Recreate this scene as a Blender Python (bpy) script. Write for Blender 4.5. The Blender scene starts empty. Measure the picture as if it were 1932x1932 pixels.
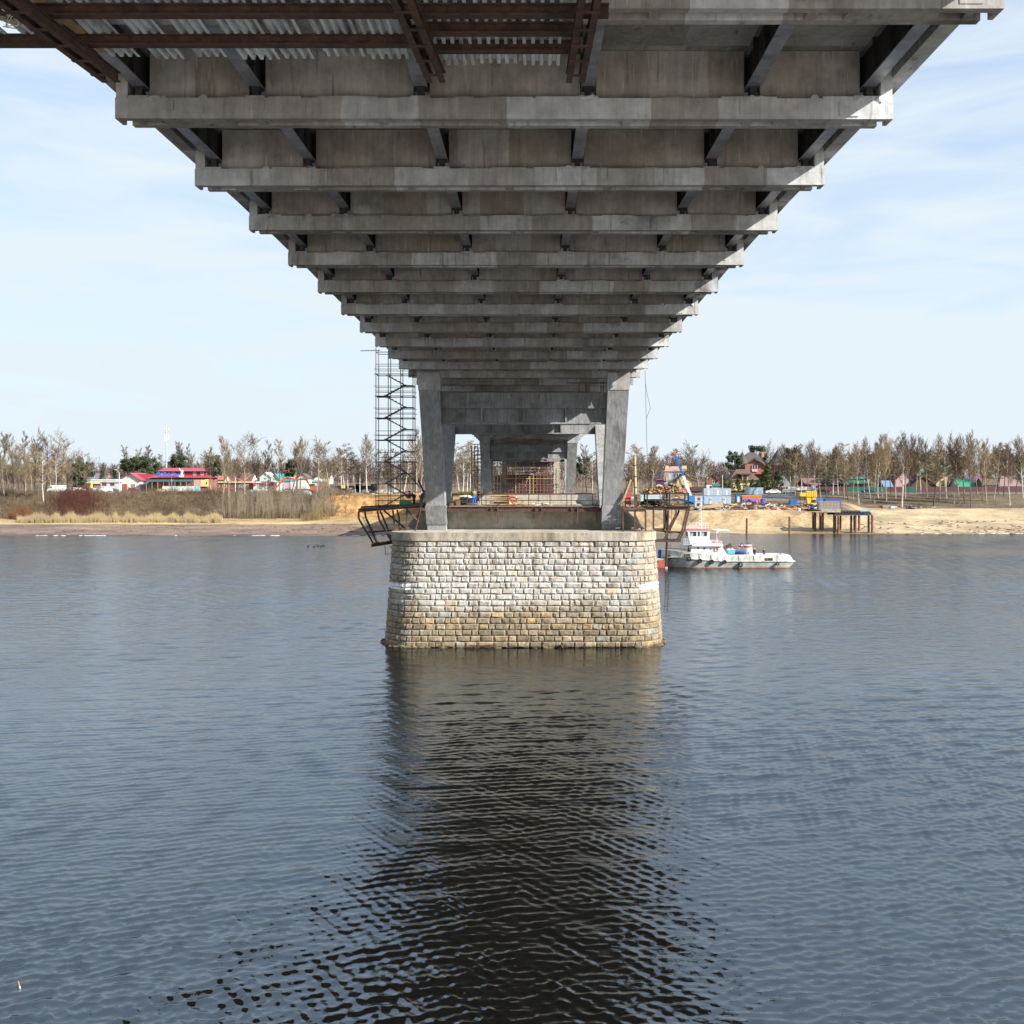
import bpy, math, random
import numpy as np
from mathutils import Vector, Matrix
R = math.radians
sc = bpy.context.scene
COL = sc.collection
# ---------------------------------------------------------------- camera
CAMZ = 16.0
cam_d = bpy.data.cameras.new('camera'); cam = bpy.data.objects.new('camera', cam_d); COL.objects.link(cam)
cam.location = (0, 0, CAMZ); cam.rotation_euler = (R(90), 0, 0)
cam_d.sensor_width = 36; cam_d.lens = 36.0
cam_d.shift_x = -0.0202; cam_d.shift_y = -0.0316
cam_d.clip_start = 0.5; cam_d.clip_end = 9000
sc.camera = cam
# ---------------------------------------------------------------- sun, sky, exposure
SUN = Vector((0.80, -0.36, 0.52)).normalized()
sl = bpy.data.lights.new('sun', 'SUN'); so = bpy.data.objects.new('sun', sl); COL.objects.link(so)
sl.energy = 4.3; sl.angle = R(0.5); sl.color = (1.0, 0.95, 0.87)
so.rotation_euler = SUN.to_track_quat('Z', 'Y').to_euler(); so.location = (60, -40, 80)
world = bpy.data.worlds.new('World'); sc.world = world; world.use_nodes = True
wn, wl = world.node_tree.nodes, world.node_tree.links
for n in list(wn): wn.remove(n)
w_out = wn.new('ShaderNodeOutputWorld'); w_bg = wn.new('ShaderNodeBackground'); w_bg.inputs[1].default_value = 0.0410
w_sky = wn.new('ShaderNodeTexSky'); w_sky.sky_type = 'NISHITA'; w_sky.sun_disc = False
w_sky.sun_elevation = math.asin(SUN.z); w_sky.sun_rotation = math.atan2(SUN.x, SUN.y)
w_sky.air_density = 1.0; w_sky.dust_density = 1.2; w_sky.ozone_density = 1.5
w_tc = wn.new('ShaderNodeTexCoord')
w_map = wn.new('ShaderNodeMapping'); w_map.inputs['Scale'].default_value = (1.8, 1.8, 9.0)
w_n1 = wn.new('ShaderNodeTexNoise'); w_n1.inputs['Scale'].default_value = 2.6; w_n1.inputs['Detail'].default_value = 9; w_n1.inputs['Roughness'].default_value = .55
w_n1.inputs['Distortion'].default_value = .5
w_r1 = wn.new('ShaderNodeValToRGB'); w_r1.color_ramp.elements[0].position = .36; w_r1.color_ramp.elements[1].position = .68
w_r1.color_ramp.elements[0].color = (.52, .52, .52, 1); w_r1.color_ramp.elements[1].color = (.95, .95, .95, 1)
w_mix = wn.new('ShaderNodeMixRGB'); w_mix.inputs[2].default_value = (7.7, 8.6, 9.25, 1)
w_gain = wn.new('ShaderNodeMixRGB'); w_gain.blend_type = 'MULTIPLY'; w_gain.inputs[0].default_value = 1; w_gain.inputs[2].default_value = (1.5, 1.95, 2.35, 1)
w_sep = wn.new('ShaderNodeSeparateXYZ')
w_rz = wn.new('ShaderNodeMapRange'); w_rz.inputs[1].default_value = 0.0; w_rz.inputs[2].default_value = .30; w_rz.inputs[3].default_value = .50; w_rz.inputs[4].default_value = 0.0
w_add = wn.new('ShaderNodeMath'); w_add.operation = 'ADD'; w_add.use_clamp = True
wl.new(w_tc.outputs['Generated'], w_map.inputs[0]); wl.new(w_map.outputs[0], w_n1.inputs['Vector'])
wl.new(w_n1.outputs[0], w_r1.inputs[0]); wl.new(w_tc.outputs['Generated'], w_sep.inputs[0])
wl.new(w_sep.outputs[2], w_rz.inputs[0]); wl.new(w_rz.outputs[0], w_add.inputs[0]); wl.new(w_r1.outputs[0], w_add.inputs[1])
wl.new(w_add.outputs[0], w_mix.inputs[0]); wl.new(w_sky.outputs[0], w_gain.inputs[1]); wl.new(w_gain.outputs[0], w_mix.inputs[1])
wl.new(w_mix.outputs[0], w_bg.inputs[0]); wl.new(w_bg.outputs[0], w_out.inputs[0])
sc.render.engine = 'CYCLES'
sc.view_settings.view_transform = 'Standard'; sc.view_settings.look = 'None'
sc.view_settings.exposure = 1.36; sc.view_settings.gamma = 1.0; sc.view_settings.use_curve_mapping = False
sc.cycles.max_bounces = 6; sc.cycles.diffuse_bounces = 4; sc.cycles.glossy_bounces = 3; sc.cycles.transmission_bounces = 4
sc.cycles.caustics_reflective = False; sc.cycles.caustics_refractive = False

def P(px, py, y):                      # point at distance y seen at a place of the 1932-unit picture grid
    return Vector(((px - 1005) / 1932 * y, y, CAMZ - (py - 905) / 1932 * y))

# ---------------------------------------------------------------- materials
MATS = {}
def mat(name, col, rough=.7, metal=0.0, var=.25, scale=1.5, bump=.15, dirt=None, dirt_amt=.5, dirt_scale=.5, obj_var=0.0, stretch=(1, 1, 1), spec=.4, world_co=False):
    if name in MATS: return MATS[name]
    m = bpy.data.materials.new(name); m.use_nodes = True; MATS[name] = m
    n, l = m.node_tree.nodes, m.node_tree.links
    b = n['Principled BSDF']; b.inputs['Roughness'].default_value = rough; b.inputs['Metallic'].default_value = metal
    b.inputs['Specular IOR Level'].default_value = spec
    if world_co:
        tc = n.new('ShaderNodeNewGeometry'); co = tc.outputs['Position']
    else:
        tc = n.new('ShaderNodeTexCoord'); co = tc.outputs['Object']
    mp = n.new('ShaderNodeMapping'); mp.inputs['Scale'].default_value = stretch; l.new(co, mp.inputs[0]); co = mp.outputs[0]
    oi = n.new('ShaderNodeObjectInfo')
    sh = n.new('ShaderNodeVectorMath'); sh.operation = 'ADD'
    mul = n.new('ShaderNodeMath'); mul.operation = 'MULTIPLY'; mul.inputs[1].default_value = 37.0
    l.new(oi.outputs['Random'], mul.inputs[0]); l.new(co, sh.inputs[0]); l.new(mul.outputs[0], sh.inputs[1])
    if not world_co: co = sh.outputs[0]
    nz = n.new('ShaderNodeTexNoise'); nz.inputs['Scale'].default_value = scale; nz.inputs['Detail'].default_value = 6; nz.inputs['Roughness'].default_value = .65
    l.new(co, nz.inputs['Vector'])
    mr = n.new('ShaderNodeMapRange'); mr.inputs[1].default_value = .3; mr.inputs[2].default_value = .7; mr.inputs[3].default_value = 1 - var; mr.inputs[4].default_value = 1 + var
    l.new(nz.outputs[0], mr.inputs[0])
    mx = n.new('ShaderNodeMixRGB'); mx.blend_type = 'MULTIPLY'; mx.inputs[0].default_value = 1; mx.inputs[1].default_value = (*col, 1)
    l.new(mr.outputs[0], mx.inputs[2]); cur = mx.outputs[0]
    if obj_var:
        m2 = n.new('ShaderNodeMapRange'); m2.inputs[3].default_value = 1 - obj_var; m2.inputs[4].default_value = 1 + obj_var
        l.new(oi.outputs['Random'], m2.inputs[0])
        mx2 = n.new('ShaderNodeMixRGB'); mx2.blend_type = 'MULTIPLY'; mx2.inputs[0].default_value = 1
        l.new(cur, mx2.inputs[1]); l.new(m2.outputs[0], mx2.inputs[2]); cur = mx2.outputs[0]
    if dirt:
        n2 = n.new('ShaderNodeTexNoise'); n2.inputs['Scale'].default_value = dirt_scale; n2.inputs['Detail'].default_value = 8; n2.inputs['Roughness'].default_value = .7
        l.new(co, n2.inputs['Vector'])
        r2 = n.new('ShaderNodeMapRange'); r2.inputs[1].default_value = .48; r2.inputs[2].default_value = .66; r2.inputs[3].default_value = 0; r2.inputs[4].default_value = dirt_amt
        l.new(n2.outputs[0], r2.inputs[0])
        mx3 = n.new('ShaderNodeMixRGB'); l.new(r2.outputs[0], mx3.inputs[0]); l.new(cur, mx3.inputs[1]); mx3.inputs[2].default_value = (*dirt, 1); cur = mx3.outputs[0]
    l.new(cur, b.inputs['Base Color'])
    if bump:
        bp = n.new('ShaderNodeBump'); bp.inputs['Strength'].default_value = bump; bp.inputs['Distance'].default_value = .05
        l.new(nz.outputs[0], bp.inputs['Height']); l.new(bp.outputs[0], b.inputs['Normal'])
    return m

# ---------------------------------------------------------------- mesh builder
class MB:
    def __init__(s): s.v = []; s.f = []
    def add(s, vs, fs):
        o = len(s.v); s.v += [tuple(p) for p in vs]; s.f += [tuple(i + o for i in f) for f in fs]; return s
    def hexa(s, p):                    # 8 corners: bottom 4 ccw, top 4 ccw
        return s.add(p, [(3, 2, 1, 0), (4, 5, 6, 7), (0, 1, 5, 4), (1, 2, 6, 5), (2, 3, 7, 6), (3, 0, 4, 7)])
    def box(s, x0, x1, y0, y1, z0, z1):
        return s.hexa([(x0, y0, z0), (x1, y0, z0), (x1, y1, z0), (x0, y1, z0), (x0, y0, z1), (x1, y0, z1), (x1, y1, z1), (x0, y1, z1)])
    def bar(s, a, b, w, h=None, up=(0, 0, 1)):        # rectangular bar between points
        a, b = Vector(a), Vector(b); h = h or w; d = (b - a)
        if d.length < 1e-6: return s
        d.normalize(); u = Vector(up)
        if abs(d.dot(u)) > .97: u = Vector((0, 1, 0))
        r = d.cross(u).normalized() * w / 2; u = r.cross(d).normalized() * h / 2
        return s.hexa([a - r - u, a + r - u, b + r - u, b - r - u, a - r + u, a + r + u, b + r + u, b - r + u])
    def tube(s, a, b, r0, r1=None, n=8, cap=True):
        a, b = Vector(a), Vector(b); r1 = r0 if r1 is None else r1; d = (b - a).normalized()
        u = Vector((0, 0, 1)) if abs(d.z) < .9 else Vector((0, 1, 0)); x = d.cross(u).normalized(); y = d.cross(x)
        vs = []
        for c, r in ((a, r0), (b, r1)):
            for i in range(n):
                t = 2 * math.pi * i / n; vs.append(c + x * math.cos(t) * r + y * math.sin(t) * r)
        fs = [(i, (i + 1) % n, n + (i + 1) % n, n + i) for i in range(n)]
        if cap: fs += [tuple(range(n))[::-1], tuple(range(n, 2 * n))]
        return s.add(vs, fs)
    def path(s, pts, r, n=5):
        for a, b in zip(pts, pts[1:]): s.tube(a, b, r, n=n)
        return s
    def ibeam(s, a, b, w=.25, h=.25, t=.025, up=(0, 0, 1)):
        a, b = Vector(a), Vector(b); d = (b - a).normalized(); u = Vector(up)
        if abs(d.dot(u)) > .97: u = Vector((0, 1, 0))
        r = d.cross(u).normalized(); u = r.cross(d).normalized()
        s.bar(a - u * (h / 2 - t / 2), b - u * (h / 2 - t / 2), w, t, u); s.bar(a + u * (h / 2 - t / 2), b + u * (h / 2 - t / 2), w, t, u)
        return s.bar(a, b, t, h - 2 * t, u)
    def prism(s, poly, y0, y1):        # poly in xz (ccw seen from -y), extruded along y
        n = len(poly); vs = [(x, y0, z) for x, z in poly] + [(x, y1, z) for x, z in poly]
        return s.add(vs, [tuple(range(n)), tuple(range(2 * n - 1, n - 1, -1))] + [((i + 1) % n, i, n + i, n + (i + 1) % n) for i in range(n)])
    def prismz(s, poly, z0, z1):
        n = len(poly); vs = [(x, y, z0) for x, y in poly] + [(x, y, z1) for x, y in poly]
        return s.add(vs, [tuple(range(n))[::-1], tuple(range(n, 2 * n))] + [(i, (i + 1) % n, n + (i + 1) % n, n + i) for i in range(n)])
    def torus(s, c, r, t, n=16, m=6, ax='y', ry=None):
        vs = []
        for i in range(n):
            a = 2 * math.pi * i / n
            for j in range(m):
                b = 2 * math.pi * j / m; rr = r + t * math.cos(b); p = (rr * math.cos(a), t * math.sin(b), rr * math.sin(a))
                if ax == 'z': p = (p[0], p[2], p[1])
                if ax == 'x': p = (p[1], p[0], p[2])
                vs.append((c[0] + p[0], c[1] + p[1], c[2] + p[2]))
        return s.add(vs, [(i * m + j, i * m + (j + 1) % m, ((i + 1) % n) * m + (j + 1) % m, ((i + 1) % n) * m + j) for i in range(n) for j in range(m)])
    def blob(s, c, r, rng, n=7, m=5, jit=.25):
        vs = [(c[0], c[1], c[2] - r[2])]
        for j in range(1, m):
            ph = math.pi * j / m - math.pi / 2
            for i in range(n):
                t = 2 * math.pi * i / n; k = 1 + rng.uniform(-jit, jit)
                vs.append((c[0] + r[0] * math.cos(ph) * math.cos(t) * k, c[1] + r[1] * math.cos(ph) * math.sin(t) * k, c[2] + r[2] * math.sin(ph) * k))
        vs.append((c[0], c[1], c[2] + r[2])); L = len(vs) - 1
        fs = [(0, 1 + (i + 1) % n, 1 + i) for i in range(n)]
        for j in range(m - 2):
            fs += [(1 + j * n + i, 1 + j * n + (i + 1) % n, 1 + (j + 1) * n + (i + 1) % n, 1 + (j + 1) * n + i) for i in range(n)]
        fs += [(1 + (m - 2) * n + i, 1 + (m - 2) * n + (i + 1) % n, L) for i in range(n)]
        return s.add(vs, fs)
    def mesh(s, name, smooth=False):
        me = bpy.data.meshes.new(name); me.from_pydata(s.v, [], s.f); me.update()
        if smooth: me.polygons.foreach_set('use_smooth', [True] * len(me.polygons))
        return me
    def part(s, name, m, parent=None, smooth=False, label=None, kind=None):
        return place(name, s.mesh(name, smooth), m, parent, label=label, kind=kind)
def place(name, me, m=None, parent=None, loc=(0, 0, 0), rot=(0, 0, 0), scale=(1, 1, 1), label=None, kind=None):
    o = bpy.data.objects.new(name, me); COL.objects.link(o); o.location = loc; o.rotation_euler = rot; o.scale = scale
    if m and not me.materials: me.materials.append(m)
    if parent: o.parent = parent
    if label: o['label'] = label
    if kind: o['kind'] = kind
    return o
def tag(o, label, cat, group=None):
    o['label'] = label; o['category'] = cat
    if group: o['group'] = group
    return o
def thing(name, label, cat, loc=(0, 0, 0), rz=0.0, group=None):
    o = bpy.data.objects.new(name, None); COL.objects.link(o); o.location = loc; o.rotation_euler = (0, 0, rz); o.empty_display_size = .3
    return tag(o, label, cat, group)
def structure(name, me, m):
    o = place(name, me, m); o['kind'] = 'structure'; return o
KIDS = {}
def copy_tree(o, parent=None, loc=None, rz=None, label=None, scale=None):
    c = o.copy(); COL.objects.link(c)
    if parent: c.parent = parent
    if loc is not None: c.location = loc
    if rz is not None: c.rotation_euler = (0, 0, rz)
    if scale is not None: c.scale = scale
    if label: c['label'] = label
    for ch in o.children_recursive if False else [k for k in o.children]: copy_tree(ch, c)
    return c

# ---------------------------------------------------------------- common materials
def patch_concrete(name, c1, c2, stain=(.10, .075, .05), seg=.42, streak=1.0, vert=6.0):
    m = bpy.data.materials.new(name); m.use_nodes = True; MATS[name] = m
    n, l = m.node_tree.nodes, m.node_tree.links; b = n['Principled BSDF']; b.inputs['Roughness'].default_value = .85; b.inputs['Specular IOR Level'].default_value = .25
    tc = n.new('ShaderNodeTexCoord'); oi = n.new('ShaderNodeObjectInfo')
    mul = n.new('ShaderNodeMath'); mul.operation = 'MULTIPLY'; mul.inputs[1].default_value = 53.0; l.new(oi.outputs['Random'], mul.inputs[0])
    sh = n.new('ShaderNodeVectorMath'); sh.operation = 'ADD'; l.new(tc.outputs['Object'], sh.inputs[0]); l.new(mul.outputs[0], sh.inputs[1]); co = sh.outputs[0]
    def noise(scale, detail, st=(1, 1, 1), rough=.6):
        mp = n.new('ShaderNodeMapping'); mp.inputs['Scale'].default_value = st; l.new(co, mp.inputs[0])
        z = n.new('ShaderNodeTexNoise'); z.inputs['Scale'].default_value = scale; z.inputs['Detail'].default_value = detail; z.inputs['Roughness'].default_value = rough
        l.new(mp.outputs[0], z.inputs['Vector']); return z.outputs[0]
    def mr(x, a, b_, c, d):
        q = n.new('ShaderNodeMapRange'); q.inputs[1].default_value = a; q.inputs[2].default_value = b_; q.inputs[3].default_value = c; q.inputs[4].default_value = d; l.new(x, q.inputs[0]); return q.outputs[0]
    def mix(f, a, b_, blend='MIX'):
        q = n.new('ShaderNodeMixRGB'); q.blend_type = blend
        for i, x in ((0, f), (1, a), (2, b_)):
            if isinstance(x, (int, float)): q.inputs[i].default_value = x
            elif isinstance(x, tuple): q.inputs[i].default_value = (*x, 1)
            else: l.new(x, q.inputs[i])
        return q.outputs[0]
    sx = n.new('ShaderNodeSeparateXYZ'); l.new(co, sx.inputs[0])
    w1 = n.new('ShaderNodeMath'); w1.operation = 'MULTIPLY_ADD'; w1.inputs[1].default_value = .16; l.new(noise(1.6, 5), w1.inputs[0]); l.new(sx.outputs[0], w1.inputs[2])
    vo = n.new('ShaderNodeTexVoronoi'); vo.voronoi_dimensions = '1D'; vo.inputs['Scale'].default_value = seg; l.new(w1.outputs[0], vo.inputs['W'])
    sc_ = n.new('ShaderNodeSeparateColor'); l.new(vo.outputs['Color'], sc_.inputs[0])
    base = mix(mr(sc_.outputs[0], .15, .85, 0, 1), c1, c2)
    base = mix(1, base, mr(noise(.9, 8, rough=.7), .3, .7, .66, 1.28), 'MULTIPLY')
    base = mix(1, base, mr(noise(1.0, 6, (vert, vert, .5)), .3, .7, 1 - .16 * streak, 1 + .12 * streak), 'MULTIPLY')
    base = mix(mr(noise(.55, 7, rough=.75), .63, .72, 0, .75), base, stain)
    base = mix(mr(noise(.4, 9, (1, 1, .6), .8), .60, .66, 0, .4), base, (.52, .51, .48))
    base = mix(mr(noise(1.3, 5, (3.2, 1, .3)), .60, .70, 0, .55), base, (.09, .075, .06))
    base = mix(mr(noise(1.7, 5, (4.0, 1, .35)), .62, .69, 0, .5), base, (.62, .61, .58))
    base = mix(mr(noise(.23, 4), .60, .72, 0, .7), base, (.06, .055, .055))
    l.new(base, b.inputs['Base Color'])
    bp = n.new('ShaderNodeBump'); bp.inputs['Strength'].default_value = .4; bp.inputs['Distance'].default_value = .05
    l.new(noise(3.0, 8, rough=.7), bp.inputs['Height']); l.new(bp.outputs[0], b.inputs['Normal'])
    return m
M_BEAM = patch_concrete('beam_concrete', (.37, .345, .325), (.57, .585, .60))
M_WEB = patch_concrete('web_concrete', (.32, .28, .245), (.43, .40, .375), seg=.5)
M_LEG = patch_concrete('leg_concrete', (.22, .22, .215), (.30, .305, .31), seg=.3, streak=1.6)
M_SOFFIT = patch_concrete('soffit_concrete', (.32, .31, .30), (.42, .42, .42), seg=.15)
M_COPE = patch_concrete('coping_concrete', (.33, .28, .21), (.42, .38, .31), stain=(.12, .10, .07), seg=.35, streak=2.5, vert=2.5)
M_BASE = patch_concrete('pier_base_concrete', (.32, .28, .22), (.42, .39, .34), seg=.25)
M_STEEL = mat('girder_steel', (.34, .35, .39), rough=.40, metal=.3, var=.3, scale=2.5, dirt=(.05, .05, .06), dirt_amt=.5, dirt_scale=.8)
M_BLACK = mat('dark_iron_and_shade', (.03, .028, .026), rough=.7, var=.4, scale=4)
M_RUST = mat('rusty_steel', (.085, .046, .033), rough=.75, var=.5, scale=5, dirt=(.035, .022, .02), dirt_amt=.9, dirt_scale=1.6, bump=.4)
M_RUSTD = mat('dark_rusty_steel', (.085, .045, .035), rough=.75, var=.5, scale=5, dirt=(.03, .018, .015), dirt_amt=.7, dirt_scale=2)
M_SHEET = mat('galvanised_sheet', (.80, .87, .90), rough=.4, metal=.15, var=.35, scale=1.2, dirt=(.14, .11, .09), dirt_amt=.7, dirt_scale=.7, stretch=(6, .6, 1))
M_WOOD = mat('raw_timber', (.42, .30, .17), rough=.8, var=.35, scale=3, obj_var=.25, stretch=(1, 4, 4))
M_WHITE = mat('white_paint', (.74, .75, .75), rough=.4, var=.06, scale=1.5, dirt=(.42, .34, .26), dirt_amt=.35, dirt_scale=.9)
M_GLASS = mat('window_glass', (.04, .05, .06), rough=.08, var=.1, bump=0, spec=.8)
# ---------------------------------------------------------------- river
def river():
    rng = np.random.default_rng(4)
    NR, NC = 1080, 1000
    ys = 25 * (330 / 25.) ** (np.arange(NR) / (NR - 1.))
    s = np.linspace(-.74, .74, NC)
    Y = np.repeat(ys[:, None], NC, 1); X = Y * s[None, :]
    dy = np.gradient(ys)[:, None]
    Z = np.zeros_like(X); PX = X.copy(); PY = Y.copy()
    lam = np.concatenate([np.geomspace(.20, .70, 58), np.geomspace(.70, 3.2, 18)])
    calm = (1 - .72 * np.exp(-((X + .9) / 13.) ** 2 - ((Y - 93) / 9.) ** 2)) * (.82 + .3 * np.sin(X * .045 + Y * .08 + 1.5 * np.sin(Y * .031)))
    for L in lam:
        th = rng.normal(R(12), R(17 if L < .7 else 12)) if rng.random() < .78 else rng.normal(R(-45), R(25)); k = 2 * math.pi / L
        kx, ky = -k * math.sin(th), k * math.cos(th); ph = rng.uniform(0, 6.283)
        slope = (.098 if L > .34 else .07) if L < .70 else .036
        a = slope / k
        w = np.clip((L / (dy * 1.0) - 2.6) / 2.4, 0, 1)
        if w.max() <= 0: continue
        # slow variation so that wave groups form
        g = .65 + .5 * np.sin(X * rng.uniform(-.25, .25) + Y * rng.uniform(-.25, .25) + rng.uniform(0, 6.28))
        t = kx * X + ky * Y + ph
        Z += w * g * a * np.cos(t) * calm
        q = .8 * w * g * a * calm
        PX -= q * (kx / k) * np.sin(t); PY -= q * (ky / k) * np.sin(t)
    V = np.stack([PX, PY, Z], -1).reshape(-1, 3).astype(np.float32)
    i = np.arange(NR - 1)[:, None] * NC + np.arange(NC - 1)[None, :]
    F = np.stack([i, i + 1, i + NC + 1, i + NC], -1).reshape(-1, 4)
    me = bpy.data.meshes.new('river'); me.vertices.add(len(V)); me.vertices.foreach_set('co', V.ravel())
    me.loops.add(F.size); me.loops.foreach_set('vertex_index', F.ravel().astype(np.int32))
    me.polygons.add(len(F)); me.polygons.foreach_set('loop_start', np.arange(0, F.size, 4, dtype=np.int32))
    me.polygons.foreach_set('use_smooth', np.ones(len(F), bool)); me.update(calc_edges=True)
    m = bpy.data.materials.new('river_water'); m.use_nodes = True
    n, l = m.node_tree.nodes, m.node_tree.links; b = n['Principled BSDF']
    b.inputs['Base Color'].default_value = (.004, .0037, .003, 1); b.inputs['Roughness'].default_value = .06; b.inputs['IOR'].default_value = 1.9
    g = n.new('ShaderNodeNewGeometry')
    def nz(scale, st, det, rz=0.0):
        mp = n.new('ShaderNodeMapping'); mp.inputs['Scale'].default_value = st; mp.inputs['Rotation'].default_value = (0, 0, rz); l.new(g.outputs['Position'], mp.inputs[0])
        t = n.new('ShaderNodeTexNoise'); t.inputs['Scale'].default_value = scale; t.inputs['Detail'].default_value = det; t.inputs['Roughness'].default_value = .55
        l.new(mp.outputs[0], t.inputs['Vector']); return t.outputs[0]
    b1 = n.new('ShaderNodeBump'); b1.inputs['Distance'].default_value = .05
    b2 = n.new('ShaderNodeBump'); b2.inputs['Distance'].default_value = .15; b2.inputs['Strength'].default_value = .5
    big = nz(.035, (1, .6, 1), 3)
    r = n.new('ShaderNodeMapRange'); r.inputs[1].default_value = .35; r.inputs[2].default_value = .65; r.inputs[3].default_value = .25; r.inputs[4].default_value = .75; l.new(big, r.inputs[0]); l.new(r.outputs[0], b1.inputs['Strength'])
    l.new(nz(4.6, (.42, 1, 1), 3, R(12)), b1.inputs['Height'])
    # swell too fine for the mesh far away
    sy = n.new('ShaderNodeSeparateXYZ'); l.new(g.outputs['Position'], sy.inputs[0])
    r2 = n.new('ShaderNodeMapRange'); r2.inputs[1].default_value = 40; r2.inputs[2].default_value = 130; r2.inputs[3].default_value = .05; r2.inputs[4].default_value = .5; l.new(sy.outputs[1], r2.inputs[0]); l.new(r2.outputs[0], b2.inputs['Strength'])
    r3 = n.new('ShaderNodeMapRange'); r3.inputs[1].default_value = 120; r3.inputs[2].default_value = 290; r3.inputs[3].default_value = .15; r3.inputs[4].default_value = .40; l.new(sy.outputs[1], r3.inputs[0]); l.new(r3.outputs[0], b2.inputs['Distance'])
    l.new(nz(1.7, (.38, 1, 1), 3, R(12)), b2.inputs['Height']); l.new(b2.outputs[0], b1.inputs['Normal']); l.new(b1.outputs[0], b.inputs['Normal'])
    r4 = n.new('ShaderNodeMapRange'); r4.inputs[1].default_value = 45; r4.inputs[2].default_value = 260; r4.inputs[3].default_value = .05; r4.inputs[4].default_value = .15; l.new(sy.outputs[1], r4.inputs[0]); l.new(r4.outputs[0], b.inputs['Roughness'])
    b.inputs['Specular IOR Level'].default_value = .9; b.inputs['Specular Tint'].default_value = (.72, .87, 1.0, 1)
    o = structure('river', me, m)
    # flat water outside the modelled fan
    w = MB()
    w.add([(-4000, -600, -.4), (4000, -600, -.4), (4000, 340, -.4), (-4000, 340, -.4)], [(0, 1, 2, 3)])
    structure('river_far', w.mesh('river_far'), m)
river()
M_BOUNCE = mat('bounce_sand', (.46, .44, .41), rough=.95, var=.2, scale=.3, world_co=True, dirt=(.2, .17, .1), dirt_scale=.1)
m = MB(); ks = [(12, -1.2), (9, -.2), (4, .6), (-20, 2.2), (-45, 6), (-80, 9), (-600, 10)]
for (ya, za), (yb, zb) in zip(ks, ks[1:]):
    m.add([(-3000, yb, zb), (3000, yb, zb), (3000, ya, za), (-3000, ya, za)], [(0, 1, 2, 3)])
structure('unseen_bounce_bank', m.mesh('unseen_bounce_bank'), M_BOUNCE)  # unseen bank added behind the camera to bounce sunlight up under the deck

# ---------------------------------------------------------------- bridge superstructure
XC = -0.88
UP = [(-80, 11.0), (24.2, 11.14), (31.7, 11.16), (39.2, 11.25), (47, 11.36), (55, 11.33), (62, 11.27), (70, 11.12), (77, 11.03), (85, 10.92), (92, 10.82), (100, 10.70), (217, 9.50), (420, 7.4)]
def B(y):                                # height of the underside of the cross beams
    for (a, u), (b, v) in zip(UP, UP[1:]):
        if y <= b: return CAMZ + u + (v - u) * (y - a) / (b - a)
    return CAMZ + UP[-1][1]
bridge = thing('road_bridge', 'long grey concrete and steel girder road bridge crossing the river overhead', 'bridge', (XC, 0, CAMZ))
GX = [-11.33, -7.72, -2.6, 2.6, 7.72, 11.33]
BAY = 7.456
YS = [24.2 + BAY * k for k in range(-11, 50)]
SLOTS = [(.13, 3.67), (3.92, 7.45), (7.72, 8.4), (10.6, 11.25), (11.42, 11.9)]
BMSEED = [11]
def beam_mesh(detail=True):
    m = MB(); W = 12.03
    if not detail:
        m.box(-W, W, 0, .87, 0, .64); m.box(-W + .1, W - .1, .3, .6, .64, 2.24); return m.mesh('cross_beam')
    m.box(-W, W, 0, .87, .47, .64)                        # flange slab
    m.box(-W, W, .003, .24, 0, .47)                       # front chord
    m.box(-W + .3, W - .3, .62, .867, 0, .47)             # rear chord
    edges = []
    for sgn in (-1, 1):
        for a, b in SLOTS: edges.append((min(sgn * a, sgn * b), max(sgn * a, sgn * b)))
    edges.sort(); x = -W + .003
    for a, b in edges:
        if a > x: m.box(x, a, .24, .62, .002, .47)
        x = b
    m.box(x, W - .003, .24, .62, .002, .47) if x < W - .05 else None
    for sgn in (-1, 1):                                   # end posts up to the deck
        a, b = sorted((sgn * 11.66, sgn * 12.02)); m.box(a, b, .05, .8, .64, 2.24)
    for g in GX: m.box(g - .3, g + .3, .02, .5, .64, .72)  # bearing pads
    q = random.Random(BMSEED[0]); BMSEED[0] += 1
    for _ in range(16):                                   # ragged repair mortar along the upper and lower lips
        x = q.uniform(-11.5, 11); w = min(q.uniform(.3, 1.8), 11.95 - x); m.box(x, x + w, .01 + q.uniform(0, .01), .28, .645, .65 + q.uniform(.015, .06))
    for _ in range(9):
        x = q.uniform(-11.5, 11); w = q.uniform(.2, .9); m.box(x, x + w, -q.uniform(.012, .03), .1, q.uniform(.02, .3), q.uniform(.4, .62))
    for x in (-9.3, 9.6): m.tube((x, -.012, .62), (x, .25, .62), .13, n=12)
    for _ in range(5):
        x = q.choice(GX) + q.uniform(-.5, .5); m.blob((x, .02, .62), (q.uniform(.12, .3), .09, .12), q, 7, 5, .35)
    return m.mesh('cross_beam')
BMS = [beam_mesh() for _ in range(5)]; BMF = beam_mesh(False)
PANELS = [(a + .26, b - .24) for a, b in zip(GX, GX[1:])]
panel_me = []
for a, b in PANELS:
    m = MB(); m.box(a, b, .32, .6, .642, 2.235); panel_me.append(m.mesh('web_panel'))
stub_me = MB()
stub_me.box(-.1, .1, .08, .4, .72, 1.03); stub_me.box(-.2, .2, .06, .42, .98, 1.03); stub_me = stub_me.mesh('bearing')
gm = MB(); L = BAY - .01
gm.box(-.21, .21, 0, L, 1.035, 1.075); gm.box(-.16, .16, 0, L, 2.2, 2.235); gw = MB(); gw.box(-.03, .03, 0, L, 1.076, 2.199)
for k in range(5):
    y = L * (k + .5) / 5; gw.box(-.19, .19, y - .012, y + .012, 1.076, 2.199)
GM = gm.mesh('girder'); GW = gw.mesh('girder_web_shaded')
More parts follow.
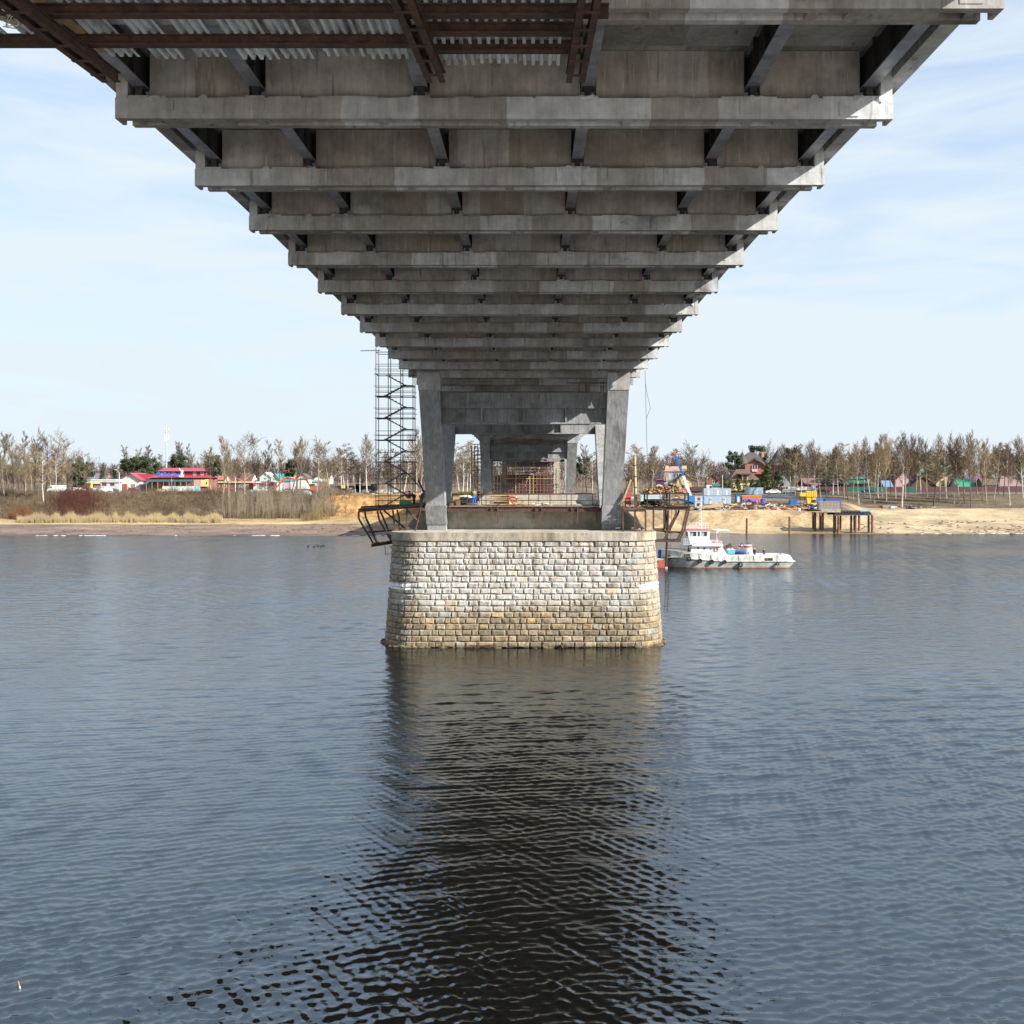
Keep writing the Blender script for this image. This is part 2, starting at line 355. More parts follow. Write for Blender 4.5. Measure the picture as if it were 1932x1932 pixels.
em = MB(); em.box(-.26, .26, 0, BAY - .01, 1.30, 2.6); em.box(-.40, .26, 0, BAY - .01, 2.1, 2.24) if False else None; EM = em.mesh('edge_beam')
sm = MB(); sm.box(-12.03, 12.03, 0, BAY - .006, 2.24, 2.5); SM = sm.mesh('deck_slab')
tm = MB()
for k, y in enumerate(YS):
    far = k > 26
    z = B(y) - CAMZ
    cb = place('cross_beam', BMF if far else BMS[k % 5], M_BEAM, bridge, (0, y, z)); cb.rotation_euler = (0, .0012 * math.sin(k * 2.3), .0008 * math.sin(k * 1.7))
    if not far:
        if y > 10:
            for pm in panel_me: place('web_panel', pm, M_WEB, cb)
            for g in GX: place('bearing', stub_me, M_BLACK, cb, (g, 0, 0))
        else:
            pm = bpy.data.meshes.get('web_wall')
            if not pm: pm = MB().box(-11.5, 11.5, .32, .6, .642, 2.235).mesh('web_wall')
            place('web_panel', pm, M_WEB, cb)
    dz = B(y + BAY) - B(y); rx = math.atan2(dz, BAY)
    if k < len(YS) - 1:
        if not far or True:
            for g in GX if not far else (GX[0], GX[2], GX[3], GX[5]): place('girder_web_shaded', GW, M_BLACK, place('girder', GM, M_STEEL, bridge, (g, y + .004, z), (rx, 0, 0)))  # webs near-black: shade under the deck put into their colour, flanges stay steel
        for sgn in (-1, 1): place('edge_beam', EM, M_BEAM, bridge, (sgn * 12.30, y + .004, z), (rx, 0, 0))
        place('deck_slab', SM, M_SOFFIT, bridge, (0, y + .003, z + .004), (rx, 0, 0))

# ---------------------------------------------------------------- piers
def outline(e, y0, a0=13.72, a1=13.0, b0=5.0, b1=4.3, h=10.1, n=26, grow=0.0, nose=3.6):
    t = min(max(e / h, 0), 1); a = a0 + (a1 - a0) * t + grow; b = b0 + (b1 - b0) * t + grow; pts = []
    for i in range(n + 1):                # left nose going front
        th = math.pi / 2 * i / n; p = .82
        pts.append((-(a - nose) - nose * max(0.0, math.cos(th)) ** p, y0 - b * max(0.0, math.sin(th)) ** p))
    for i in range(1, 12): pts.append((-(a - nose) + 2 * (a - nose) * i / 12, y0 - b))
    right = [(-x, y) for x, y in pts[:n + 1]][::-1]
    return pts + right                     # open front line, left tip to right tip
def ring(e, y0, **k):
    f = outline(e, y0, **k); return f + [(x, 2 * y0 - y) for x, y in f[1:-1]][::-1]
M_STONE = None
def stone_material():
    m = bpy.data.materials.new('pier_stone'); m.use_nodes = True
    n, l = m.node_tree.nodes, m.node_tree.links; b = n['Principled BSDF']; b.inputs['Roughness'].default_value = .9; b.inputs['Specular IOR Level'].default_value = .2
    g = n.new('ShaderNodeNewGeometry'); oi = n.new('ShaderNodeObjectInfo'); s = n.new('ShaderNodeSeparateXYZ'); l.new(g.outputs['Position'], s.inputs[0])
    def noise(scale, det, st=(1, 1, 1)):
        mp = n.new('ShaderNodeMapping'); mp.inputs['Scale'].default_value = st; l.new(g.outputs['Position'], mp.inputs[0])
        t = n.new('ShaderNodeTexNoise'); t.inputs['Scale'].default_value = scale; t.inputs['Detail'].default_value = det; t.inputs['Roughness'].default_value = .65; l.new(mp.outputs[0], t.inputs['Vector']); return t.outputs[0]
    def mr(x, a, b_, c=0, d=1):
        q = n.new('ShaderNodeMapRange'); q.inputs[1].default_value = a; q.inputs[2].default_value = b_; q.inputs[3].default_value = c; q.inputs[4].default_value = d; l.new(x, q.inputs[0]); return q.outputs[0]
    def mix(f, a, b_, blend='MIX'):
        q = n.new('ShaderNodeMixRGB'); q.blend_type = blend
        for i, x in ((0, f), (1, a), (2, b_)):
            if isinstance(x, (int, float)): q.inputs[i].default_value = x
            elif isinstance(x, tuple): q.inputs[i].default_value = (*x, 1)
            else: l.new(x, q.inputs[i])
        return q.outputs[0]
    def mth(op, a, b_):
        q = n.new('ShaderNodeMath'); q.operation = op
        for i, x in ((0, a), (1, b_)):
            if isinstance(x, (int, float)): q.inputs[i].default_value = x
            else: l.new(x, q.inputs[i])
        return q.outputs[0]
    ramp = n.new('ShaderNodeValToRGB'); l.new(oi.outputs['Random'], ramp.inputs[0]); e = ramp.color_ramp.elements
    e[0].color = (.22, .185, .14, 1); e[1].color = (.34, .295, .235, 1)
    for p, c in ((.2, (.30, .255, .195, 1)), (.45, (.38, .315, .225, 1)), (.62, (.25, .225, .185, 1)), (.8, (.41, .35, .265, 1)), (.93, (.33, .34, .32, 1)), (.97, (.56, .38, .17, 1))):
        q = ramp.color_ramp.elements.new(p); q.color = c
    base = ramp.outputs[0]
    base = mix(1, base, mr(noise(2.2, 8), .3, .7, .5, 1.35), 'MULTIPLY')
    # lime whitening over the middle and upper courses
    zc = mth('ADD', s.outputs[2], mth('MULTIPLY', mth('SUBTRACT', noise(.33, 5), .5), 5.5))
    up_ = mr(zc, 3.1, 4.6); xa = mth('ABSOLUTE', mth('ADD', s.outputs[0], .9), 0); side = mr(mth('ADD', xa, mth('MULTIPLY', mth('SUBTRACT', noise(.5, 4), .5), 4)), 8.5, 12.2, 1, .12)
    lime = mth('MULTIPLY', mth('MULTIPLY', up_, side), mr(noise(1.5, 7, (1, 1, .35)), .36, .58, .25, 1.0))
    base = mix(mth('MULTIPLY', lime, .80), base, (.54, .53, .505))
    base = mix(mth('MULTIPLY', mr(zc, 2.6, 4.2, 1, 0), .75), base, mix(1, base, (.82, .74, .62), 'MULTIPLY'))
    # dark run-off streaks under the coping, algae at the waterline
    st = mth('MULTIPLY', mr(s.outputs[2], 6.0, 9.6), mr(noise(1.1, 5, (2.2, 2.2, .12)), .50, .64, 0, .8))
    base = mix(st, base, (.13, .11, .085))
    sp = mth('MULTIPLY', mr(noise(.9, 6, (3, 3, .15)), .62, .7, 0, .7), mr(s.outputs[2], 2, 9)); base = mix(sp, base, (.78, .77, .73))
    base = mix(mr(mth('ADD', s.outputs[2], mth('MULTIPLY', noise(1.5, 4), .35)), .15, .62, .8, 0), base, (.07, .055, .035))
    # painted height marks on both shoulders
    band = mth('MULTIPLY', mth('LESS_THAN', mth('ABSOLUTE', mth('SUBTRACT', s.outputs[2], 5.72), 0), .27), mth('GREATER_THAN', mth('ABSOLUTE', mth('ADD', s.outputs[0], .72), 0), 10.95))
    band = mth('MULTIPLY', band, mr(noise(2.2, 6), .36, .5, .25, 1))
    base = mix(band, base, (.85, .86, .86))
    l.new(base, b.inputs['Base Color'])
    bp = n.new('ShaderNodeBump'); bp.inputs['Strength'].default_value = .8; bp.inputs['Distance'].default_value = .14
    l.new(noise(2.6, 8), bp.inputs['Height']); l.new(bp.outputs[0], b.inputs['Normal'])
    return m
M_STONE = stone_material()
M_MORTAR = mat('pier_mortar', (.30, .28, .24), rough=.95, var=.4, scale=3, world_co=True, dirt=(.12, .10, .08), dirt_scale=1.2)
rs = random.Random(7)
def stone_variant():
    nx, nz_ = 5, 4; vs, fs = [], []
    for j in range(nz_):
        for i in range(nx):
            u, v = (0, .12, .5, .88, 1)[i], (0, .2, .8, 1)[j]; edge = i in (0, nx - 1) or j in (0, nz_ - 1)
            d = rs.uniform(-.02, .02) if edge else rs.uniform(.04, .12)
            vs.append((u - .5 + (0 if edge else rs.uniform(-.05, .05)), -d, v - .5 + (0 if edge else rs.uniform(-.07, .07))))
    tilt = rs.uniform(-.06, .06); tv = rs.uniform(-.03, .05)
    vs = [(x, y + tilt * x + tv * z, z) for x, y, z in vs]
    for j in range(nz_ - 1):
        for i in range(nx - 1):
            k = j * nx + i; fs.append((k, k + 1, k + nx + 1, k + nx))
    o = len(vs); vs += [(-.5, .3, -.5), (.5, .3, -.5), (.5, .3, .5), (-.5, .3, .5)]
    bot = [i for i in range(nx)]; top = [(nz_ - 1) * nx + i for i in range(nx)]
    fs.append(tuple(bot[::-1] + [o, o + 1])); fs.append(tuple(top + [o + 2, o + 3]))
    fs.append(tuple([j * nx for j in range(nz_)] + [o + 3, o])); fs.append(tuple([j * nx + nx - 1 for j in range(nz_)][::-1] + [o + 1, o + 2]))
    m = MB(); m.add(vs, fs); return m.mesh('stone')
STONES = [stone_variant() for _ in range(22)]
def build_pier(y0, label, zb=0.0, detail=True, ytop_wall=None, h=10.1):
    pier = thing('bridge_pier', label, 'bridge pier', (XC, y0, 0), group='piers of the bridge')
    off = (XC, y0)
    m = MB(); levels = [-3, 0, h * .33, h * .66, h]
    rings = [[(x, y, e) for x, y in ring(e, 0, grow=-.16, h=h)] for e in levels]; n = len(rings[0])
    for r_ in rings: m.v += r_
    for j in range(len(rings) - 1):
        for i in range(n): m.f.append((j * n + i, j * n + (i + 1) % n, (j + 1) * n + (i + 1) % n, (j + 1) * n + i))
    m.f.append(tuple((len(rings) - 1) * n + i for i in range(n)))
    m.part('core', M_MORTAR if detail else M_STONE, pier)
    if detail:
        H = h / 18; allst = []
        for c in range(18):
            e = (c + .5) * H; f = outline(e, 0, h=h); hh = H * (.96)
            seglen = [math.dist(f[i], f[i + 1]) for i in range(len(f) - 1)]; tot = sum(seglen)
            def at(sx):
                for i, L_ in enumerate(seglen):
                    if sx <= L_: 
                        t = sx / L_; return (f[i][0] + (f[i + 1][0] - f[i][0]) * t, f[i][1] + (f[i + 1][1] - f[i][1]) * t)
                    sx -= L_
                return f[-1]
            sx = rs.uniform(0, .4)
            while sx < tot - .5:
                w = rs.choice([.5, .62, .75, .9, 1.0, 1.12, 1.25, 1.4, 1.6])
                p0, p1 = at(sx), at(min(sx + w, tot)); ww = math.dist(p0, p1)
                allst.append(((p0[0] + p1[0]) / 2, (p0[1] + p1[1]) / 2, e, math.atan2(p1[1] - p0[1], p1[0] - p0[0]), ww, hh)); sx += w
        allst.sort(key=lambda t: -t[4] * abs(math.cos(t[3])))
        rest = MB()
        for i, (x, y, e, az, w, hh) in enumerate(allst):
            me = rs.choice(STONES)
            if i < 300:
                place('stone', me, M_STONE, pier, (x, y, e), (R(-4), 0, az), (w - rs.uniform(.015, .04), 1.0, hh * rs.uniform(.98, 1.03)))
            else:
                ca, sa = math.cos(az), math.sin(az); vs = []
                for v in me.vertices:
                    lx, ly, lz = v.co.x * (w - .035), v.co.y + v.co.z * hh * .07, v.co.z * hh
                    vs.append((x + lx * ca - ly * sa, y + lx * sa + ly * ca, e + lz))
                rest.add(vs, [tuple(p.vertices) for p in me.polygons])
        # ragged footing at the waterline
        rest.part('stone', M_STONE, pier, kind='stuff')
        ft = MB(); f = outline(0, 0, grow=.12)
        for k in range(90):
            i = rs.randrange(len(f) - 1); t = rs.random(); p = (f[i][0] + (f[i + 1][0] - f[i][0]) * t, f[i][1] + (f[i + 1][1] - f[i][1]) * t)
            ft.blob((p[0], p[1], rs.uniform(-.1, .08)), (rs.uniform(.15, .5), .18, rs.uniform(.08, .2)), rs, 6, 4, .4)
        ft.part('footing_rubble', M_STONE, pier, kind='stuff')
    # coping slabs
    f0 = outline(h, 0, grow=.16, h=h)
    cuts = [0]; acc = 0
    for i in range(len(f0) - 1):
        acc += math.dist(f0[i], f0[i + 1])
        if acc > 3.2: cuts.append(i + 1); acc = 0
    if cuts[-1] != len(f0) - 1: cuts.append(len(f0) - 1)
    fin = outline(h, 0, grow=-1.2, h=h)
    for a, b in zip(cuts, cuts[1:]):
        out = f0[a:b + 1]; inn = fin[a:b + 1]
        m = MB(); jz = rs.uniform(-.02, .02)
        o1 = [(x, y) for x, y in out]; o2 = [(x, y) for x, y in inn][::-1]
        poly = o1 + o2; m.prismz(poly, h + .03, h + .82 + jz); m.part('coping_slab', M_COPE, pier)
    m = MB(); r_ = ring(h, 0, grow=-1.0, h=h); m.prismz(r_, h - .05, h + .79); m.part('pier_top', M_BASE, pier)
    return pier
PIER_Y = 102.5
pier1 = build_pier(PIER_Y, 'big pier of pale rock-faced stone courses standing in the river nearest the viewer')
# sloped superstructure between the legs
def hull(m, lower, upper, z0, z1):
    n = len(lower); m.add([(x, y, z0) for x, y in lower] + [(x, y, z1) for x, y in upper], [tuple(range(n))[::-1], tuple(range(n, 2 * n))] + [(i, (i + 1) % n, n + (i + 1) % n, n + i) for i in range(n)])
def stad(a, b, y0, n=10):
    pts = []
    for i in range(n + 1): t = math.pi / 2 + math.pi * i / n; pts.append((-a + b * math.cos(t), y0 + b * math.sin(t)))
    for i in range(n + 1): t = -math.pi / 2 + math.pi * i / n; pts.append((a + b * math.cos(t), y0 + b * math.sin(t)))
    return pts
m = MB(); hull(m, stad(11.6, .95, 3.85), stad(9.8, .9, 3.85), 10.88, 12.85)
m.part('sloped_base', M_BASE, pier1)
def leg(parent, sgn, yb0, yt0, zb, zt, front=True):
    xo_b, xi_b, xo_t, xi_t = 9.75, 7.88, 10.47, 8.35; d = 1.9
    def sec(t, grow=0.0):
        xo = xo_b + (xo_t - xo_b) * t + grow; xi = xi_b + (xi_t - xi_b) * t - grow; y = yb0 + (yt0 - yb0) * t - grow; z = zb + (zt - zb) * t
        a, b = sorted((sgn * xo, sgn * xi)); return [(a, y, z), (b, y, z), (b, y + d + 2 * grow, z), (a, y + d + 2 * grow, z)]
    m = MB(); m.hexa(sec(0) + sec(1)); o = m.part('leg', M_LEG, parent)
    if front:
        m = MB(); m.hexa(sec(.04, .07) + sec(.16, .07)); m.part('plinth', M_LEG, o)
        m = MB(); m.hexa(sec(.885, .04) + sec(.99, .04)); m.part('collar', M_BEAM, o)
    return o
def frame(parent, y0, dz):
    # legs in a shallow V along the bridge, tied by ribbed portal beams
    for sgn in (-1, 1):
        leg(parent, sgn, 1.1, -1.65, 10.85 + (0 if dz == 0 else dz * .0), 26.7 + dz, True)
        leg(parent, sgn, 2.9, 23.0, 11.0, 26.5 + dz, False)
    for (yf, nm) in ((-.6, 0), (17.3, 1)):
        pb = thing_child('portal_beam', parent)
        z0, z1 = 21.55 + dz - nm * .2, 24.65 + dz - nm * .2; W = 8.25
        m = MB(); m.box(-W, W, yf + .35, yf + 1.0, z0, z1); m.box(-W, W, yf, yf + .35, z0 + 1.55, z1 - .002); m.box(-W, W, yf, yf + .35, z0 + .002, z0 + .14)
        m.part('beam_body', M_LEG, pb)
        for k in (-1, 0, 1):
            MB().box(k * 4.2 - .07, k * 4.2 + .07, yf + .004, yf + .35, z0 + .14, z0 + 1.55).part('rib', M_LEG, pb)
def thing_child(name, parent):
    o = bpy.data.objects.new(name, None); COL.objects.link(o); o.parent = parent; o.empty_display_size = .2; return o
frame(pier1, PIER_Y, 0)
pier2 = build_pier(218.5, 'second stone pier with tall concrete legs, seen through the first pier', detail=False)
MB().box(-10.5, 10.5, .5, 4, 10.88, 12.85).part('sloped_base', M_BASE, pier2)
frame(pier2, 218.5, -1.2)
rr = random.Random(21)
# ---------------------------------------------------------------- hanging formwork under the near bay
FW = thing('hanging_formwork', 'rusty steel beams carrying corrugated metal sheets, hung under the bridge deck at the near left', 'formwork', (-6, 25, CAMZ + 10))
def rel(v): return Vector(v) - Vector((-6, 25, CAMZ + 10))
def ib(name, a, b, w=.26, h=.26, double=False, m_=None):
    m = MB(); a, b = rel(a), rel(b)
    if double:
        d = (b - a).normalized(); s_ = d.cross(Vector((0, 0, 1))).normalized() * .17
        m.ibeam(a - s_, b - s_, .16, h); m.ibeam(a + s_, b + s_, .16, h)
        for k in range(6):
            c = a + (b - a) * (k + .4) / 6; m.box(c.x - .26, c.x + .26, c.y - .06, c.y + .06, c.z - h / 2 - .02, c.z - h / 2 - .003)
    else: m.ibeam(a, b, w, h)
    return m.part(name, m_ or M_RUST, FW)
U = CAMZ
ib('cross_joist', (-16, 23.6, U + 10.80), (1.75, 23.6, U + 10.80)); ib('cross_joist', (-16, 25.25, U + 10.82), (-2.45, 25.25, U + 10.82))
ib('cross_joist', (-16, 21.9, U + 10.80), (1.75, 21.9, U + 10.80)); ib('cross_joist', (-2.75, 24.55, U + 10.80), (1.2, 24.55, U + 10.80)); ib('cross_joist', (-2.75, 25.7, U + 10.86), (1.2, 25.7, U + 10.86))
ib('long_bearer', (-11.45, 21.3, U + 10.42), (-11.0, 26.75, U + 10.50), double=True); ib('long_bearer', (-2.88, 21.3, U + 10.42), (-2.52, 26.75, U + 10.50), double=True); ib('long_bearer', (1.25, 21.3, U + 10.42), (1.12, 26.9, U + 10.55), double=True)
def corrugated(x0, x1, y0, y1, z, name='corrugated_sheet'):
    m = MB(); p = .22; d = .13; n = int((x1 - x0) / p); prof = []
    for i in range(n):
        x = x0 + i * p; prof += [(x, 0), (x + p * .38, 0), (x + p * .5, d), (x + p * .88, d)]
    ys = [y0, (y0 + y1) / 2, y1]; o = len(prof)
    for y in ys:
        for x, h in prof: q = rel((x, y, z - h)); m.v.append(tuple(q))
    for j in range(2):
        for i in range(o - 1): m.f.append((j * o + i, j * o + i + 1, (j + 1) * o + i + 1, (j + 1) * o + i))
    # sheet thickness: second skin just above
    b = len(m.v)
    for y in ys:
        for x, h in prof: q = rel((x, y, z - h + .006)); m.v.append(tuple(q))
    for j in range(2):
        for i in range(o - 1): m.f.append((b + (j + 1) * o + i, b + (j + 1) * o + i + 1, b + j * o + i + 1, b + j * o + i))
    return m.part(name, M_SHEET, FW)
x = -16.0
while x < -12.6: corrugated(x, x + 1.1, 17, 25.9, U + 11.06); x += 1.12
x = -11.0
while x < -3.4: corrugated(x, x + 1.1, 17, 26.6 + rr.uniform(-.15, .12), U + 11.06 + rr.uniform(0, .012)); x += 1.12
x = -2.6
while x < .3: corrugated(x, x + 1.1, 17, 26.95 + rr.uniform(-.1, .1), U + 11.06 + rr.uniform(0, .012)); x += 1.12
m = MB(); a, b = rel((-11.6, 21, U + 10.98)), rel((-10.95, 26.2, U + 10.98)); m.bar(a, b, .22, .08); m.part('timber_plank', M_WOOD, FW)
m = MB(); a = rel((-11.85, 22.6, U + 10.98)); m.bar(a, a + Vector((-.3, .9, 0)), .35, .07); m.part('timber_plank', M_WOOD, FW)
m = MB(); q = rel((-12.0, 23.4, U + 10.64)); pts = [q + Vector((rr.uniform(-.3, .3), rr.uniform(-.1, .1), -.05 + rr.uniform(-.3, .25))) for _ in range(12)]; m.path(pts, .013, 4); m.part('tangled_wire', mat('white_cord', (.6, .58, .52), var=.2), FW)
m = MB()
for k in range(9):
    c = rel((-12.1 + rr.uniform(-.2, .5), 23.3 + rr.uniform(0, .7), U + 10.72)); m.blob(c, (rr.uniform(.06, .16), .1, .08), rr, 6, 4, .4)
m.part('hardened_grout', M_BASE, FW)

# ---------------------------------------------------------------- work platform round the pier
PL = thing('work_platform', 'dark steel work platform with railing round the top of the near pier', 'platform', (XC, 104, 13.25))
ORG = Vector((XC, 104, 13.25))
def W2(v): return Vector(v) - ORG
def pls(name, pairs, w=.12, m_=None, ib_=False, h=None):
    m = MB()
    for a, b in pairs:
        if ib_: m.ibeam(W2(a), W2(b), w, h or w, .03)
        else: m.bar(W2(a), W2(b), w, h)
    return m.part(name, m_ or M_RUSTD, PL)
ZD = 13.25
# middle deck between and behind the legs
for a, b in ((-8.7, 6.95),):
    pls('edge_beam', [((a, 103.9, ZD - .28), (b, 103.9, ZD - .28))], .16, ib_=True, h=.42)
pls('edge_beam', [((-8.7, 108.2, ZD - .28), (6.95, 108.2, ZD - .28))], .16, ib_=True, h=.42)
M_DECKW = mat('weathered_boards', (.27, .22, .15), rough=.9, var=.4, scale=2, obj_var=.3, stretch=(1, 5, 5))
def boards(x0, x1, y0, y1, z, parent=PL, w=.30):
    y = y0
    while y + w <= y1:
        xx = x0
        while xx < x1 - .3:
            L = min(rr.choice([3.0, 4.0, 4.0]), x1 - xx)
            m = MB(); p = W2((0, 0, z)); m.box(-L / 2, L / 2, -w / 2 + .01, w / 2 - .01, 0, .05)
            o = m.part('board', M_DECKW, parent); o.location = W2((xx + L / 2, y + w / 2, z + rr.uniform(0, .03))); o.rotation_euler = (0, 0, rr.uniform(-.006, .006)); xx += L
        y += w
boards(-8.5, 6.9, 103.85, 106.0, ZD)
# hangers (pairs) over the wall
for px in (1016, 1077, 1154 - 30, 1129 + 14, 939, 952):
    pass
for xx in (-4.2, -3.55, .30, .95, 3.95, 4.55, 7.0 - .5):
    pls('hanger', [((xx, 103.8, ZD - .1), (xx, 103.8, 11.55))], .13)
def railing(pts, h=1.32, step=2.4, name='railing', mid=True, w=.075):
    r = thing_child(name, PL)
    for a, b in zip(pts, pts[1:]):
        a, b = Vector(a), Vector(b); MB().bar(W2(a + Vector((0, 0, h))), W2(b + Vector((0, 0, h))), w).part('top_rail', M_RUSTD, r)
        if mid: MB().bar(W2(a + Vector((0, 0, h * .48))), W2(b + Vector((0, 0, h * .48))), w * .8).part('mid_rail', M_RUSTD, r)
        n = max(1, round((b - a).length / step))
        for k in range(n + 1): c = a + (b - a) * k / n; MB().bar(W2(c), W2(c + Vector((0, 0, h))), w).part('post', M_RUSTD, r)
railing([(-4.75, 104.0, ZD), (6.1, 104.0, ZD)]); railing([(-8.4, 104.0, ZD), (-6.6, 104.0, ZD)], step=1.8)
pls('brace', [((-6.4, 104.0, ZD + .6), (-4.75, 104.0, ZD + 1.32))], .07)
railing([(-8.4, 108.0, ZD), (6.6, 108.0, ZD)], step=3.2, h=1.2)
# left wing: sloping deck beam with hanging basket frames
def Q(px, py, y=102.0): return P(px, py, y)
pls('wing_beam', [(Q(676, 963, 100.6), Q(806, 953.5, 104)), (Q(681, 958.5, 105.2), Q(806, 951.5, 107.5))], .3, h=.34, ib_=True)
for k in range(9):
    t = (k + .5) / 9; a = Q(676, 962, 100.6).lerp(Q(806, 952, 104), t); b = Q(681, 958.5, 105.2).lerp(Q(806, 951, 107.5), t)
    pls('deck_joist', [(a, b)], .14)
for i in range(7):
    p0 = Q(680, 961.8, 101).lerp(Q(681, 958, 105.2), i / 6); p1 = Q(806, 952.0, 104).lerp(Q(806, 950.5, 107.4), i / 6)
    MB().bar(W2(p0), W2(p1), .5, .05).part('board', M_DECKW, PL)
basket_l = [(676.5, 965, 677, 979), (677, 979, 706, 1028), (688, 965, 690.5, 978), (690.5, 978, 712, 1026), (712, 964, 715.5, 981), (715.5, 981, 748 - 10, 1020), (717, 964, 723, 977), (723, 977, 749 - 7, 1022), (741, 962, 745.5, 1000), (749, 962, 753, 977), (753, 977, 753.5, 1003), (724, 963, 768, 1000), (768, 961, 767, 1000)]
for k, (a, b, c, d) in enumerate(basket_l):
    y = 101.0 + (k % 4) * 1.2; pls('basket_bar', [(Q(a, b, y), Q(c, d, y))], .17)
pls('basket_beam', [(Q(701.5, 1029, 101.2), Q(746, 1022, 103.3)), (Q(704, 1027, 104.5), Q(746, 1021, 105))], .24, h=.3)
pls('basket_beam', [(Q(695, 1004, 101.2), Q(742, 1000.5, 103.2))], .16); pls('basket_beam', [(Q(742, 999, 102), Q(772, 996, 103))], .16)
pls('basket_bar', [(Q(767, 960, 102.5), Q(790, 985, 103.5))], .13); pls('basket_bar', [(Q(800, 930, 103), Q(783, 1003, 101.5))], .12)
la = thing_child('ladder', PL)
m = MB(); a0, a1 = Q(683, 974, 101), Q(709, 1026, 101); s_ = Vector((.38, 0, 0)); m.bar(W2(a0), W2(a1), .05); m.bar(W2(a0 + s_), W2(a1 + s_), .05); m.part('stile', M_RUSTD, la)
for k in range(9):
    c = a0.lerp(a1, (k + .5) / 9); MB().bar(W2(c), W2(c + s_), .04).part('rung', M_RUSTD, la)
m = MB()
for a, b in (((726.5, 1030), (727, 1046)), ((727, 1046), (744.5, 1044)), ((744.5, 1044), (743.5, 1027)), ((734, 1030), (744, 1038))): m.bar(W2(Q(*a)), W2(Q(*b)), .05)
m.part('hanging_cradle', M_RUSTD, PL)
# right wing
pls('wing_beam', [(Q(1174, 962, 101.5), Q(1218, 961, 103)), (Q(1217, 959.3, 101.5), Q(1302, 959, 101.5)), (Q(1217, 957.2, 105.5), Q(1300, 957, 105.5))], .24, h=.3, ib_=True)
for k in range(6):
    px = 1220 + 15.5 * k; pls('deck_joist', [(Q(px, 959, 101.6), Q(px, 957, 105.5))], .14)
for i in range(7):
    y = 101.7 + i * .58; MB().bar(W2(Q(1176, 961 - i * .3, y)), W2(Q(1219, 960 - i * .3, y)), .5, .05).part('board', M_DECKW, PL)
for i in range(6):
    y = 101.8 + i * .6; MB().bar(W2(Q(1222, 957.8 - i * .2, y)), W2(Q(1300, 957.5 - i * .2, y)), .5, .05).part('board', M_DECKW, PL)
for (x0, x1, y0, y1, yy) in ((1175.5, 1197.5, 964, 1005, 100.6), (1198.5, 1218, 964, 1005, 100.9), (1233, 1253.5, 960, 999, 101.3)):
    fr = thing_child('basket_frame', PL); c = [Q(x0, y0, yy), Q(x1, y0, yy), Q(x1, y1, yy), Q(x0, y1, yy)]
    for a, b in zip(c, c[1:] + c[:1]): MB().bar(W2(a), W2(b), .14).part('bar', M_RUST, fr)
    for dy in (1.3,):
        for a, b in zip(c, c[1:] + c[:1]): MB().bar(W2(a + Vector((.12, dy, 0))), W2(b + Vector((.12, dy, 0))), .12).part('bar', M_RUST, fr)
for a, b, c, d, y in ((1275, 960, 1276, 969, 101), (1276, 969, 1258, 1003, 101), (1280, 960, 1280.5, 966, 102.6), (1280.5, 966, 1263, 1001, 102.6), (1296, 960, 1287, 1000, 101), (1300, 960, 1291, 1001, 102.6), (1287, 1000, 1276.5, 1020, 101), (1291, 1001, 1281, 1020, 102.6), (1261, 1003, 1252, 1019, 101), (1256, 960, 1257, 1000, 102.8), (1198, 985 - 14, 1211, 1000, 101.8)):
    pls('basket_bar', [(Q(a, b, y), Q(c, d, y))], .16, M_RUST)
pls('basket_beam', [(Q(1237, 1001, 101.2), Q(1289, 1005, 101.2)), (Q(1255, 1005, 100.9), Q(1288, 1004, 102.8))], .18, M_RUST); pls('basket_beam', [(Q(1237, 1020.5, 101), Q(1284, 1020.5, 101)), (Q(1239, 1019, 103), Q(1283, 1019, 103))], .22, M_RUSTD)
# upper rack with timber stacks on the right wing
rk = thing_child('rack', PL)
for a, b, w in (((1212, 930.6), (1300, 930.6), .13), ((1219, 943.5), (1299, 944), .09), ((1221, 931), (1221, 957), .14), ((1259, 931), (1259, 958), .11), ((1263, 931), (1263, 958), .16), ((1299, 931), (1299, 958), .15), ((1251, 931), (1251, 944), .06)):
    MB().bar(W2(Q(*a, 101.8)), W2(Q(*b, 101.8)), w).part('bar', M_BLACK, rk); MB().bar(W2(Q(*a, 101.8) + Vector((0, 2.4, 0))), W2(Q(*b, 101.8) + Vector((0, 2.4, 0))), w).part('bar', M_BLACK, rk)
for k in range(8): MB().bar(W2(Q(1214 + k * 12, 930.4, 101.7)), W2(Q(1214 + k * 12, 930.4, 101.7) + Vector((0, 2.6, 0))), .12).part('bar', M_BLACK, rk)

def timber_stack(label, c, w, h, dep, n, group=None, name='timber_stack', seed=1):
    q = random.Random(seed); t = thing(name, label, 'timber', c, 0, group)
    for k in range(n):
        f = k / n; ww = w * (1 - .55 * f); x = q.uniform(-ww / 2, ww / 2); z = .05 + h * f * .95 + q.uniform(-.02, .02)
        L = dep * q.uniform(.8, 1.1); m = MB(); s_ = q.uniform(.07, .12); m.box(-s_, s_, -L / 2, L / 2, -s_ * .6, s_ * .6)
        o = m.part('timber', M_WOOD, t); o.location = (x, q.uniform(-.1, .1), z); o.rotation_euler = (q.uniform(-.05, .05), q.uniform(-.5, .5), q.uniform(-.35, .35))
    return t
timber_stack('tallest heap of sawn timbers on the rack right of the pier', Q(1269.5, 930.2, 102.6), 1.5, .95, 1.8, 34, 'timber heaps on the steel rack', seed=3)
timber_stack('rounded middle heap of sawn timbers on the rack right of the pier', Q(1246.5, 930.2, 102.6), 1.15, .75, 1.8, 28, 'timber heaps on the steel rack', seed=4)
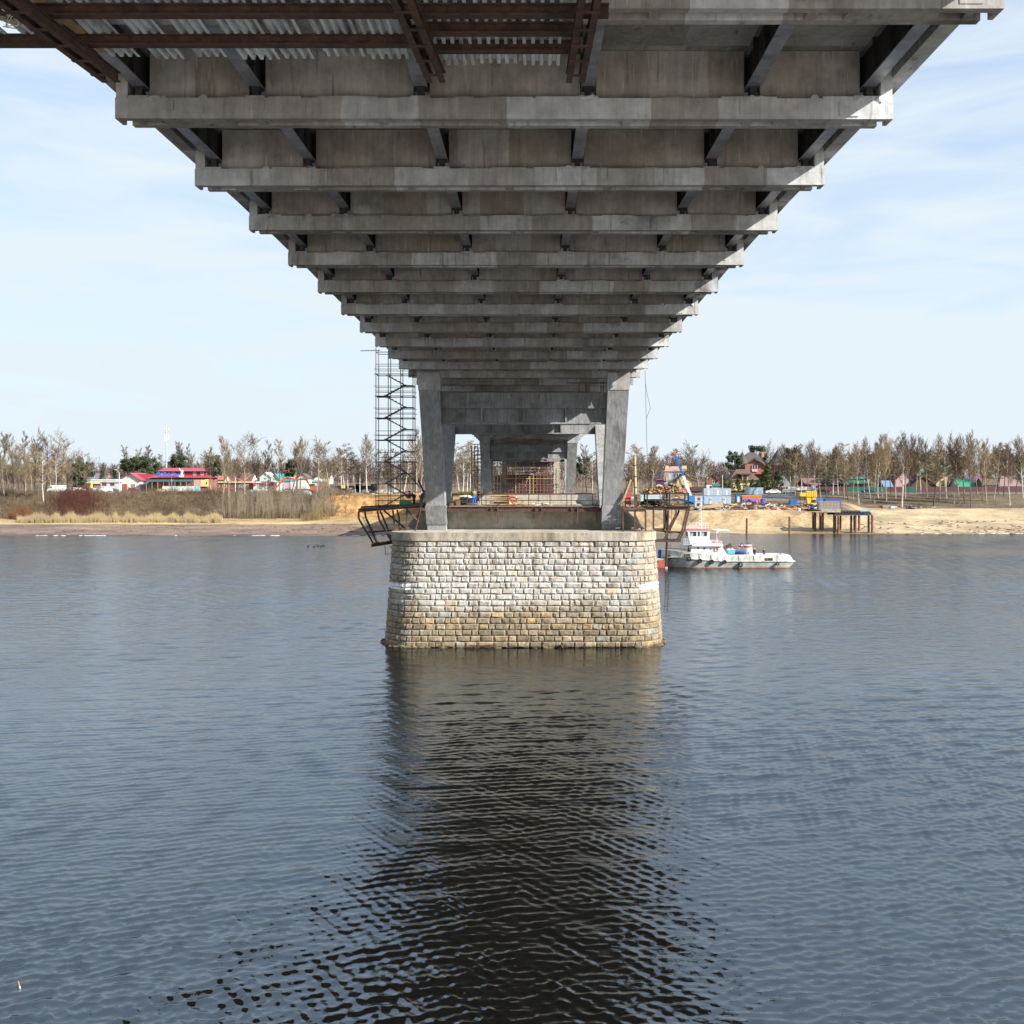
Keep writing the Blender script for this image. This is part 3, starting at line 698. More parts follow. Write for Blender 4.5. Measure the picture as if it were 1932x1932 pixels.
timber_stack('low leftmost heap of sawn timbers on the rack right of the pier', Q(1224, 930.2, 102.6), 1.3, .4, 1.8, 18, 'timber heaps on the steel rack', seed=5)
timber_stack('flat scattered sawn timbers at the far right end of the steel rack', Q(1283, 930.2, 102.6), .8, .2, 1.8, 9, 'timber heaps on the steel rack', seed=6)
# lumber and odds on the main deck
t = thing('plank_pile', 'pile of pale sawn planks behind the platform railing', 'planks', (-3.1, 105.6, ZD + .05))
for k in range(20):
    m = MB(); L = rr.uniform(2.2, 3.6); m.box(-L / 2, L / 2, -.1, .1, -.03, .03); o = m.part('plank', M_WOOD, t)
    o.location = (rr.uniform(-.4, .4), rr.uniform(-.5, .6), .06 + .055 * k); o.rotation_euler = (rr.uniform(-.06, .06), rr.uniform(-.05, .05), rr.uniform(-.12, .12))
t = thing('plank_pile', 'low spread of greenish planks lying flat on the platform left of the lifebuoy', 'planks', (-1.7, 104.6, ZD + .05))
for k in range(10):
    m = MB(); L = rr.uniform(2.2, 4.6); m.box(-L / 2, L / 2, -.12, .12, -.03, .03); o = m.part('plank', M_WOOD, t)
    o.location = (rr.uniform(-2.4, .8), rr.uniform(-.25, .5), .05 + .04 * (k % 4)); o.rotation_euler = (0, 0, rr.uniform(-.1, .1))
M_BUOY = mat('lifebuoy_orange', (.72, .16, .05), rough=.5, var=.1)
def lifebuoy(label, c, r, parent=None, rx=0, nameless=False):
    t = thing('lifebuoy', label, 'lifebuoy', c) if not parent else thing_child('lifebuoy', parent)
    if parent: t.location = c
    t.rotation_euler = (rx, 0, 0)
    m = MB(); m.torus((0, 0, 0), r, r * .26, 22, 8); m.part('ring', M_BUOY, t, smooth=True)
    for k in range(4):
        a = math.pi / 4 + k * math.pi / 2; m = MB(); m.torus((0, 0, 0), .001, .001, 3, 3) if False else None
        p = Vector((math.cos(a) * r, 0, math.sin(a) * r)); d = Vector((-math.sin(a), 0, math.cos(a))) * r * .16
        MB().tube(p - d, p + d, r * .285, n=10).part('white_band', M_WHITE, t)
    return t
lifebuoy('orange lifebuoy leaning against the plank pile behind the platform railing', (-2.02, 104.45, ZD + .62), .42, rx=R(8))
# coiled white hose, white sacks
m = MB()
for k in range(5):
    m.torus((0.25 * k - .5, rr.uniform(-.1, .2), .06 + .04 * k), .55 - .05 * k, .04, 20, 5, 'z')
m.path([(-1.2, 0, .05), (-.6, .2, .25), (0, .1, .32), (.7, -.1, .1), (1.1, 0, .06)], .05, 6)
o = m.mesh('hose_coil', True); o = place('hose_coil', o, mat('pale_hose', (.60, .57, .48), var=.2)); o.location = (.8, 104.7, ZD + .08); tag(o, 'pale coiled hose lying on the platform in the middle of the pier', 'hose')
m = MB(); q = random.Random(5); m.blob((0, 0, .55), (1.05, .7, .62), q, 11, 8, .2); m.blob((.7, .1, .35), (.7, .5, .4), q, 9, 6, .25); m.blob((-.5, -.1, .9), (.5, .45, .35), q, 9, 6, .25)
o = place('tarpaulin_bundle', m.mesh('tarpaulin_bundle'), mat('white_plastic', (.75, .75, .73), rough=.35, var=.12, bump=.6, scale=4)); o.location = (5.6, 105.2, ZD); tag(o, 'big crumpled white plastic bundle beside the right leg on the platform', 'bundle')
# table with blue-grey sheet, brown box, small gear at left end
t = thing('work_table', 'low steel work table with a pale blue cover near the left leg', 'table', (-6.9, 106.6, ZD))
MB().box(-.85, .85, -.5, .5, .80, .86).part('tabletop', M_BLACK, t)
for sx in (-.75, .75):
    for sy in (-.4, .4): MB().box(sx - .04, sx + .04, sy - .04, sy + .04, 0, .8).part('leg', M_BLACK, t)
m = MB(); m.blob((0, 0, .98), (.8, .45, .18), q, 10, 6, .2); m.part('cover', mat('pale_blue_sheet', (.45, .55, .68), rough=.5, var=.2), t)
m = MB(); m.box(-.35, .35, -.3, .3, 0, 1.0); m.box(-.38, .38, -.33, .33, 1.0, 1.05); o = place('plywood_crate', m.mesh('plywood_crate'), M_WOOD); o.location = (-7.9, 106.3, ZD); tag(o, 'brown plywood crate standing right behind the left leg', 'crate')
m = MB(); m.box(-.45, .45, -.3, .3, 0, .55); m.tube((-.3, 0, .55), (-.3, 0, .75), .1); m.box(-.1, .35, -.2, .2, .55, .7)
o = place('generator', m.mesh('generator'), mat('gear_brown', (.16, .10, .06), var=.4)); o.location = (-7.9, 104.9, ZD + .05); tag(o, 'small dark machine on the platform beside the left leg', 'generator')
# stuff heaped on right wing
t = thing('timber_post', 'tall yellow peeled log standing upright on the right wing of the platform', 'log', (10.35, 102.8, ZD - .05))
MB().tube((0, 0, 0), (-.12, 0, 5.15), .17, .13, 9).part('log', M_WOOD, t)
for k in range(4): MB().tube((-.03 * k, 0, .9 + k * 1.1), (-.03 * k, 0, .98 + k * 1.1), .18, n=9).part('band', M_RUST, t)
t = thing('raking_timber', 'slanting timber prop leaning left of the upright log', 'timber prop', (8.9, 102.8, ZD))
MB().bar((-.05, 0, 0), (.98, 0, 2.75), .17).part('prop', M_WOOD, t); MB().bar((-.25, .6, 0), (.86, .3, 2.7), .14).part('prop', M_WOOD, t); MB().bar((.75, 0, 2.72), (1.45, 0, 2.72), .1).part('cross_piece', M_RUSTD, t)
M_RED = mat('red_paint', (.55, .04, .05), rough=.5, var=.2)
t = thing('red_winch', 'red winch frame behind the slanting timber prop', 'winch', (9.65, 104.2, ZD))
for dx in (-.2, .25): MB().box(dx - .06, dx + .06, -.06, .06, 0, 1.5).part('post', M_RED, t)
MB().box(-.3, .35, -.2, .2, .25, .6).part('housing', M_RED, t); MB().tube((-.25, 0, .95), (.3, 0, .95), .16, n=10).part('drum', M_RED, t); MB().bar((0, 0, 1.2), (.15, 0, 1.9), .1).part('arm', M_RED, t)
t = thing('scrap_timber', 'broken boards and offcuts lying on the right wing of the platform', 'boards', (12.6, 103.2, ZD))
for k in range(14):
    m = MB(); L = rr.uniform(.6, 2.4); m.box(-L / 2, L / 2, -.09, .09, -.03, .03); o = m.part('offcut', M_WOOD, t); o.location = (rr.uniform(-2.1, 2.3), rr.uniform(-.8, .8), rr.uniform(.05, .3)); o.rotation_euler = (rr.uniform(-.3, .3), rr.uniform(-.5, .5), rr.uniform(-1, 1))
m = MB(); m.blob((0, 0, .35), (1.1, .6, .42), q, 9, 5, .25); o = place('dark_tarpaulin', m.mesh('dark_tarpaulin'), M_BLACK); o.location = (12.2, 104.9, ZD); tag(o, 'dark tarpaulin heap on the right wing under the rack', 'tarpaulin')
# ladder hanging to the water at right
t = thing('rope_ladder', 'thin ladder hanging from the platform beside the right end of the pier', 'ladder', Q(1258, 960, 101.2)); b_ = Q(1258, 960, 101.2)
a0, a1 = Q(1262, 962, 101.2) - b_, Q(1253, 1155, 101.2) - b_
m = MB(); m.bar(a0, a1, .035); m.bar(a0 + Vector((.28, 0, 0)), a1 + Vector((.33, 0, 0)), .035); m.part('stile', M_BLACK, t)
for k in range(24): c = a0.lerp(a1, .35 + .65 * k / 24); MB().bar(c, c + Vector((.3, 0, 0)), .03).part('rung', M_BLACK, t)
# hoist line by the right edge
t = thing('hoist_line', 'thin steel cables hanging from the deck edge to the right of the leg', 'cable', Q(1217, 700, 103)); b_ = Q(1217, 700, 103)
m = MB(); m.path([Vector((0, 0, 0)), Q(1218.5, 760, 103) - b_, Q(1221, 860, 103) - b_, Q(1224, 930, 103) - b_], .022, 4); m.path([Q(1217.5, 722, 103) - b_, Q(1222, 748, 103) - b_, Q(1227, 770, 103) - b_, Q(1219.5, 790, 103) - b_], .018, 4); m.part('cable', M_BLACK, t)
# wire and bracket clutter above the portal
m = MB()
for k in range(6):
    x = rr.uniform(3.5, 7.5); m.box(x - .04, x + .04, 0, .08, 0, rr.uniform(.5, 1.3))
m.box(3.4, 7.6, 0, .08, .9, 1.0); o = place('pipe_bracket', m.mesh('pipe_bracket'), M_RUSTD); o.location = (0, 102.2, 24.7); tag(o, 'rusty pipe brackets standing on the ribbed portal beam at its right end', 'brackets')

# ---------------------------------------------------------------- scaffold stair tower at left
def scaffold_tower(label, x0, x3, ytf, ztop, zbot, depth, loc_y, lifts, ncol=4, name='scaffold_tower', clad=0, m_=None, seed=2, group='scaffold towers by the piers'):
    q = random.Random(seed); m_ = m_ or mat('scaffold_tube', (.13, .10, .075), rough=.55, metal=.3, var=.5, scale=3, obj_var=.4)
    t = thing(name, label, 'scaffold', ((x0 + x3) / 2, loc_y, zbot), 0, group); W = x3 - x0; H = ztop - zbot; r = .045
    xs = [-W / 2 + W * i / (ncol - 1) for i in range(ncol)]
    for x in xs:
        for y in (0, depth): MB().tube((x, y, 0), (x, y, H + q.uniform(0, .5)), r, n=5).part('standard', m_, t)
    lh = H / lifts
    for k in range(lifts + 1):
        for dz in (0, .5, 1.0):
            if k == lifts and dz: continue
            z = min(k * lh + dz * min(1, lh / 2.2), H)
            for y in (0, depth):
                if dz == 0 or y == depth or q.random() < .7: MB().tube((-W / 2 - q.uniform(0, .25), y, z), (W / 2 + q.uniform(0, .25), y, z), r * (.9 if dz == 0 else .6), n=4).part('ledger', m_, t)
        for x in xs: MB().tube((x, -.1, k * lh), (x, depth + .1, k * lh), r * .9, n=4).part('transom', m_, t)
    return t, xs, lh, W, H
xl = P(709, 700, 103.5).x; xr_ = P(779, 700, 103.5).x
ztop = P(0, 664, 103.5).z
tw, xs, lh, Wt, Ht = scaffold_tower('tall thin scaffold stair tower standing on the left wing of the platform', xl, xr_, 0, ztop, 13.35, 1.8, 103.6, 7)
M_STAIR = mat('stair_steel', (.10, .10, .10), rough=.5, metal=.4, var=.4)
for k in range(12):
    z = k * lh / 2; left = (k % 2 == 0)
    a, b = (xs[0], xs[1]) if left else (xs[2], xs[3])
    ld = MB(); ld.box(a, b, .1, 1.7, z - .05, z); ld.part('landing', M_RUSTD, tw)
    if z + lh / 2 > Ht - .5: continue
    xa, xb = (xs[1] - .45, xs[2] + .35) if left else (xs[2] + .45, xs[1] - .35)
    yy = .5 if left else 1.3
    fl = thing_child('stair_flight', tw); za, zb = z, z + lh / 2
    for dy in (-.3, .3): MB().bar((xa, yy + dy, za), (xb, yy + dy, zb), .045, .09).part('stringer', M_STAIR, fl)
    for s in range(6):
        f = (s + .5) / 6; cx = xa + (xb - xa) * f; cz = za + (zb - za) * f; MB().box(cx - .14, cx + .14, yy - .29, yy + .29, cz, cz + .05).part('tread', M_STAIR, fl)
MB().tube((-Wt / 2 - 1.6, .2, Ht + .15), (-Wt / 2 + .4, .2, Ht + .2), .04, n=4).part('projecting_tube', M_RUSTD, tw)
M_NET = mat('green_net', (.05, .16, .10), rough=.9, var=.3)
m = MB(); m.blob((0, 0, .25), (.6, .4, .28), q, 9, 5, .25); o = place('green_net_heap', m.mesh('green_net_heap'), M_NET); o.location = P(765, 952, 103) ; o.location.z = 13.45; tag(o, 'small heap of green netting at the foot of the stair tower', 'netting')
m = MB(); m.blob((0, 0, .25), (.33, .3, .28), q, 8, 5, .1); m.box(-.2, .2, -.2, .2, 0, .1); o = place('orange_drum', m.mesh('orange_drum', True), M_BUOY); o.location = P(771, 937, 104.5); o.location.z = 14.1; tag(o, 'round orange buoy hanging on the stair tower', 'buoy')
t = thing('inclined_strut', 'dark inclined steel strut leaning beside the left leg above two workers', 'strut', P(806, 935, 104)); MB().bar((0, 0, -.3), P(789, 906, 104) - P(806, 935, 104), .16).part('strut', M_RUSTD, t)
for lab, a, b in (('upper of two guy wires running from the stair tower to the left leg', P(752, 878, 103.4), P(806, 931, 103.4)), ('lower of two guy wires running from the stair tower to the left leg', P(770, 893, 103.4), P(806, 938, 103.4))):
    o = MB().tube(a, b, .03, n=4); o = place('guy_wire', o.mesh('guy_wire'), M_BLACK); tag(o, lab, 'wire')

# ---------------------------------------------------------------- people
M_SKIN = mat('skin', (.48, .28, .20), rough=.6, var=.05, bump=0)
def skin_obj(name, verts, edges, radii, m_, parent, sub=1):
    me = bpy.data.meshes.new(name); me.from_pydata([tuple(v) for v in verts], edges, []); me.update()
    o = bpy.data.objects.new(name, me); COL.objects.link(o); o.parent = parent; me.materials.append(m_)
    me.attributes if False else None
    sk = o.modifiers.new('skin', 'SKIN'); sk.use_smooth_shade = True
    if not me.skin_vertices: 
        me.skin_vertices
    for i, r in enumerate(radii): me.skin_vertices[0].data[i].radius = (r, r)
    me.skin_vertices[0].data[0].use_root = True
    sb = o.modifiers.new('sub', 'SUBSURF'); sb.levels = sub; sb.render_levels = sub
    return o
def person(label, loc, rz, jacket, trousers, hat=None, pose='stand', arms=None, group=None, hair=(.06, .04, .03)):
    t = thing('person', label, 'person', loc, rz, group)
    J = {'pel': (0, 0, .95), 'chest': (0, 0, 1.30), 'neck': (0, 0, 1.48), 'head': (0, .01, 1.62), 'top': (0, 0, 1.72)}
    for s, n in ((-1, 'l'), (1, 'r')):
        J['sh' + n] = (.19 * s, 0, 1.42); J['el' + n] = (.25 * s, -.06, 1.15); J['ha' + n] = (.22 * s, -.22, .98); J['fi' + n] = (.21 * s, -.29, .93)
        J['hip' + n] = (.10 * s, 0, .90); J['kn' + n] = (.12 * s, -.03, .50); J['an' + n] = (.13 * s, .02, .09); J['to' + n] = (.14 * s, -.15, .05)
    if pose == 'bend':
        for k in ('chest', 'neck', 'head', 'top', 'shl', 'shr', 'ell', 'elr', 'hal', 'har', 'fil', 'fir'):
            x, y, z = J[k]; d = z - .95; a = R(55); J[k] = (x, y * math.cos(a) - d * math.sin(a), .95 + d * math.cos(a) + y * math.sin(a))
        for s, n in ((-1, 'l'), (1, 'r')):
            x, y, z = J['sh' + n]; J['el' + n] = (x, y - .1, z - .27); J['ha' + n] = (x * .7, y - .2, z - .48); J['fi' + n] = (x * .7, y - .24, z - .56)
    if pose == 'sit':
        for n in 'lr':
            s = -1 if n == 'l' else 1; J['kn' + n] = (.14 * s, -.42, .92); J['an' + n] = (.14 * s, -.45, .50); J['to' + n] = (.14 * s, -.60, .45)
    V = list(J); ix = {k: i for i, k in enumerate(V)}
    E = [('pel', 'chest'), ('chest', 'neck'), ('neck', 'head'), ('head', 'top')]
    for n in 'lr': E += [('chest', 'sh' + n), ('sh' + n, 'el' + n), ('el' + n, 'ha' + n), ('ha' + n, 'fi' + n), ('pel', 'hip' + n), ('hip' + n, 'kn' + n), ('kn' + n, 'an' + n), ('an' + n, 'to' + n)]
    rad = {'pel': .13, 'chest': .14, 'neck': .055, 'head': .10, 'top': .08}
    for n in 'lr': rad.update({'sh' + n: .06, 'el' + n: .045, 'ha' + n: .032, 'fi' + n: .03, 'hip' + n: .085, 'kn' + n: .06, 'an' + n: .042, 'to' + n: .04})
    skin_obj('body', [J[k] for k in V], [(ix[a], ix[b]) for a, b in E], [rad[k] for k in V], M_SKIN, t)
    def sub(name, keys, edges, k_, m_):
        ii = {k: i for i, k in enumerate(keys)}; skin_obj(name, [J[k] for k in keys], [(ii[a], ii[b]) for a, b in edges], [rad[k] * k_ + .012 for k in keys], m_, t)
    sub('jacket', ['chest', 'pel', 'shl', 'ell', 'hal', 'shr', 'elr', 'har'], [('pel', 'chest'), ('chest', 'shl'), ('shl', 'ell'), ('ell', 'hal'), ('chest', 'shr'), ('shr', 'elr'), ('elr', 'har')], 1.18, jacket)
    sub('trousers', ['pel', 'hipl', 'knl', 'anl', 'hipr', 'knr', 'anr'], [('pel', 'hipl'), ('hipl', 'knl'), ('knl', 'anl'), ('pel', 'hipr'), ('hipr', 'knr'), ('knr', 'anr')], 1.15, trousers)
    hd = Vector(J['head']); m = MB(); m.blob((hd.x, hd.y + .02, hd.z + .05), (.12, .13, .11), random.Random(1), 10, 6, 0); m.part('helmet' if hat else 'hair', hat or mat('hair', hair, rough=.8), t, smooth=True)
    return t
M_KHAKI = mat('khaki_cloth', (.17, .15, .07), rough=.9, var=.2); M_BLUEC = mat('blue_cloth', (.02, .12, .62), rough=.85, var=.15)
M_NAVY = mat('navy_cloth', (.02, .03, .14), rough=.9, var=.2); M_GREYC = mat('grey_cloth', (.10, .10, .11), rough=.9, var=.2); M_DARKC = mat('dark_cloth', (.03, .03, .03), rough=.9, var=.2)
M_ORC = mat('orange_cloth', (.75, .20, .03), rough=.8, var=.2); M_YEL = mat('yellow_paint', (.72, .47, .04), rough=.5, var=.12)
person('worker in khaki hooded jacket and bright blue trousers on the pier platform', (-6.02, 105.3, ZD + .05), R(200), M_KHAKI, M_BLUEC, M_KHAKI, 'stand')
person('worker in dark blue bending down on the left wing, nearer the stair tower', (-12.0, 103.6, 13.4), R(-60), M_NAVY, M_DARKC, M_NAVY, 'bend')
person('worker in grey-blue clothes bending right beside the left leg', (-11.25, 103.3, 13.4), R(60), M_NAVY, M_GREYC, M_NAVY, 'bend')

# ---------------------------------------------------------------- tug and what is moored round it
TY = 188.0; K = .01383
tug = thing('tugboat', 'white river tug with orange boot stripe, black tyre fenders and a red-banded funnel', 'tugboat', P(1248, 1068, TY))
tug.location.z = 0
def tx(zx, zy): return ((zx - 70) * K, (835 - zy) * K)
M_HULL = mat('hull_white', (.58, .60, .56), rough=.5, var=.2, scale=1.2, dirt=(.22, .16, .10), dirt_amt=.8, dirt_scale=1.3, stretch=(1, 1, .4))
M_HULLG = mat('hull_grey', (.44, .46, .43), rough=.55, var=.3, scale=1.5, dirt=(.2, .12, .07), dirt_amt=.5, dirt_scale=1)
M_BOOT = mat('boot_stripe', (.40, .12, .06), rough=.6, var=.3, scale=2)
M_TYRE = mat('tyre_rubber', (.025, .025, .025), rough=.9, var=.3)
BEAM = 2.9
def hull_half(x, L=23.9):          # half breadth along the hull
    t = x / L
    if t < .26: return BEAM * math.sin(math.pi / 2 * min(1, (t + .005) / .26)) ** .62
    if t > .93: return BEAM * (1 - ((t - .93) / .07) ** 2 * .25)
    return BEAM
def hull_surface(zlo, zhi, nx=44, f0=1.0, f1=1.0, x0=0.0, x1=23.9, x0t=None, x1t=None):
    m = MB(); N = nx + 1
    for side in (-1, 1):
        for j in (0, 1):
            for i in range(N):
                t = i / nx; xa = (x0 if j == 0 or x0t is None else x0t); xb = (x1 if j == 0 or x1t is None else x1t); x = xa + (xb - xa) * t
                z = (zlo if j == 0 else zhi)(x) if callable(zlo if j == 0 else zhi) else (zlo if j == 0 else zhi)
                m.v.append((x, side * hull_half(max(0, (x - xa) / (xb - xa) * 23.9)) * (f0 if j == 0 else f1), z))
    for s in (0, 1):
        o = s * 2 * N
        for i in range(nx):
            a, b, c, d = o + i, o + i + 1, o + N + i + 1, o + N + i
            m.f.append((a, b, c, d) if s == 0 else (d, c, b, a))
    m.f.append((N - 1, 3 * N - 1, 4 * N - 1, 2 * N - 1)); m.f.append((0, N, 3 * N, 2 * N))
    for j, fl in ((0, False), (1, True)):
        for i in range(nx):
            a, b = j * N + i, j * N + i + 1; m.f.append((a, b, 2 * N + b, 2 * N + a) if fl else (b, a, 2 * N + a, 2 * N + b))
    return m
rub = lambda x: 1.98 - min(1, x / 11) * .82 + max(0, x - 18) * .0
bul = lambda x: rub(x) + (1.30 - .15 * min(1, x / 10) if x < 23.2 else 1.0)
hull_surface(-.4, .12, f0=.90, f1=.93, x0=1.1, x1=23.0, x0t=.95, x1t=23.1).part('boot_stripe', M_BOOT, tug, smooth=False)
hull_surface(.12, rub, f0=.93, f1=1.0, x0=.95, x1=23.1, x0t=.1, x1t=23.9).part('hull', M_HULLG, tug)
hull_surface(lambda x: rub(x) + .003, lambda x: rub(x) + .13, f0=1.035, f1=1.035, x0=0.0, x1=24.0).part('rubbing_strake', M_HULL, tug)
hull_surface(lambda x: rub(x) + .13, bul, f0=.985, f1=.96, x0=.1, x1=23.7, x0t=-.05, x1t=23.0).part('bulwark', M_HULL, tug)
for k, zx in enumerate((300, 540, 695, 1058, 1255)):
    x, z = tx(zx, 735); MB().box(x - .03, x + .03, -BEAM * .99 - .02, -BEAM * .985, rub(x) + .14, bul(x) - .03).part('bulwark_seam', M_HULLG, tug)
for a, b, c, d in ((338, 418, 650, 692), (1398, 1498, 703, 752)):
    x0, z1 = tx(a, c); x1, z0 = tx(b, d); fp = thing_child('freeing_port', tug); MB().box(x0, x1, -BEAM - .0, -BEAM + .1, z0, z1).part('opening', M_BLACK, fp)
    MB().box(x0 + .1, x1 - .15, -BEAM - .03, -BEAM + .02, z0 + .04, z0 + .25).part('winch_base', M_NET, fp); MB().box(x0 + .2, x0 + .5, -BEAM - .03, -BEAM, z0 + .3, z1 - .1).part('valve', M_RED, fp)
for zx, zy, r in ((405, 712, 27), (545, 740, 30), (698, 750, 30), (868, 752, 26), (1073, 788, 33), (1557, 778, 22), (150, 700, 34)):
    x, z = tx(zx, zy); y = -hull_half(x) - .16; m = MB(); m.torus((x, y, z), r * K * .74, r * K * .30, 16, 7); m.part('tyre_fender', M_TYRE, tug, smooth=True)
    MB().bar((x, y, z + r * K), (x, y + .15, z + r * K + .5), .035).part('fender_rope', M_BLACK, tug)
def tbox(name, a, b, c, d, hy, m_, y0=None):     # deckhouse block from its side outline
    x0, z1 = tx(a, c); x1, z0 = tx(b, d); return MB().box(x0, x1, -hy if y0 is None else y0, hy, z0, z1).part(name, m_, tug)
house = thing_child('deckhouse', tug)
pts = [tx(440, 700), tx(940, 700), tx(915, 668), tx(855, 572), tx(855, 548), tx(440, 548)]; MB().prism(pts, -1.95, 1.95).part('wall', M_WHITE, house)
x0, z1 = tx(452, 527); x1, z0 = tx(856, 552); MB().box(x0, x1, -2.35, 2.35, z0, z1).part('boat_deck', M_WHITE, house)
for zx, zy, r in ((535, 577, 13), (614, 583, 13), (699, 593, 9)):
    x, z = tx(zx, zy); MB().tube((x, -1.97, z), (x, -1.90, z), r * K, n=14).part('porthole', M_GLASS, house); m = MB(); m.torus((x, -1.97, z), r * K * 1.1, .02, 14, 4); m.part('porthole_rim', M_HULLG, house)
wh = thing_child('wheelhouse', tug)
pts = [tx(455, 530), tx(685, 530), tx(690, 344), tx(385, 344), tx(398, 430), tx(452, 432)]
MB().prism([tx(440, 530), tx(685, 530), tx(688, 436), tx(412, 436)], -1.6, 1.6).part('lower_wall', M_WHITE, wh)
MB().prism([tx(412, 436), tx(688, 436), tx(688, 424), tx(409, 424)], -1.62, 1.62).part('sill', M_WHITE, wh)
MB().prism([tx(409, 424), tx(688, 424), tx(690, 362), tx(398, 362)], -1.52, 1.52).part('glazing', M_GLASS, wh)
for a, b in ((409, 437), (515, 532), (560, 583), (655, 690)):
    a1 = a - 8 if a < 420 else a; MB().prism([tx(a, 424), tx(b, 424), tx(b - (6 if a < 420 else 0), 362), tx(a1, 362)], -1.62, -1.50).part('window_post', M_WHITE, wh)
for a, b in ((446, 505), (590, 648)): MB().prism([tx(a, 420), tx(a + 26, 420), tx(a + 26, 368), tx(a, 368)], -1.53, -1.50).part('curtain', M_HULLG, wh)
MB().prism([tx(385, 362), tx(692, 362), tx(692, 347), tx(383, 347)], -1.7, 1.7).part('roof', M_WHITE, wh)
M_MAG = mat('magenta_trim', (.45, .04, .12), rough=.5, var=.1)
MB().prism([tx(382, 346.8), tx(693, 346.8), tx(693, 339), tx(382, 339)], -1.74, 1.74).part('trim', M_MAG, wh)
x, z = tx(565, 458); MB().tube((x, -1.64, z), (x, -1.60, z), .11, n=8).part('lamp', M_HULLG, wh); x, z = tx(492, 520); MB().box(x - .28, x + .28, -1.66, -1.6, z - .05, z + .05).part('name_plate', M_RUST, house)
def rail(parent, a, b, c, d, hy, n, rows=2, w=.045, mm=M_WHITE):
    x0, z1 = tx(a, c); x1, z0 = tx(b, d)
    for y in (-hy, hy):
        for k in range(n + 1): x = x0 + (x1 - x0) * k / n; MB().bar((x, y, z0), (x, y, z1), w).part('rail_post', mm, parent)
        for k in range(rows): z = z0 + (z1 - z0) * (k + 1) / rows; MB().bar((x0, y, z), (x1, y, z), w).part('rail_bar', mm, parent)
    for x in (x0, x1):
        for k in range(rows): z = z0 + (z1 - z0) * (k + 1) / rows; MB().bar((x, -hy, z), (x, hy, z), w).part('rail_bar', mm, parent)
rl = thing_child('roof_railing', tug); rail(rl, 425, 675, 255, 338, 1.5, 6, 3)
rl = thing_child('aft_railing', tug); rail(rl, 715, 845, 490, 527, 2.2, 4, 2)
rl = thing_child('bridge_wing', tug); rail(rl, 345, 440, 450, 522, 1.9, 4, 4); x0, z0 = tx(340, 526); x1, _ = tx(445, 526); MB().box(x0, x1, -2, 2, z0 - .06, z0).part('wing_deck', M_WHITE, rl)
mst = thing_child('mast', tug); x, z0 = tx(592, 338); _, z1 = tx(592, -40); MB().tube((x, 0, z0), (x, 0, z1), .09, .05, 8).part('pole', M_WHITE, mst)
for k in range(6): zz = z0 + (z1 - z0) * (k + 1.2) / 7.5; MB().box(x - .22 + .08 * (k % 2), x + .16, -.05, .05, zz, zz + .07).part('bracket', M_WHITE, mst); MB().box(x - .28, x - .14, -.08, .08, zz, zz + .16).part('lantern', M_WHITE, mst)
MB().bar((x, 0, z0 + .9), (x + .9, 0, z0 + .1), .03).part('stay', M_WHITE, mst)
fm = thing_child('flag_mast', tug); x, z0 = tx(806, 527); _, z1 = tx(806, 340); MB().tube((x, 0, z0), (x, 0, z1), .045, .03, 6).part('pole', M_WHITE, fm)
fx = [(0, 0), (.22, -.25), (.30, -.6), (.25, -1.0), (.12, -1.25), (0, -1.1)]
for nm, a, b, mm in (('flag_white_stripe', 0, .42, M_WHITE), ('flag_blue_stripe', .42, .74, mat('flag_blue', (.02, .06, .35), var=.05)), ('flag_red_stripe', .74, 1.05, M_RED)):
    m = MB(); zt = z1 - .15; m.hexa([(x + .03, -.01, zt - b), (x + .30, -.06, zt - b - .25), (x + .30, -.04, zt - b - .25), (x + .03, .01, zt - b), (x + .03, -.01, zt - a - .002), (x + .26, -.06, zt - a - .27), (x + .26, -.04, zt - a - .27), (x + .03, .01, zt - a - .002)]); m.part(nm, mm, fm)
lifebuoy('', (tx(775, 595)[0], -2.03, tx(775, 595)[1]), .33, tug); lifebuoy('', (tx(740, 497)[0], -2.22, tx(740, 505)[1]), .24, tug); lifebuoy('', (tx(815, 497)[0], -2.22, tx(815, 505)[1]), .27, tug)
for a, b in ((1108, 1158), (1160, 1275)):
    fn = thing_child('funnel', tug); x0, z0 = tx(a, 690); x1, z1 = tx(b, 545); cx = (x0 + x1) / 2; rx = (x1 - x0) / 2
    def ell(k, zz): return [(cx + rx * k * math.cos(t * math.pi / 9), .9 * k * rx * math.sin(t * math.pi / 9) + (0 if a > 1110 else .9), zz) for t in range(18)]
    def band(name, za, zb, ka, kb, mm): m = MB(); m.add(ell(ka, za) + ell(kb, zb), [(i, (i + 1) % 18, 18 + (i + 1) % 18, 18 + i) for i in range(18)] + [tuple(range(18))[::-1], tuple(range(18, 36))]); m.part(name, mm, fn)
    zr0, zr1 = tx(0, 578)[1], tx(0, 556)[1]; band('casing', z0, zr0, 1.0, .96, M_WHITE); band('red_band', zr0, zr1, .985, .975, M_RED); band('cap', zr1, z1, .95, .93, M_WHITE)
    MB().tube((cx - .1, .5, z1 - .1), (cx + .25, .5, z1 + .32), .09, n=7).part('exhaust_pipe', M_BLACK, fn)
M_CYAN = mat('light_blue_paint', (.08, .38, .60), rough=.5, var=.15)
tbox('deck_locker', 942, 1030, 605, 655, 1.0, M_CYAN); tbox('locker_lid', 938, 1034, 599, 605, 1.04, M_WHITE)
x, z = tx(945, 560); m = MB(); m.bar((x - .6, -.4, z - .35), (x + .55, -.4, z + .3), .9, .5); m.part('windlass', M_RUST, tug)
x, z = tx(1000, 590); wl_ = thing_child('cable_reel', tug); m = MB(); m.torus((x, -.9, z), .34, .06, 18, 6); m.part('rim', M_TYRE, wl_)
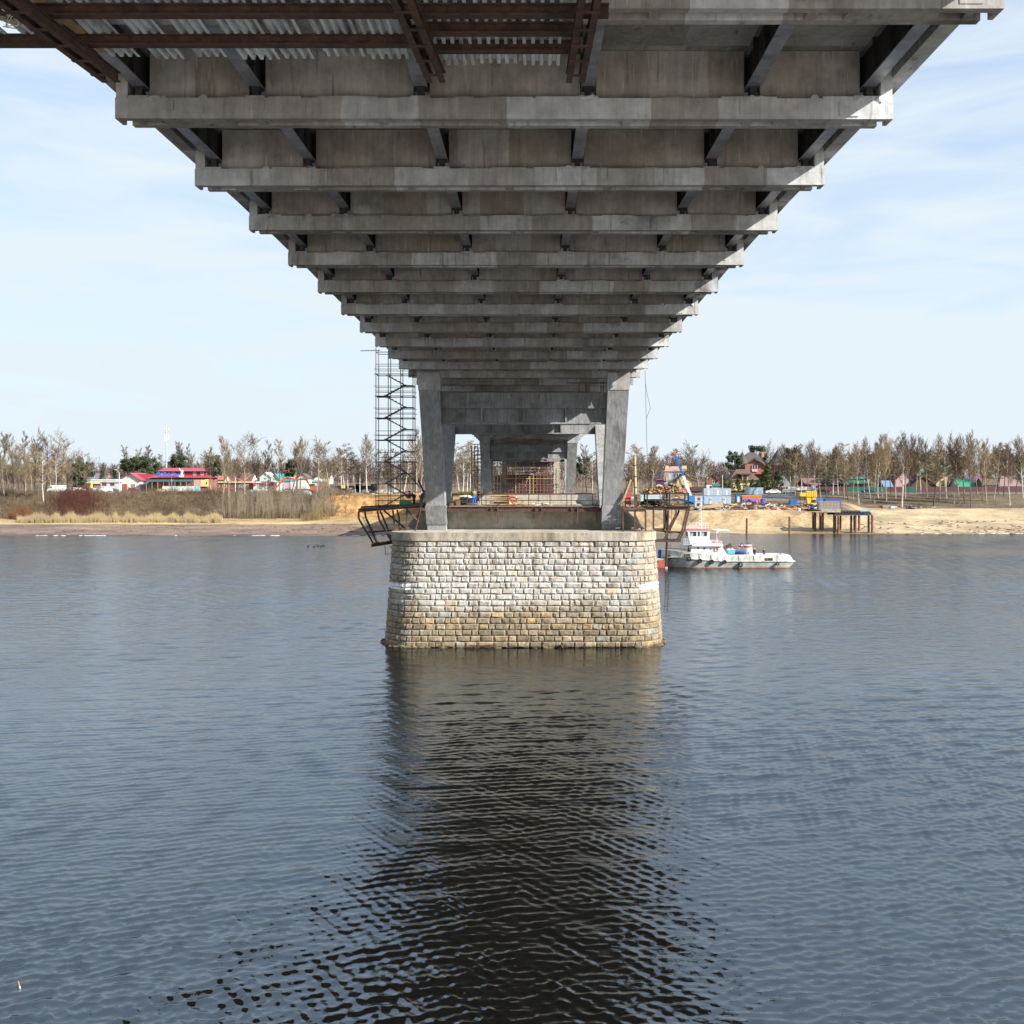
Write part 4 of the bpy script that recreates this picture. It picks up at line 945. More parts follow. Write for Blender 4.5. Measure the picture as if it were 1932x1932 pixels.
for k in range(4): a = k * math.pi / 4; MB().bar((x - .32 * math.cos(a), -.9, z - .32 * math.sin(a)), (x + .32 * math.cos(a), -.9, z + .32 * math.sin(a)), .03).part('spoke', M_WHITE, wl_)
x, z = tx(1105, 650); m = MB(); m.blob((x, -.6, z), (1.0, .8, .38), q, 12, 6, .1); m.part('tarpaulin_cover', M_NAVY, tug)
x, z = tx(1640, 672); m = MB()
for k in range(7): m.tube((x - .5 + k * .17, -1, z - .15), (x - .6 + k * .2 + rr.uniform(-.1, .1), -.9, z + rr.uniform(.05, .35)), .05, n=5)
m.part('tow_hook', M_BLACK, tug)
m = MB()
for k in range(3): x, z = tx(1480 + k * 28, 668 + 3 * (k % 2)); m.tube((x, -1.2, z - .2), (x + .3, -1.2, z + .05), .09, n=6)
m.part('bitts', M_YEL, tug)
MB().box(.9, 23, -2.4, 2.4, 1.9, 2.0).part('deck', M_HULLG, tug)
MB().path([(.3, 0, 3.2), (1.4, 0, 3.45), (3.2, -1.8, 3.42), (5.2, -2.3, 3.2)], .05).part('bow_rail', M_BLACK, tug)
bx, _ = tx(1420, 680); person('deckhand in dark brown clothes standing low on the aft deck of the tug', (tug.location.x + bx, TY - .6, 1.75), R(20), M_DARKC, M_DARKC, None)
bx, _ = tx(1288, 680); person('deckhand in black and yellow jacket beside the tug funnel', (tug.location.x + bx, TY - 1.2, 1.75), R(-40), M_DARKC, M_NAVY, M_YEL)
bx, _ = tx(418, 640); person('person in dark red standing at the front of the tug deckhouse', (tug.location.x + bx, TY - 1.0, 2.1), R(90), mat('maroon_cloth', (.12, .02, .02), rough=.9), M_DARKC, None)
# barge
t = thing('barge', 'bow of a red and grey barge lying left of the tug behind the pier', 'barge', (P(1232, 1068, TY).x - 1.5, TY + 1, 0))
MB().hexa([(-5, -3, -.3), (3.4, -3, -.3), (3.4, 3, -.3), (-5, 3, -.3), (-5, -3, 1.35), (3.9, -3, 1.35), (3.9, 3, 1.35), (-5, 3, 1.35)]).part('hull', mat('barge_red', (.42, .10, .07), rough=.7, var=.35, dirt=(.2, .15, .12), dirt_amt=.5), t); MB().box(-5, 3.7, -2.9, 2.9, 1.353, 1.6).part('deck', M_HULLG, t); MB().box(2.5, 3.0, -1, -.4, 1.6, 3.1).part('post', mat('barge_blue', (.03, .08, .3), var=.3), t)
MB().tube((3.2, -1.5, 1.6), (4.6, -1, 3.6), .04, n=5).part('mooring_line', M_CYAN, t)
# mooring pile
t = thing('mooring_pile', 'tall rusty steel pile standing in the water in front of the tug bow', 'pile', (P(1256, 1069, 184).x, 184, 0))
MB().tube((0, 0, -1), (.45, 0, 10.5), .21, n=12).part('pipe', M_RUST, t); MB().tube((.42, 0, 9.3), (.425, 0, 9.6), .26, n=12).part('collar', M_RUSTD, t); MB().tube((.15, 0, 3.2), (.155, 0, 3.3), .24, n=12).part('collar', M_RUSTD, t)
MB().box(-.1, .3, -.3, -.2, .0, .35).part('plate', M_WHITE, t)
# rusty frame and debris caught at the foot of the pier, float, ducks
t = thing('steel_wreckage', 'rusty steel frame caught at the waterline left of centre of the pier foot', 'scrap metal', (P(905, 1222, 97.1).x, 97.0, .1))
MB().bar((-1.6, 0, 0), (1.6, .1, .25), .1).part('bar', M_RUST, t)
for k in (-.9, -.2, .9): MB().bar((k, 0, -.25), (k, 0, .2), .07).part('stub', M_RUST, t)
MB().bar((-1.0, .05, .2), (1.3, .05, .05), .07).part('bar', M_RUSTD, t)
t = thing('drift_stump', 'dark tangled stump of driftwood at the waterline right of centre of the pier foot', 'driftwood', (P(1062, 1222, 97.1).x, 97.0, .05)); m = MB()
for k in range(9): a = rr.uniform(0, 3.14); m.tube((0, 0, 0), (.5 * math.cos(a), rr.uniform(-.2, .2), .45 * math.sin(a)), .09, .03, 5)
m.part('roots', M_RUSTD, t)
t = thing('fishing_float', 'small orange and white float standing in the water at the lower left', 'float', P(38, 1866, 32.2)); t.location.z = .0; t.rotation_euler = (0, R(-15), 0)
MB().tube((0, 0, -.05), (0, 0, .09), .018, n=8).part('stem', M_WHITE, t); MB().tube((0, 0, .09), (0, 0, .24), .018, .012, n=8).part('tip', M_BUOY, t)
def duck(px, py, lab):
    y = CAMZ * 1932 / (py - 905); m = MB(); m.blob((0, 0, .08), (.28, .14, .12), rr, 8, 5, .05); m.blob((.24, 0, .28), (.09, .07, .08), rr, 6, 4, 0); m.tube((.2, 0, .1), (.24, 0, .28), .05, n=6); m.tube((.3, 0, .27), (.42, 0, .25), .03, .015, 5)
    o = place('duck', m.mesh('duck', True), M_DARKC, None, (P(px, py, y).x, y, .0)); tag(o, lab, 'duck', 'ducks swimming far left of the pier')
duck(581, 1031, 'dark duck swimming alone at the left end of the little group'); duck(592, 1032, 'second duck from the left of the swimming group'); duck(599, 1030.5, 'duck in the middle of the swimming group'); duck(605, 1031.5, 'duck near the right of the swimming group'); duck(610, 1030.5, 'rightmost duck of the swimming group')
rf = random.Random(99)
# ---------------------------------------------------------------- far bank terrain
PROF_L = [(270, -3), (287, -.4), (290, .02), (315, .9), (340, 1.6), (352, 2.3), (364, 3.3), (372, 6.2), (384, 10.4), (392, 11.1), (430, 11.3), (600, 12), (1200, 15), (6000, 30)]
PROF_C = [(270, -3), (287, -.4), (290, .02), (315, .9), (340, 2.0), (352, 3.0), (362, 3.8), (366, 5.5), (371, 10.2), (392, 11.0), (430, 11.2), (600, 12), (1200, 15), (6000, 30)]
PROF_M = [(270, -3), (298, -.5), (301.5, .02), (314, .9), (319, 2.0), (325, 5.4), (329, 6.1), (345, 7.0), (370, 8.9), (400, 10.6), (430, 11.0), (600, 12), (1200, 15), (6000, 30)]
PROF_R = [(270, -3), (296, -.4), (300, .02), (320, 1.6), (350, 4.6), (362, 5.9), (380, 8.0), (403, 10.4), (412, 10.75), (430, 10.9), (600, 12), (1200, 15), (6000, 30)]
def lin(pf, y):
    for (a, u), (b, v) in zip(pf, pf[1:]):
        if y <= b: return u + (v - u) * (y - a) / (b - a)
    return pf[-1][1]
def sst(x, a, b): t = min(max((x - a) / (b - a), 0), 1); return t * t * (3 - 2 * t)
def wts(px):
    l = 1 - sst(px, 570, 615); r = sst(px, 1585, 1640); c = sst(px, 570, 615) * (1 - sst(px, 760, 900)); m = max(0, 1 - l - r - c); return l, c, m, r
def ground(X, y):
    px = X / y * 1932 + 1005; l, c, m, r = wts(px)
    return l * lin(PROF_L, y) + c * lin(PROF_C, y) + m * lin(PROF_M, y) + r * lin(PROF_R, y)
def ysolve(px, py, y0=300., y1=440.):
    y = y0
    while y < y1:
        if ground((px - 1005) / 1932 * y, y) >= CAMZ - (py - 905) / 1932 * y: return y
        y += .5
    return y1
def gp(px, y, dz=0.0): X = (px - 1005) / 1932 * y; return Vector((X, y, ground(X, y) + dz))
def terrain():
    ys = np.concatenate([np.linspace(272, 440, 300), np.geomspace(442, 6000, 60)]); pxs = np.linspace(-520, 2460, 760)
    npz = lambda pf: np.interp(ys, [a for a, _ in pf], [b for _, b in pf])
    PL_, PC, PM, PR_ = npz(PROF_L), npz(PROF_C), npz(PROF_M), npz(PROF_R)
    W = np.array([wts(p) for p in pxs])
    Z = PL_[:, None] * W[:, 0] + PC[:, None] * W[:, 1] + PM[:, None] * W[:, 2] + PR_[:, None] * W[:, 3]
    Y = np.repeat(ys[:, None], len(pxs), 1); X = (pxs[None, :] - 1005) / 1932 * Y
    def fn(s, seed):
        g = np.random.default_rng(seed); o = np.zeros_like(X); a = 1.0
        for k in range(5):
            for _ in range(3):
                th = g.uniform(0, 6.28); o += a * np.sin((X * math.cos(th) + Y * math.sin(th)) / s * (2 ** k) + g.uniform(0, 6.28) + 1.5 * np.sin((X * math.sin(th) - Y * math.cos(th)) / s * .7 * (2 ** k)))
            a *= .55
        return o / 3
    near = np.clip((440 - Y) / 60, 0, 1); wet = np.clip((Y - 292) / 12, 0, 1)
    n1 = fn(9., 1); n2 = fn(2.6, 2); n3 = fn(25., 3)
    scarp = np.exp(-((Y - 322) / 6.) ** 2) * W[:, 2] + np.exp(-((Y - 367) / 6.) ** 2) * W[:, 1]
    Z2 = Z + near * wet * (n1 * .12 + n2 * .05) + scarp * (n2 * .6 + n1 * .55)
    mound = 1.9 * np.exp(-(((X - (672 - 1005) / 1932 * 352) / 4.0) ** 2 + ((Y - 352) / 4.) ** 2)) + 1.0 * np.exp(-(((X - (640 - 1005) / 1932 * 356) / 2.6) ** 2 + ((Y - 357) / 3.) ** 2))
    Z2 = Z2 + mound * (1 + .15 * n2)
    shore = n3 * 2.5 + n1 * .6                    # the waterline wanders
    Z2 = np.where(Y < 312, Z2 - shore * .035 * np.clip((312 - Y) / 12, 0, 1), Z2)
    # base colours of the ground itself
    def c(r, g, b): return np.array([r, g, b])
    sandR, sandM, mud, straw, brown, leaf, road, dug = c(.36, .28, .18), c(.32, .245, .15), c(.17, .125, .105), c(.36, .27, .14), c(.10, .075, .045), c(.125, .095, .065), c(.13, .13, .135), c(.36, .21, .09)
    C = np.zeros(X.shape + (3,))
    def band(y, a, b, soft=2.0): yy = y + n1 * 1.6 + n2 * .9; return (np.clip((yy - a) / soft, 0, 1) * np.clip((b - yy) / soft, 0, 1))[..., None]
    def mixc(C, f, col): return C * (1 - f) + col * f
    L_ = np.ones(X.shape + (1,)) * mud; wetm = np.clip(n3 * .8 + .3, 0, 1)[..., None]; L_ = mixc(L_, wetm * .7, c(.27, .19, .12)); L_ = mixc(L_, band(Y, 333, 346), straw * 1.1); L_ = mixc(L_, band(Y, 345, 356), straw * .8); L_ = mixc(L_, band(Y, 355, 390), brown * 1.1); L_ = mixc(L_, band(Y, 388.5, 402, .8), road); L_ = mixc(L_, band(Y, 401, 9e3), leaf)
    Cc = mixc(np.ones(X.shape + (1,)) * mud, wetm * .6, c(.27, .19, .12)); Cc = mixc(Cc, band(Y, 331, 348), straw * .9); Cc = mixc(Cc, band(Y, 346, 361), dug * .9); Cc = mixc(Cc, band(Y, 358, 375), np.where((n1 > .2)[..., None], dug * .55, dug)); Cc = mixc(Cc, band(Y, 373, 9e3), leaf * 1.3)
    M_ = np.ones(X.shape + (1,)) * sandM; M_ = mixc(M_, band(Y, 316, 328) * .25, dug * .85); M_ = mixc(M_, band(Y, 330, 9e3), leaf * 1.1 + n2[..., None] * .03)
    Rr = np.ones(X.shape + (1,)) * sandR; Rr = mixc(Rr, band(Y, 298, 306, 4) * .6, sandR * .55); Rr = mixc(Rr, band(Y, 361, 9e3, 1.2), leaf); Rr = mixc(Rr, band(Y, 403, 412, .8), c(.16, .15, .15))
    C = L_ * W[:, 0][None, :, None] + Cc * W[:, 1][None, :, None] + M_ * W[:, 2][None, :, None] + Rr * W[:, 3][None, :, None]
    PX = np.repeat(pxs[None, :], len(ys), 0); ramp = (np.clip((PX - 1395 - (400 - Y) * 1.6) / 8, 0, 1) * np.clip((1520 - (400 - Y) * .9 - PX) / 8, 0, 1) * np.clip((Y - 366) / 4, 0, 1) * np.clip((402 - Y) / 2, 0, 1))[..., None]
    C = mixc(C, ramp, c(.14, .14, .15))
    top = ((Y > 392) & (Y < 408) & (PX > 1180) & (PX < 1640))[..., None]; C = np.where(top, C * .5 + c(.14, .13, .125) * .5, C)
    C = np.clip(C * (1 + .22 * n2[..., None] + .18 * n1[..., None]), .01, .9)
    dark = (np.exp(-((Z2 - .03) / .18) ** 2))[..., None]; C = C * (1 - .45 * dark)
    V = np.stack([X, Y, Z2], -1).reshape(-1, 3).astype(np.float32); NR, NC = X.shape
    i = np.arange(NR - 1)[:, None] * NC + np.arange(NC - 1)[None, :]; F = np.stack([i, i + 1, i + NC + 1, i + NC], -1).reshape(-1, 4)
    me = bpy.data.meshes.new('far_bank'); me.vertices.add(len(V)); me.vertices.foreach_set('co', V.ravel()); me.loops.add(F.size); me.loops.foreach_set('vertex_index', F.ravel().astype(np.int32))
    me.polygons.add(len(F)); me.polygons.foreach_set('loop_start', np.arange(0, F.size, 4, dtype=np.int32)); me.polygons.foreach_set('use_smooth', np.ones(len(F), bool)); me.update(calc_edges=True)
    ca = me.color_attributes.new('ground', 'FLOAT_COLOR', 'POINT'); ca.data.foreach_set('color', np.concatenate([C, np.ones(C.shape[:2] + (1,))], -1).astype(np.float32).ravel())
    m = bpy.data.materials.new('bank_ground'); m.use_nodes = True; n, l = m.node_tree.nodes, m.node_tree.links; b = n['Principled BSDF']; b.inputs['Roughness'].default_value = .95; b.inputs['Specular IOR Level'].default_value = .15
    at = n.new('ShaderNodeAttribute'); at.attribute_name = 'ground'; g = n.new('ShaderNodeNewGeometry')
    t = n.new('ShaderNodeTexNoise'); t.inputs['Scale'].default_value = .9; t.inputs['Detail'].default_value = 9; t.inputs['Roughness'].default_value = .75; l.new(g.outputs['Position'], t.inputs['Vector'])
    r = n.new('ShaderNodeMapRange'); r.inputs[1].default_value = .3; r.inputs[2].default_value = .7; r.inputs[3].default_value = .55; r.inputs[4].default_value = 1.4; l.new(t.outputs[0], r.inputs[0])
    x = n.new('ShaderNodeMixRGB'); x.blend_type = 'MULTIPLY'; x.inputs[0].default_value = 1; l.new(at.outputs['Color'], x.inputs[1]); l.new(r.outputs[0], x.inputs[2]); l.new(x.outputs[0], b.inputs['Base Color'])
    bp = n.new('ShaderNodeBump'); bp.inputs['Strength'].default_value = .8; bp.inputs['Distance'].default_value = .25; l.new(t.outputs[0], bp.inputs['Height']); l.new(bp.outputs[0], b.inputs['Normal'])
    structure('far_bank', me, m)
terrain()

# ---------------------------------------------------------------- third pier and its scaffolding on the bank
p3 = thing('bridge_pier', 'third pier with pale concrete legs standing on the far bank inside dense scaffolding', 'bridge pier', (XC, 362, 0), group='piers of the bridge')
gz = 10.0; tz3 = CAMZ + (905 - 833) / 1932 * 362 + 1.5
MB().box(-11, 11, -1.0, 5.0, 2.0, gz - .2).part('footing', M_BASE, p3)
M_LEG3 = mat('pale_leg_concrete', (.42, .41, .38), rough=.9, var=.15, dirt=(.3, .28, .25))
for s in (-1, 1):
    a, b = sorted((s * 8.1, s * 10.1)); MB().box(a, b, 0, 1.6, gz - 1, B(362) + .0).part('leg', M_LEG3, p3)
    a, b = sorted((s * 8.08, s * 10.12)); MB().box(a, b, -.03, 1.63, gz + 3.2, gz + 4.6).part('wrap', mat('grey_wrap', (.22, .25, .30), var=.3), p3)
MB().box(-8.1, 8.1, .2, 1.2, B(362) - 3.6, B(362) - 1.2).part('portal_beam', M_LEG3, p3)
M_TUBE = [mat('scaffold_brown', (.28, .13, .09), rough=.6, var=.4, scale=2), mat('scaffold_yellow', (.62, .50, .16), rough=.6, var=.3, scale=2), mat('scaffold_pale', (.62, .58, .52), rough=.6, var=.3, scale=2), mat('scaffold_plum', (.24, .08, .09), rough=.6, var=.4, scale=2)]
def lattice(label, x0, x1, y, z0, z1, nx, nz, dep, ny, seed, planks=True):
    q = random.Random(seed); t = thing('scaffolding', label, 'scaffold', ((x0 + x1) / 2, y, z0), 0, 'scaffolding on the far bank'); W = x1 - x0; H = z1 - z0
    for j in range(ny):
        yy = dep * j / max(1, ny - 1)
        for i in range(nx + 1):
            x = -W / 2 + W * i / nx; MB().tube((x, yy, 0), (x, yy, H - q.uniform(0, .8)), .07, n=4).part('standard', q.choice(M_TUBE), t)
        for k in range(1, nz + 1):
            z = H * k / nz; a = -W / 2 + (q.uniform(0, .3) * W if q.random() < .3 else 0); b = W / 2 - (q.uniform(0, .3) * W if q.random() < .3 else 0)
            MB().tube((a, yy, z), (b, yy, z), .065, n=4).part('ledger', q.choice(M_TUBE), t)
    if planks:
        for k in range(1, nz):
            for _ in range(2):
                z = H * k / nz + q.uniform(-.1, .3); a = q.uniform(-W / 2, W / 4); b = a + q.uniform(W / 5, W / 2); b = min(b, W / 2); MB().box(a, b, .2, dep - .1, z, z + .12).part('deck_boards', q.choice([M_RUSTD, M_TUBE[3], M_BLACK, M_BLACK]), t)
    for _ in range(6): MB().tube((q.uniform(-W / 2, 0), 0, q.uniform(0, H / 2)), (q.uniform(0, W / 2), 0, q.uniform(H / 2, H)), .05, n=4).part('brace', q.choice(M_TUBE), t)
    return t
xq = lambda px, y: (px - 1005) / 1932 * y
lattice('dense brown and yellow scaffold grid filling the space between the far pier legs', xq(953, 356), xq(1046, 356), 356, 9.2, CAMZ + (905 - 864) / 1932 * 356, 14, 14, 5, 4, 1)
lattice('dark strip of scaffolding left of the far pier legs', xq(926, 356), xq(944, 356), 357, 9.2, CAMZ + (905 - 866) / 1932 * 356, 3, 10, 3, 3, 2)
lattice('light strip of scaffolding right of the far pier legs', xq(1056, 356), xq(1074, 356), 357, 9.2, CAMZ + (905 - 868) / 1932 * 356, 3, 7, 3, 2, 3)
lattice('ragged scaffold tower standing left of the second pier', xq(889, 232), xq(907, 232), 232, 10.5, CAMZ + (905 - 838) / 1932 * 232, 3, 16, 2.2, 3, 4)
m = MB(); m.box(-20, 20, 0, .2, 0, 7.6)
t = thing('site_backdrop', 'dark brown stacked shuttering boards behind the far pier scaffolding', 'shuttering', (0, 366, 10))
for k in range(26):
    z = .3 * k; a = xq(927, 366) + rf.uniform(0, 1); b = xq(1050, 366) + rf.uniform(-1, 1); MB().box(a, b, rf.uniform(0, .3), .6, z, z + .24).part('board', rf.choice([M_RUSTD, M_BLACK, M_BLACK, M_BLACK]), t)

# ---------------------------------------------------------------- trees
def leafless(seed, H, spread, twig_r, n_lv, kind):
    q = random.Random(seed); tr, cr = MB(), MB()
    def seg(m, a, b, r0, r1, n): m.tube(a, b, r0, r1, n, cap=False)
    p = Vector((0, 0, -.6)); pts = [p.copy()]; d = Vector((q.uniform(-.16, .16), q.uniform(-.1, .1), 1)); nseg = 9; r0 = H * (.012 if kind != 'birch' else .0110)
    for i in range(nseg):
        d = (d + Vector((q.uniform(-.09, .09), q.uniform(-.09, .09), .25))).normalized(); p = p + d * (H * .9 / nseg); pts.append(p.copy())
    R_ = [r0 * (1 - .88 * i / nseg) for i in range(nseg + 1)]
    for i in range(nseg): seg(tr, pts[i], pts[i + 1], R_[i], R_[i + 1], 6)
    def branch(p, d, L, r, lv):
        k = 4 if lv <= 1 else 3; c = p.copy(); dd = d.normalized(); st = []
        up = {'poplar': .30, 'birch': -.02, 'broad': .12, 'thin': .2}[kind]
        for i in range(k):
            dd = (dd + Vector((q.uniform(-.2, .2), q.uniform(-.2, .2), up + q.uniform(-.12, .12)))).normalized(); e = c + dd * L / k
            ra = r * (1 - .7 * i / k); rb = r * (1 - .7 * (i + 1) / k); seg(tr if lv == 0 else cr, c, e, max(ra, twig_r), max(rb, twig_r), 3 if lv else 4); st.append((c, e, dd)); c = e
        if lv < n_lv:
            n = {0: 7, 1: 6, 2: 4}[lv]
            for i in range(n):
                a, b, di = st[min(k - 1, int(k * (i + 1.0) / n * .999))]; t = q.random(); s = a.lerp(b, t)
                ax = Vector((q.uniform(-1, 1), q.uniform(-1, 1), q.uniform(-.4, .5))).normalized(); nd = (di * .75 + ax * .75); branch(s, nd, L * q.uniform(.42, .62), r * .42, lv + 1)
    nb = {'poplar': 17, 'birch': 20, 'broad': 17, 'thin': 13}[kind]; lo = {'poplar': .33, 'birch': .36, 'broad': .22, 'thin': .42}[kind]
    for i in range(nb):
        f = lo + (1 - lo) * (i + q.random() * .6) / nb; f = min(f, .985); k = f * nseg; j = int(k); s = pts[j].lerp(pts[min(j + 1, nseg)], k - j)
        an = q.uniform(0, 6.28); el = {'poplar': .95, 'birch': .55, 'broad': .45, 'thin': .8}[kind]; dv = Vector((math.cos(an), math.sin(an), el))
        L = spread * (1.15 - .75 * (f - lo) / (1 - lo)) * q.uniform(.7, 1.15) * (1 if f > lo + .12 else .75); branch(s, dv, L, R_[j] * .5, 0)
    return tr.mesh('trunk'), cr.mesh('crown')
def pine(seed, H, kind):
    q = random.Random(seed); tr, cr = MB(), MB(); tr.tube((0, 0, -.5), (q.uniform(-.3, .3), 0, H * .93), H * .014 + .05, .05, 6)
    def tuft(c, s, n):
        for _ in range(n):
            d = Vector((q.gauss(0, 1), q.gauss(0, 1), q.gauss(0, .8))).normalized(); o = Vector(c) + d * s * q.uniform(.15, 1) ; a = Vector((q.uniform(-1, 1), q.uniform(-1, 1), q.uniform(-1, 1))).normalized() * s * .28; b = a.cross(d).normalized() * s * .2
            k = len(cr.v); cr.v += [tuple(o - a), tuple(o + a * .6 + b), tuple(o + a * .4 - b + d * s * .15)]; cr.f.append((k, k + 1, k + 2))
    if kind == 'pine':
        for i in range(26):
            f = q.uniform(.45, 1) ** .8; an = q.uniform(0, 6.28); rr_ = H * .17 * (1.15 - abs(f - .75) * 1.6) * q.uniform(.5, 1.05); c = (rr_ * math.cos(an), rr_ * math.sin(an), H * f)
            tr.tube((0, 0, H * f * .93), c, .05, .02, 3, False); tuft(c, H * .075, 90)
    else:
        for i in range(60):
            f = q.uniform(.06, .98); an = q.uniform(0, 6.28); rr_ = H * (.26 if kind == 'bushy' else .18) * (1 - f) ** .7 * q.uniform(.5, 1.05) + .1; c = (rr_ * math.cos(an), rr_ * math.sin(an), H * f); tuft(c, H * .075, 60)
    return tr.mesh('trunk'), cr.mesh('crown')
TR = {'poplar': [leafless(10 + i, 24, 6.4, .037, 2, 'poplar') for i in range(5)], 'birch': [leafless(30 + i, 21, 4.0, .035, 2, 'birch') for i in range(4)], 'broad': [leafless(50 + i, 21, 7.6, .038, 2, 'broad') for i in range(3)], 'thin': [leafless(70 + i, 21, 3.8, .035, 2, 'thin') for i in range(3)],
      'pine': [pine(80 + i, 18, 'pine') for i in range(3)], 'bushy': [pine(85 + i, 8, 'bushy') for i in range(2)], 'spruce': [pine(90 + i, 14, 'cone') for i in range(2)]}
HT = {'poplar': 24, 'birch': 21, 'broad': 21, 'thin': 21, 'pine': 18, 'bushy': 8, 'spruce': 14}
M_BARK = {'tan': mat('tan_bark', (.34, .29, .21), rough=.9, var=.35, scale=1.5, obj_var=.2, dirt=(.13, .10, .07), dirt_scale=.4), 'white': mat('birch_bark', (.52, .50, .45), rough=.8, var=.3, scale=2, obj_var=.1, dirt=(.08, .07, .06), dirt_scale=.7), 'dark': mat('dark_bark', (.11, .09, .065), rough=.9, var=.3, obj_var=.2)}
M_TWIG = {'tan': mat('tan_twigs', (.22, .165, .10), rough=.9, var=.2, obj_var=.25, bump=0), 'plum': mat('plum_twigs', (.13, .08, .06), rough=.9, var=.2, obj_var=.2, bump=0), 'grey': mat('grey_twigs', (.14, .11, .075), rough=.9, var=.2, obj_var=.2, bump=0)}
M_NEEDLE = mat('needles', (.035, .055, .022), rough=.85, var=.45, scale=.6, obj_var=.3, bump=0, dirt=(.09, .10, .03), dirt_scale=.5, dirt_amt=.6); M_NEEDLE2 = mat('yellow_green_needles', (.085, .105, .03), rough=.85, var=.45, scale=.8, obj_var=.2, bump=0)
tcount = {}
def tree(kind, px, top, y, bark='tan', twig='tan', label=None, group=None, wide=1.0, name=None, dz=0, var=None):
    tr, cr = TR[kind][(rf.randrange(9) if var is None else var) % len(TR[kind])]; b = gp(px, y, dz); h = (CAMZ - (top - 905) / 1932 * y) - b.z; s = max(h, 1.5) / HT[kind]
    nm = name or {'poplar': 'poplar_tree', 'birch': 'birch_tree', 'broad': 'leafless_tree', 'thin': 'leafless_tree', 'pine': 'pine_tree', 'bushy': 'conifer_tree', 'spruce': 'spruce_tree'}[kind]
    t = thing(nm, label, 'tree', b, rf.uniform(0, 6.28), group); t.scale = (s * wide, s * wide, s)
    for n_, me, mm in (('trunk', tr, M_BARK[bark] if kind in ('poplar', 'birch', 'broad', 'thin') else M_BARK['dark']), ('crown', cr, (M_TWIG[twig] if kind in ('poplar', 'birch', 'broad', 'thin') else (M_NEEDLE2 if twig == 'yellow' else M_NEEDLE)))):
        if not me.materials: me.materials.append(mm)
        o = place(n_, me, None, t); o.material_slots[0].link = 'OBJECT'; o.material_slots[0].material = mm
    return t
G1, G2, G3, G4 = 'tall dark leafless trees at the left edge', 'leafless trees along the left bank road', 'leafless trees beyond the middle of the river bank', 'leafless trees on the slope above the right beach'
# left cluster
for px, top, k, bk, tg_, y, L in ((6, 812, 'thin', 'dark', 'grey', 400, 'thin dark leafless tree at the very left edge of the photo'), (19, 806, 'thin', 'dark', 'grey', 402, 'tall dark slim tree, second from the left edge'), (30, 807, 'thin', 'dark', 'grey', 404, 'tall dark slim tree, third from the left edge'), (47, 805, 'thin', 'dark', 'plum', 401, 'tall dark slim tree, fourth from the left edge'),
        (65, 815, 'thin', 'dark', 'plum', 403, 'dark slim tree behind pale poplars, fifth from the left edge'), (86, 814, 'broad', 'dark', 'plum', 405, 'dark wide-topped tree between the left poplars'), (117, 815, 'broad', 'dark', 'grey', 404, 'dark spreading tree rising above the white van'),
        (27, 838, 'poplar', 'tan', 'tan', 386, 'stout tan poplar low at the left edge'), (8, 850, 'poplar', 'tan', 'tan', 382, 'short tan poplar leaning at the left edge'), (48, 846, 'poplar', 'tan', 'tan', 384, 'tan poplar in front of tall dark trees at the left'), (72, 838, 'poplar', 'tan', 'tan', 378, 'pale forked poplar rooted low on the left bank'), (82, 842, 'birch', 'white', 'tan', 377, 'white stemmed birch beside the forked poplar'),
        (104, 842, 'birch', 'white', 'tan', 389, 'white birch with a bare leaning trunk in front of the van'), (60, 862, 'poplar', 'tan', 'tan', 388, 'small tan poplar among the left cluster'), (95, 868, 'poplar', 'tan', 'plum', 398, 'small brownish tree behind the white birch'), (122, 866, 'broad', 'tan', 'tan', 402, 'small spreading tan tree left of the parked van'),
        (160, 846, 'broad', 'dark', 'grey', 398, 'dark round-headed leafless tree in front of the car park evergreens')):
    tree(k, px, top, y, bk, tg_, L, G1)
for i in range(16):
    px = rf.uniform(-30, 130); tree('poplar', px, rf.uniform(862, 892), rf.uniform(404, 430), 'dark', rf.choice(['plum', 'grey', 'tan']), 'low brown undergrowth tree inside the left cluster', 'undergrowth trees inside the left cluster', wide=1.3)
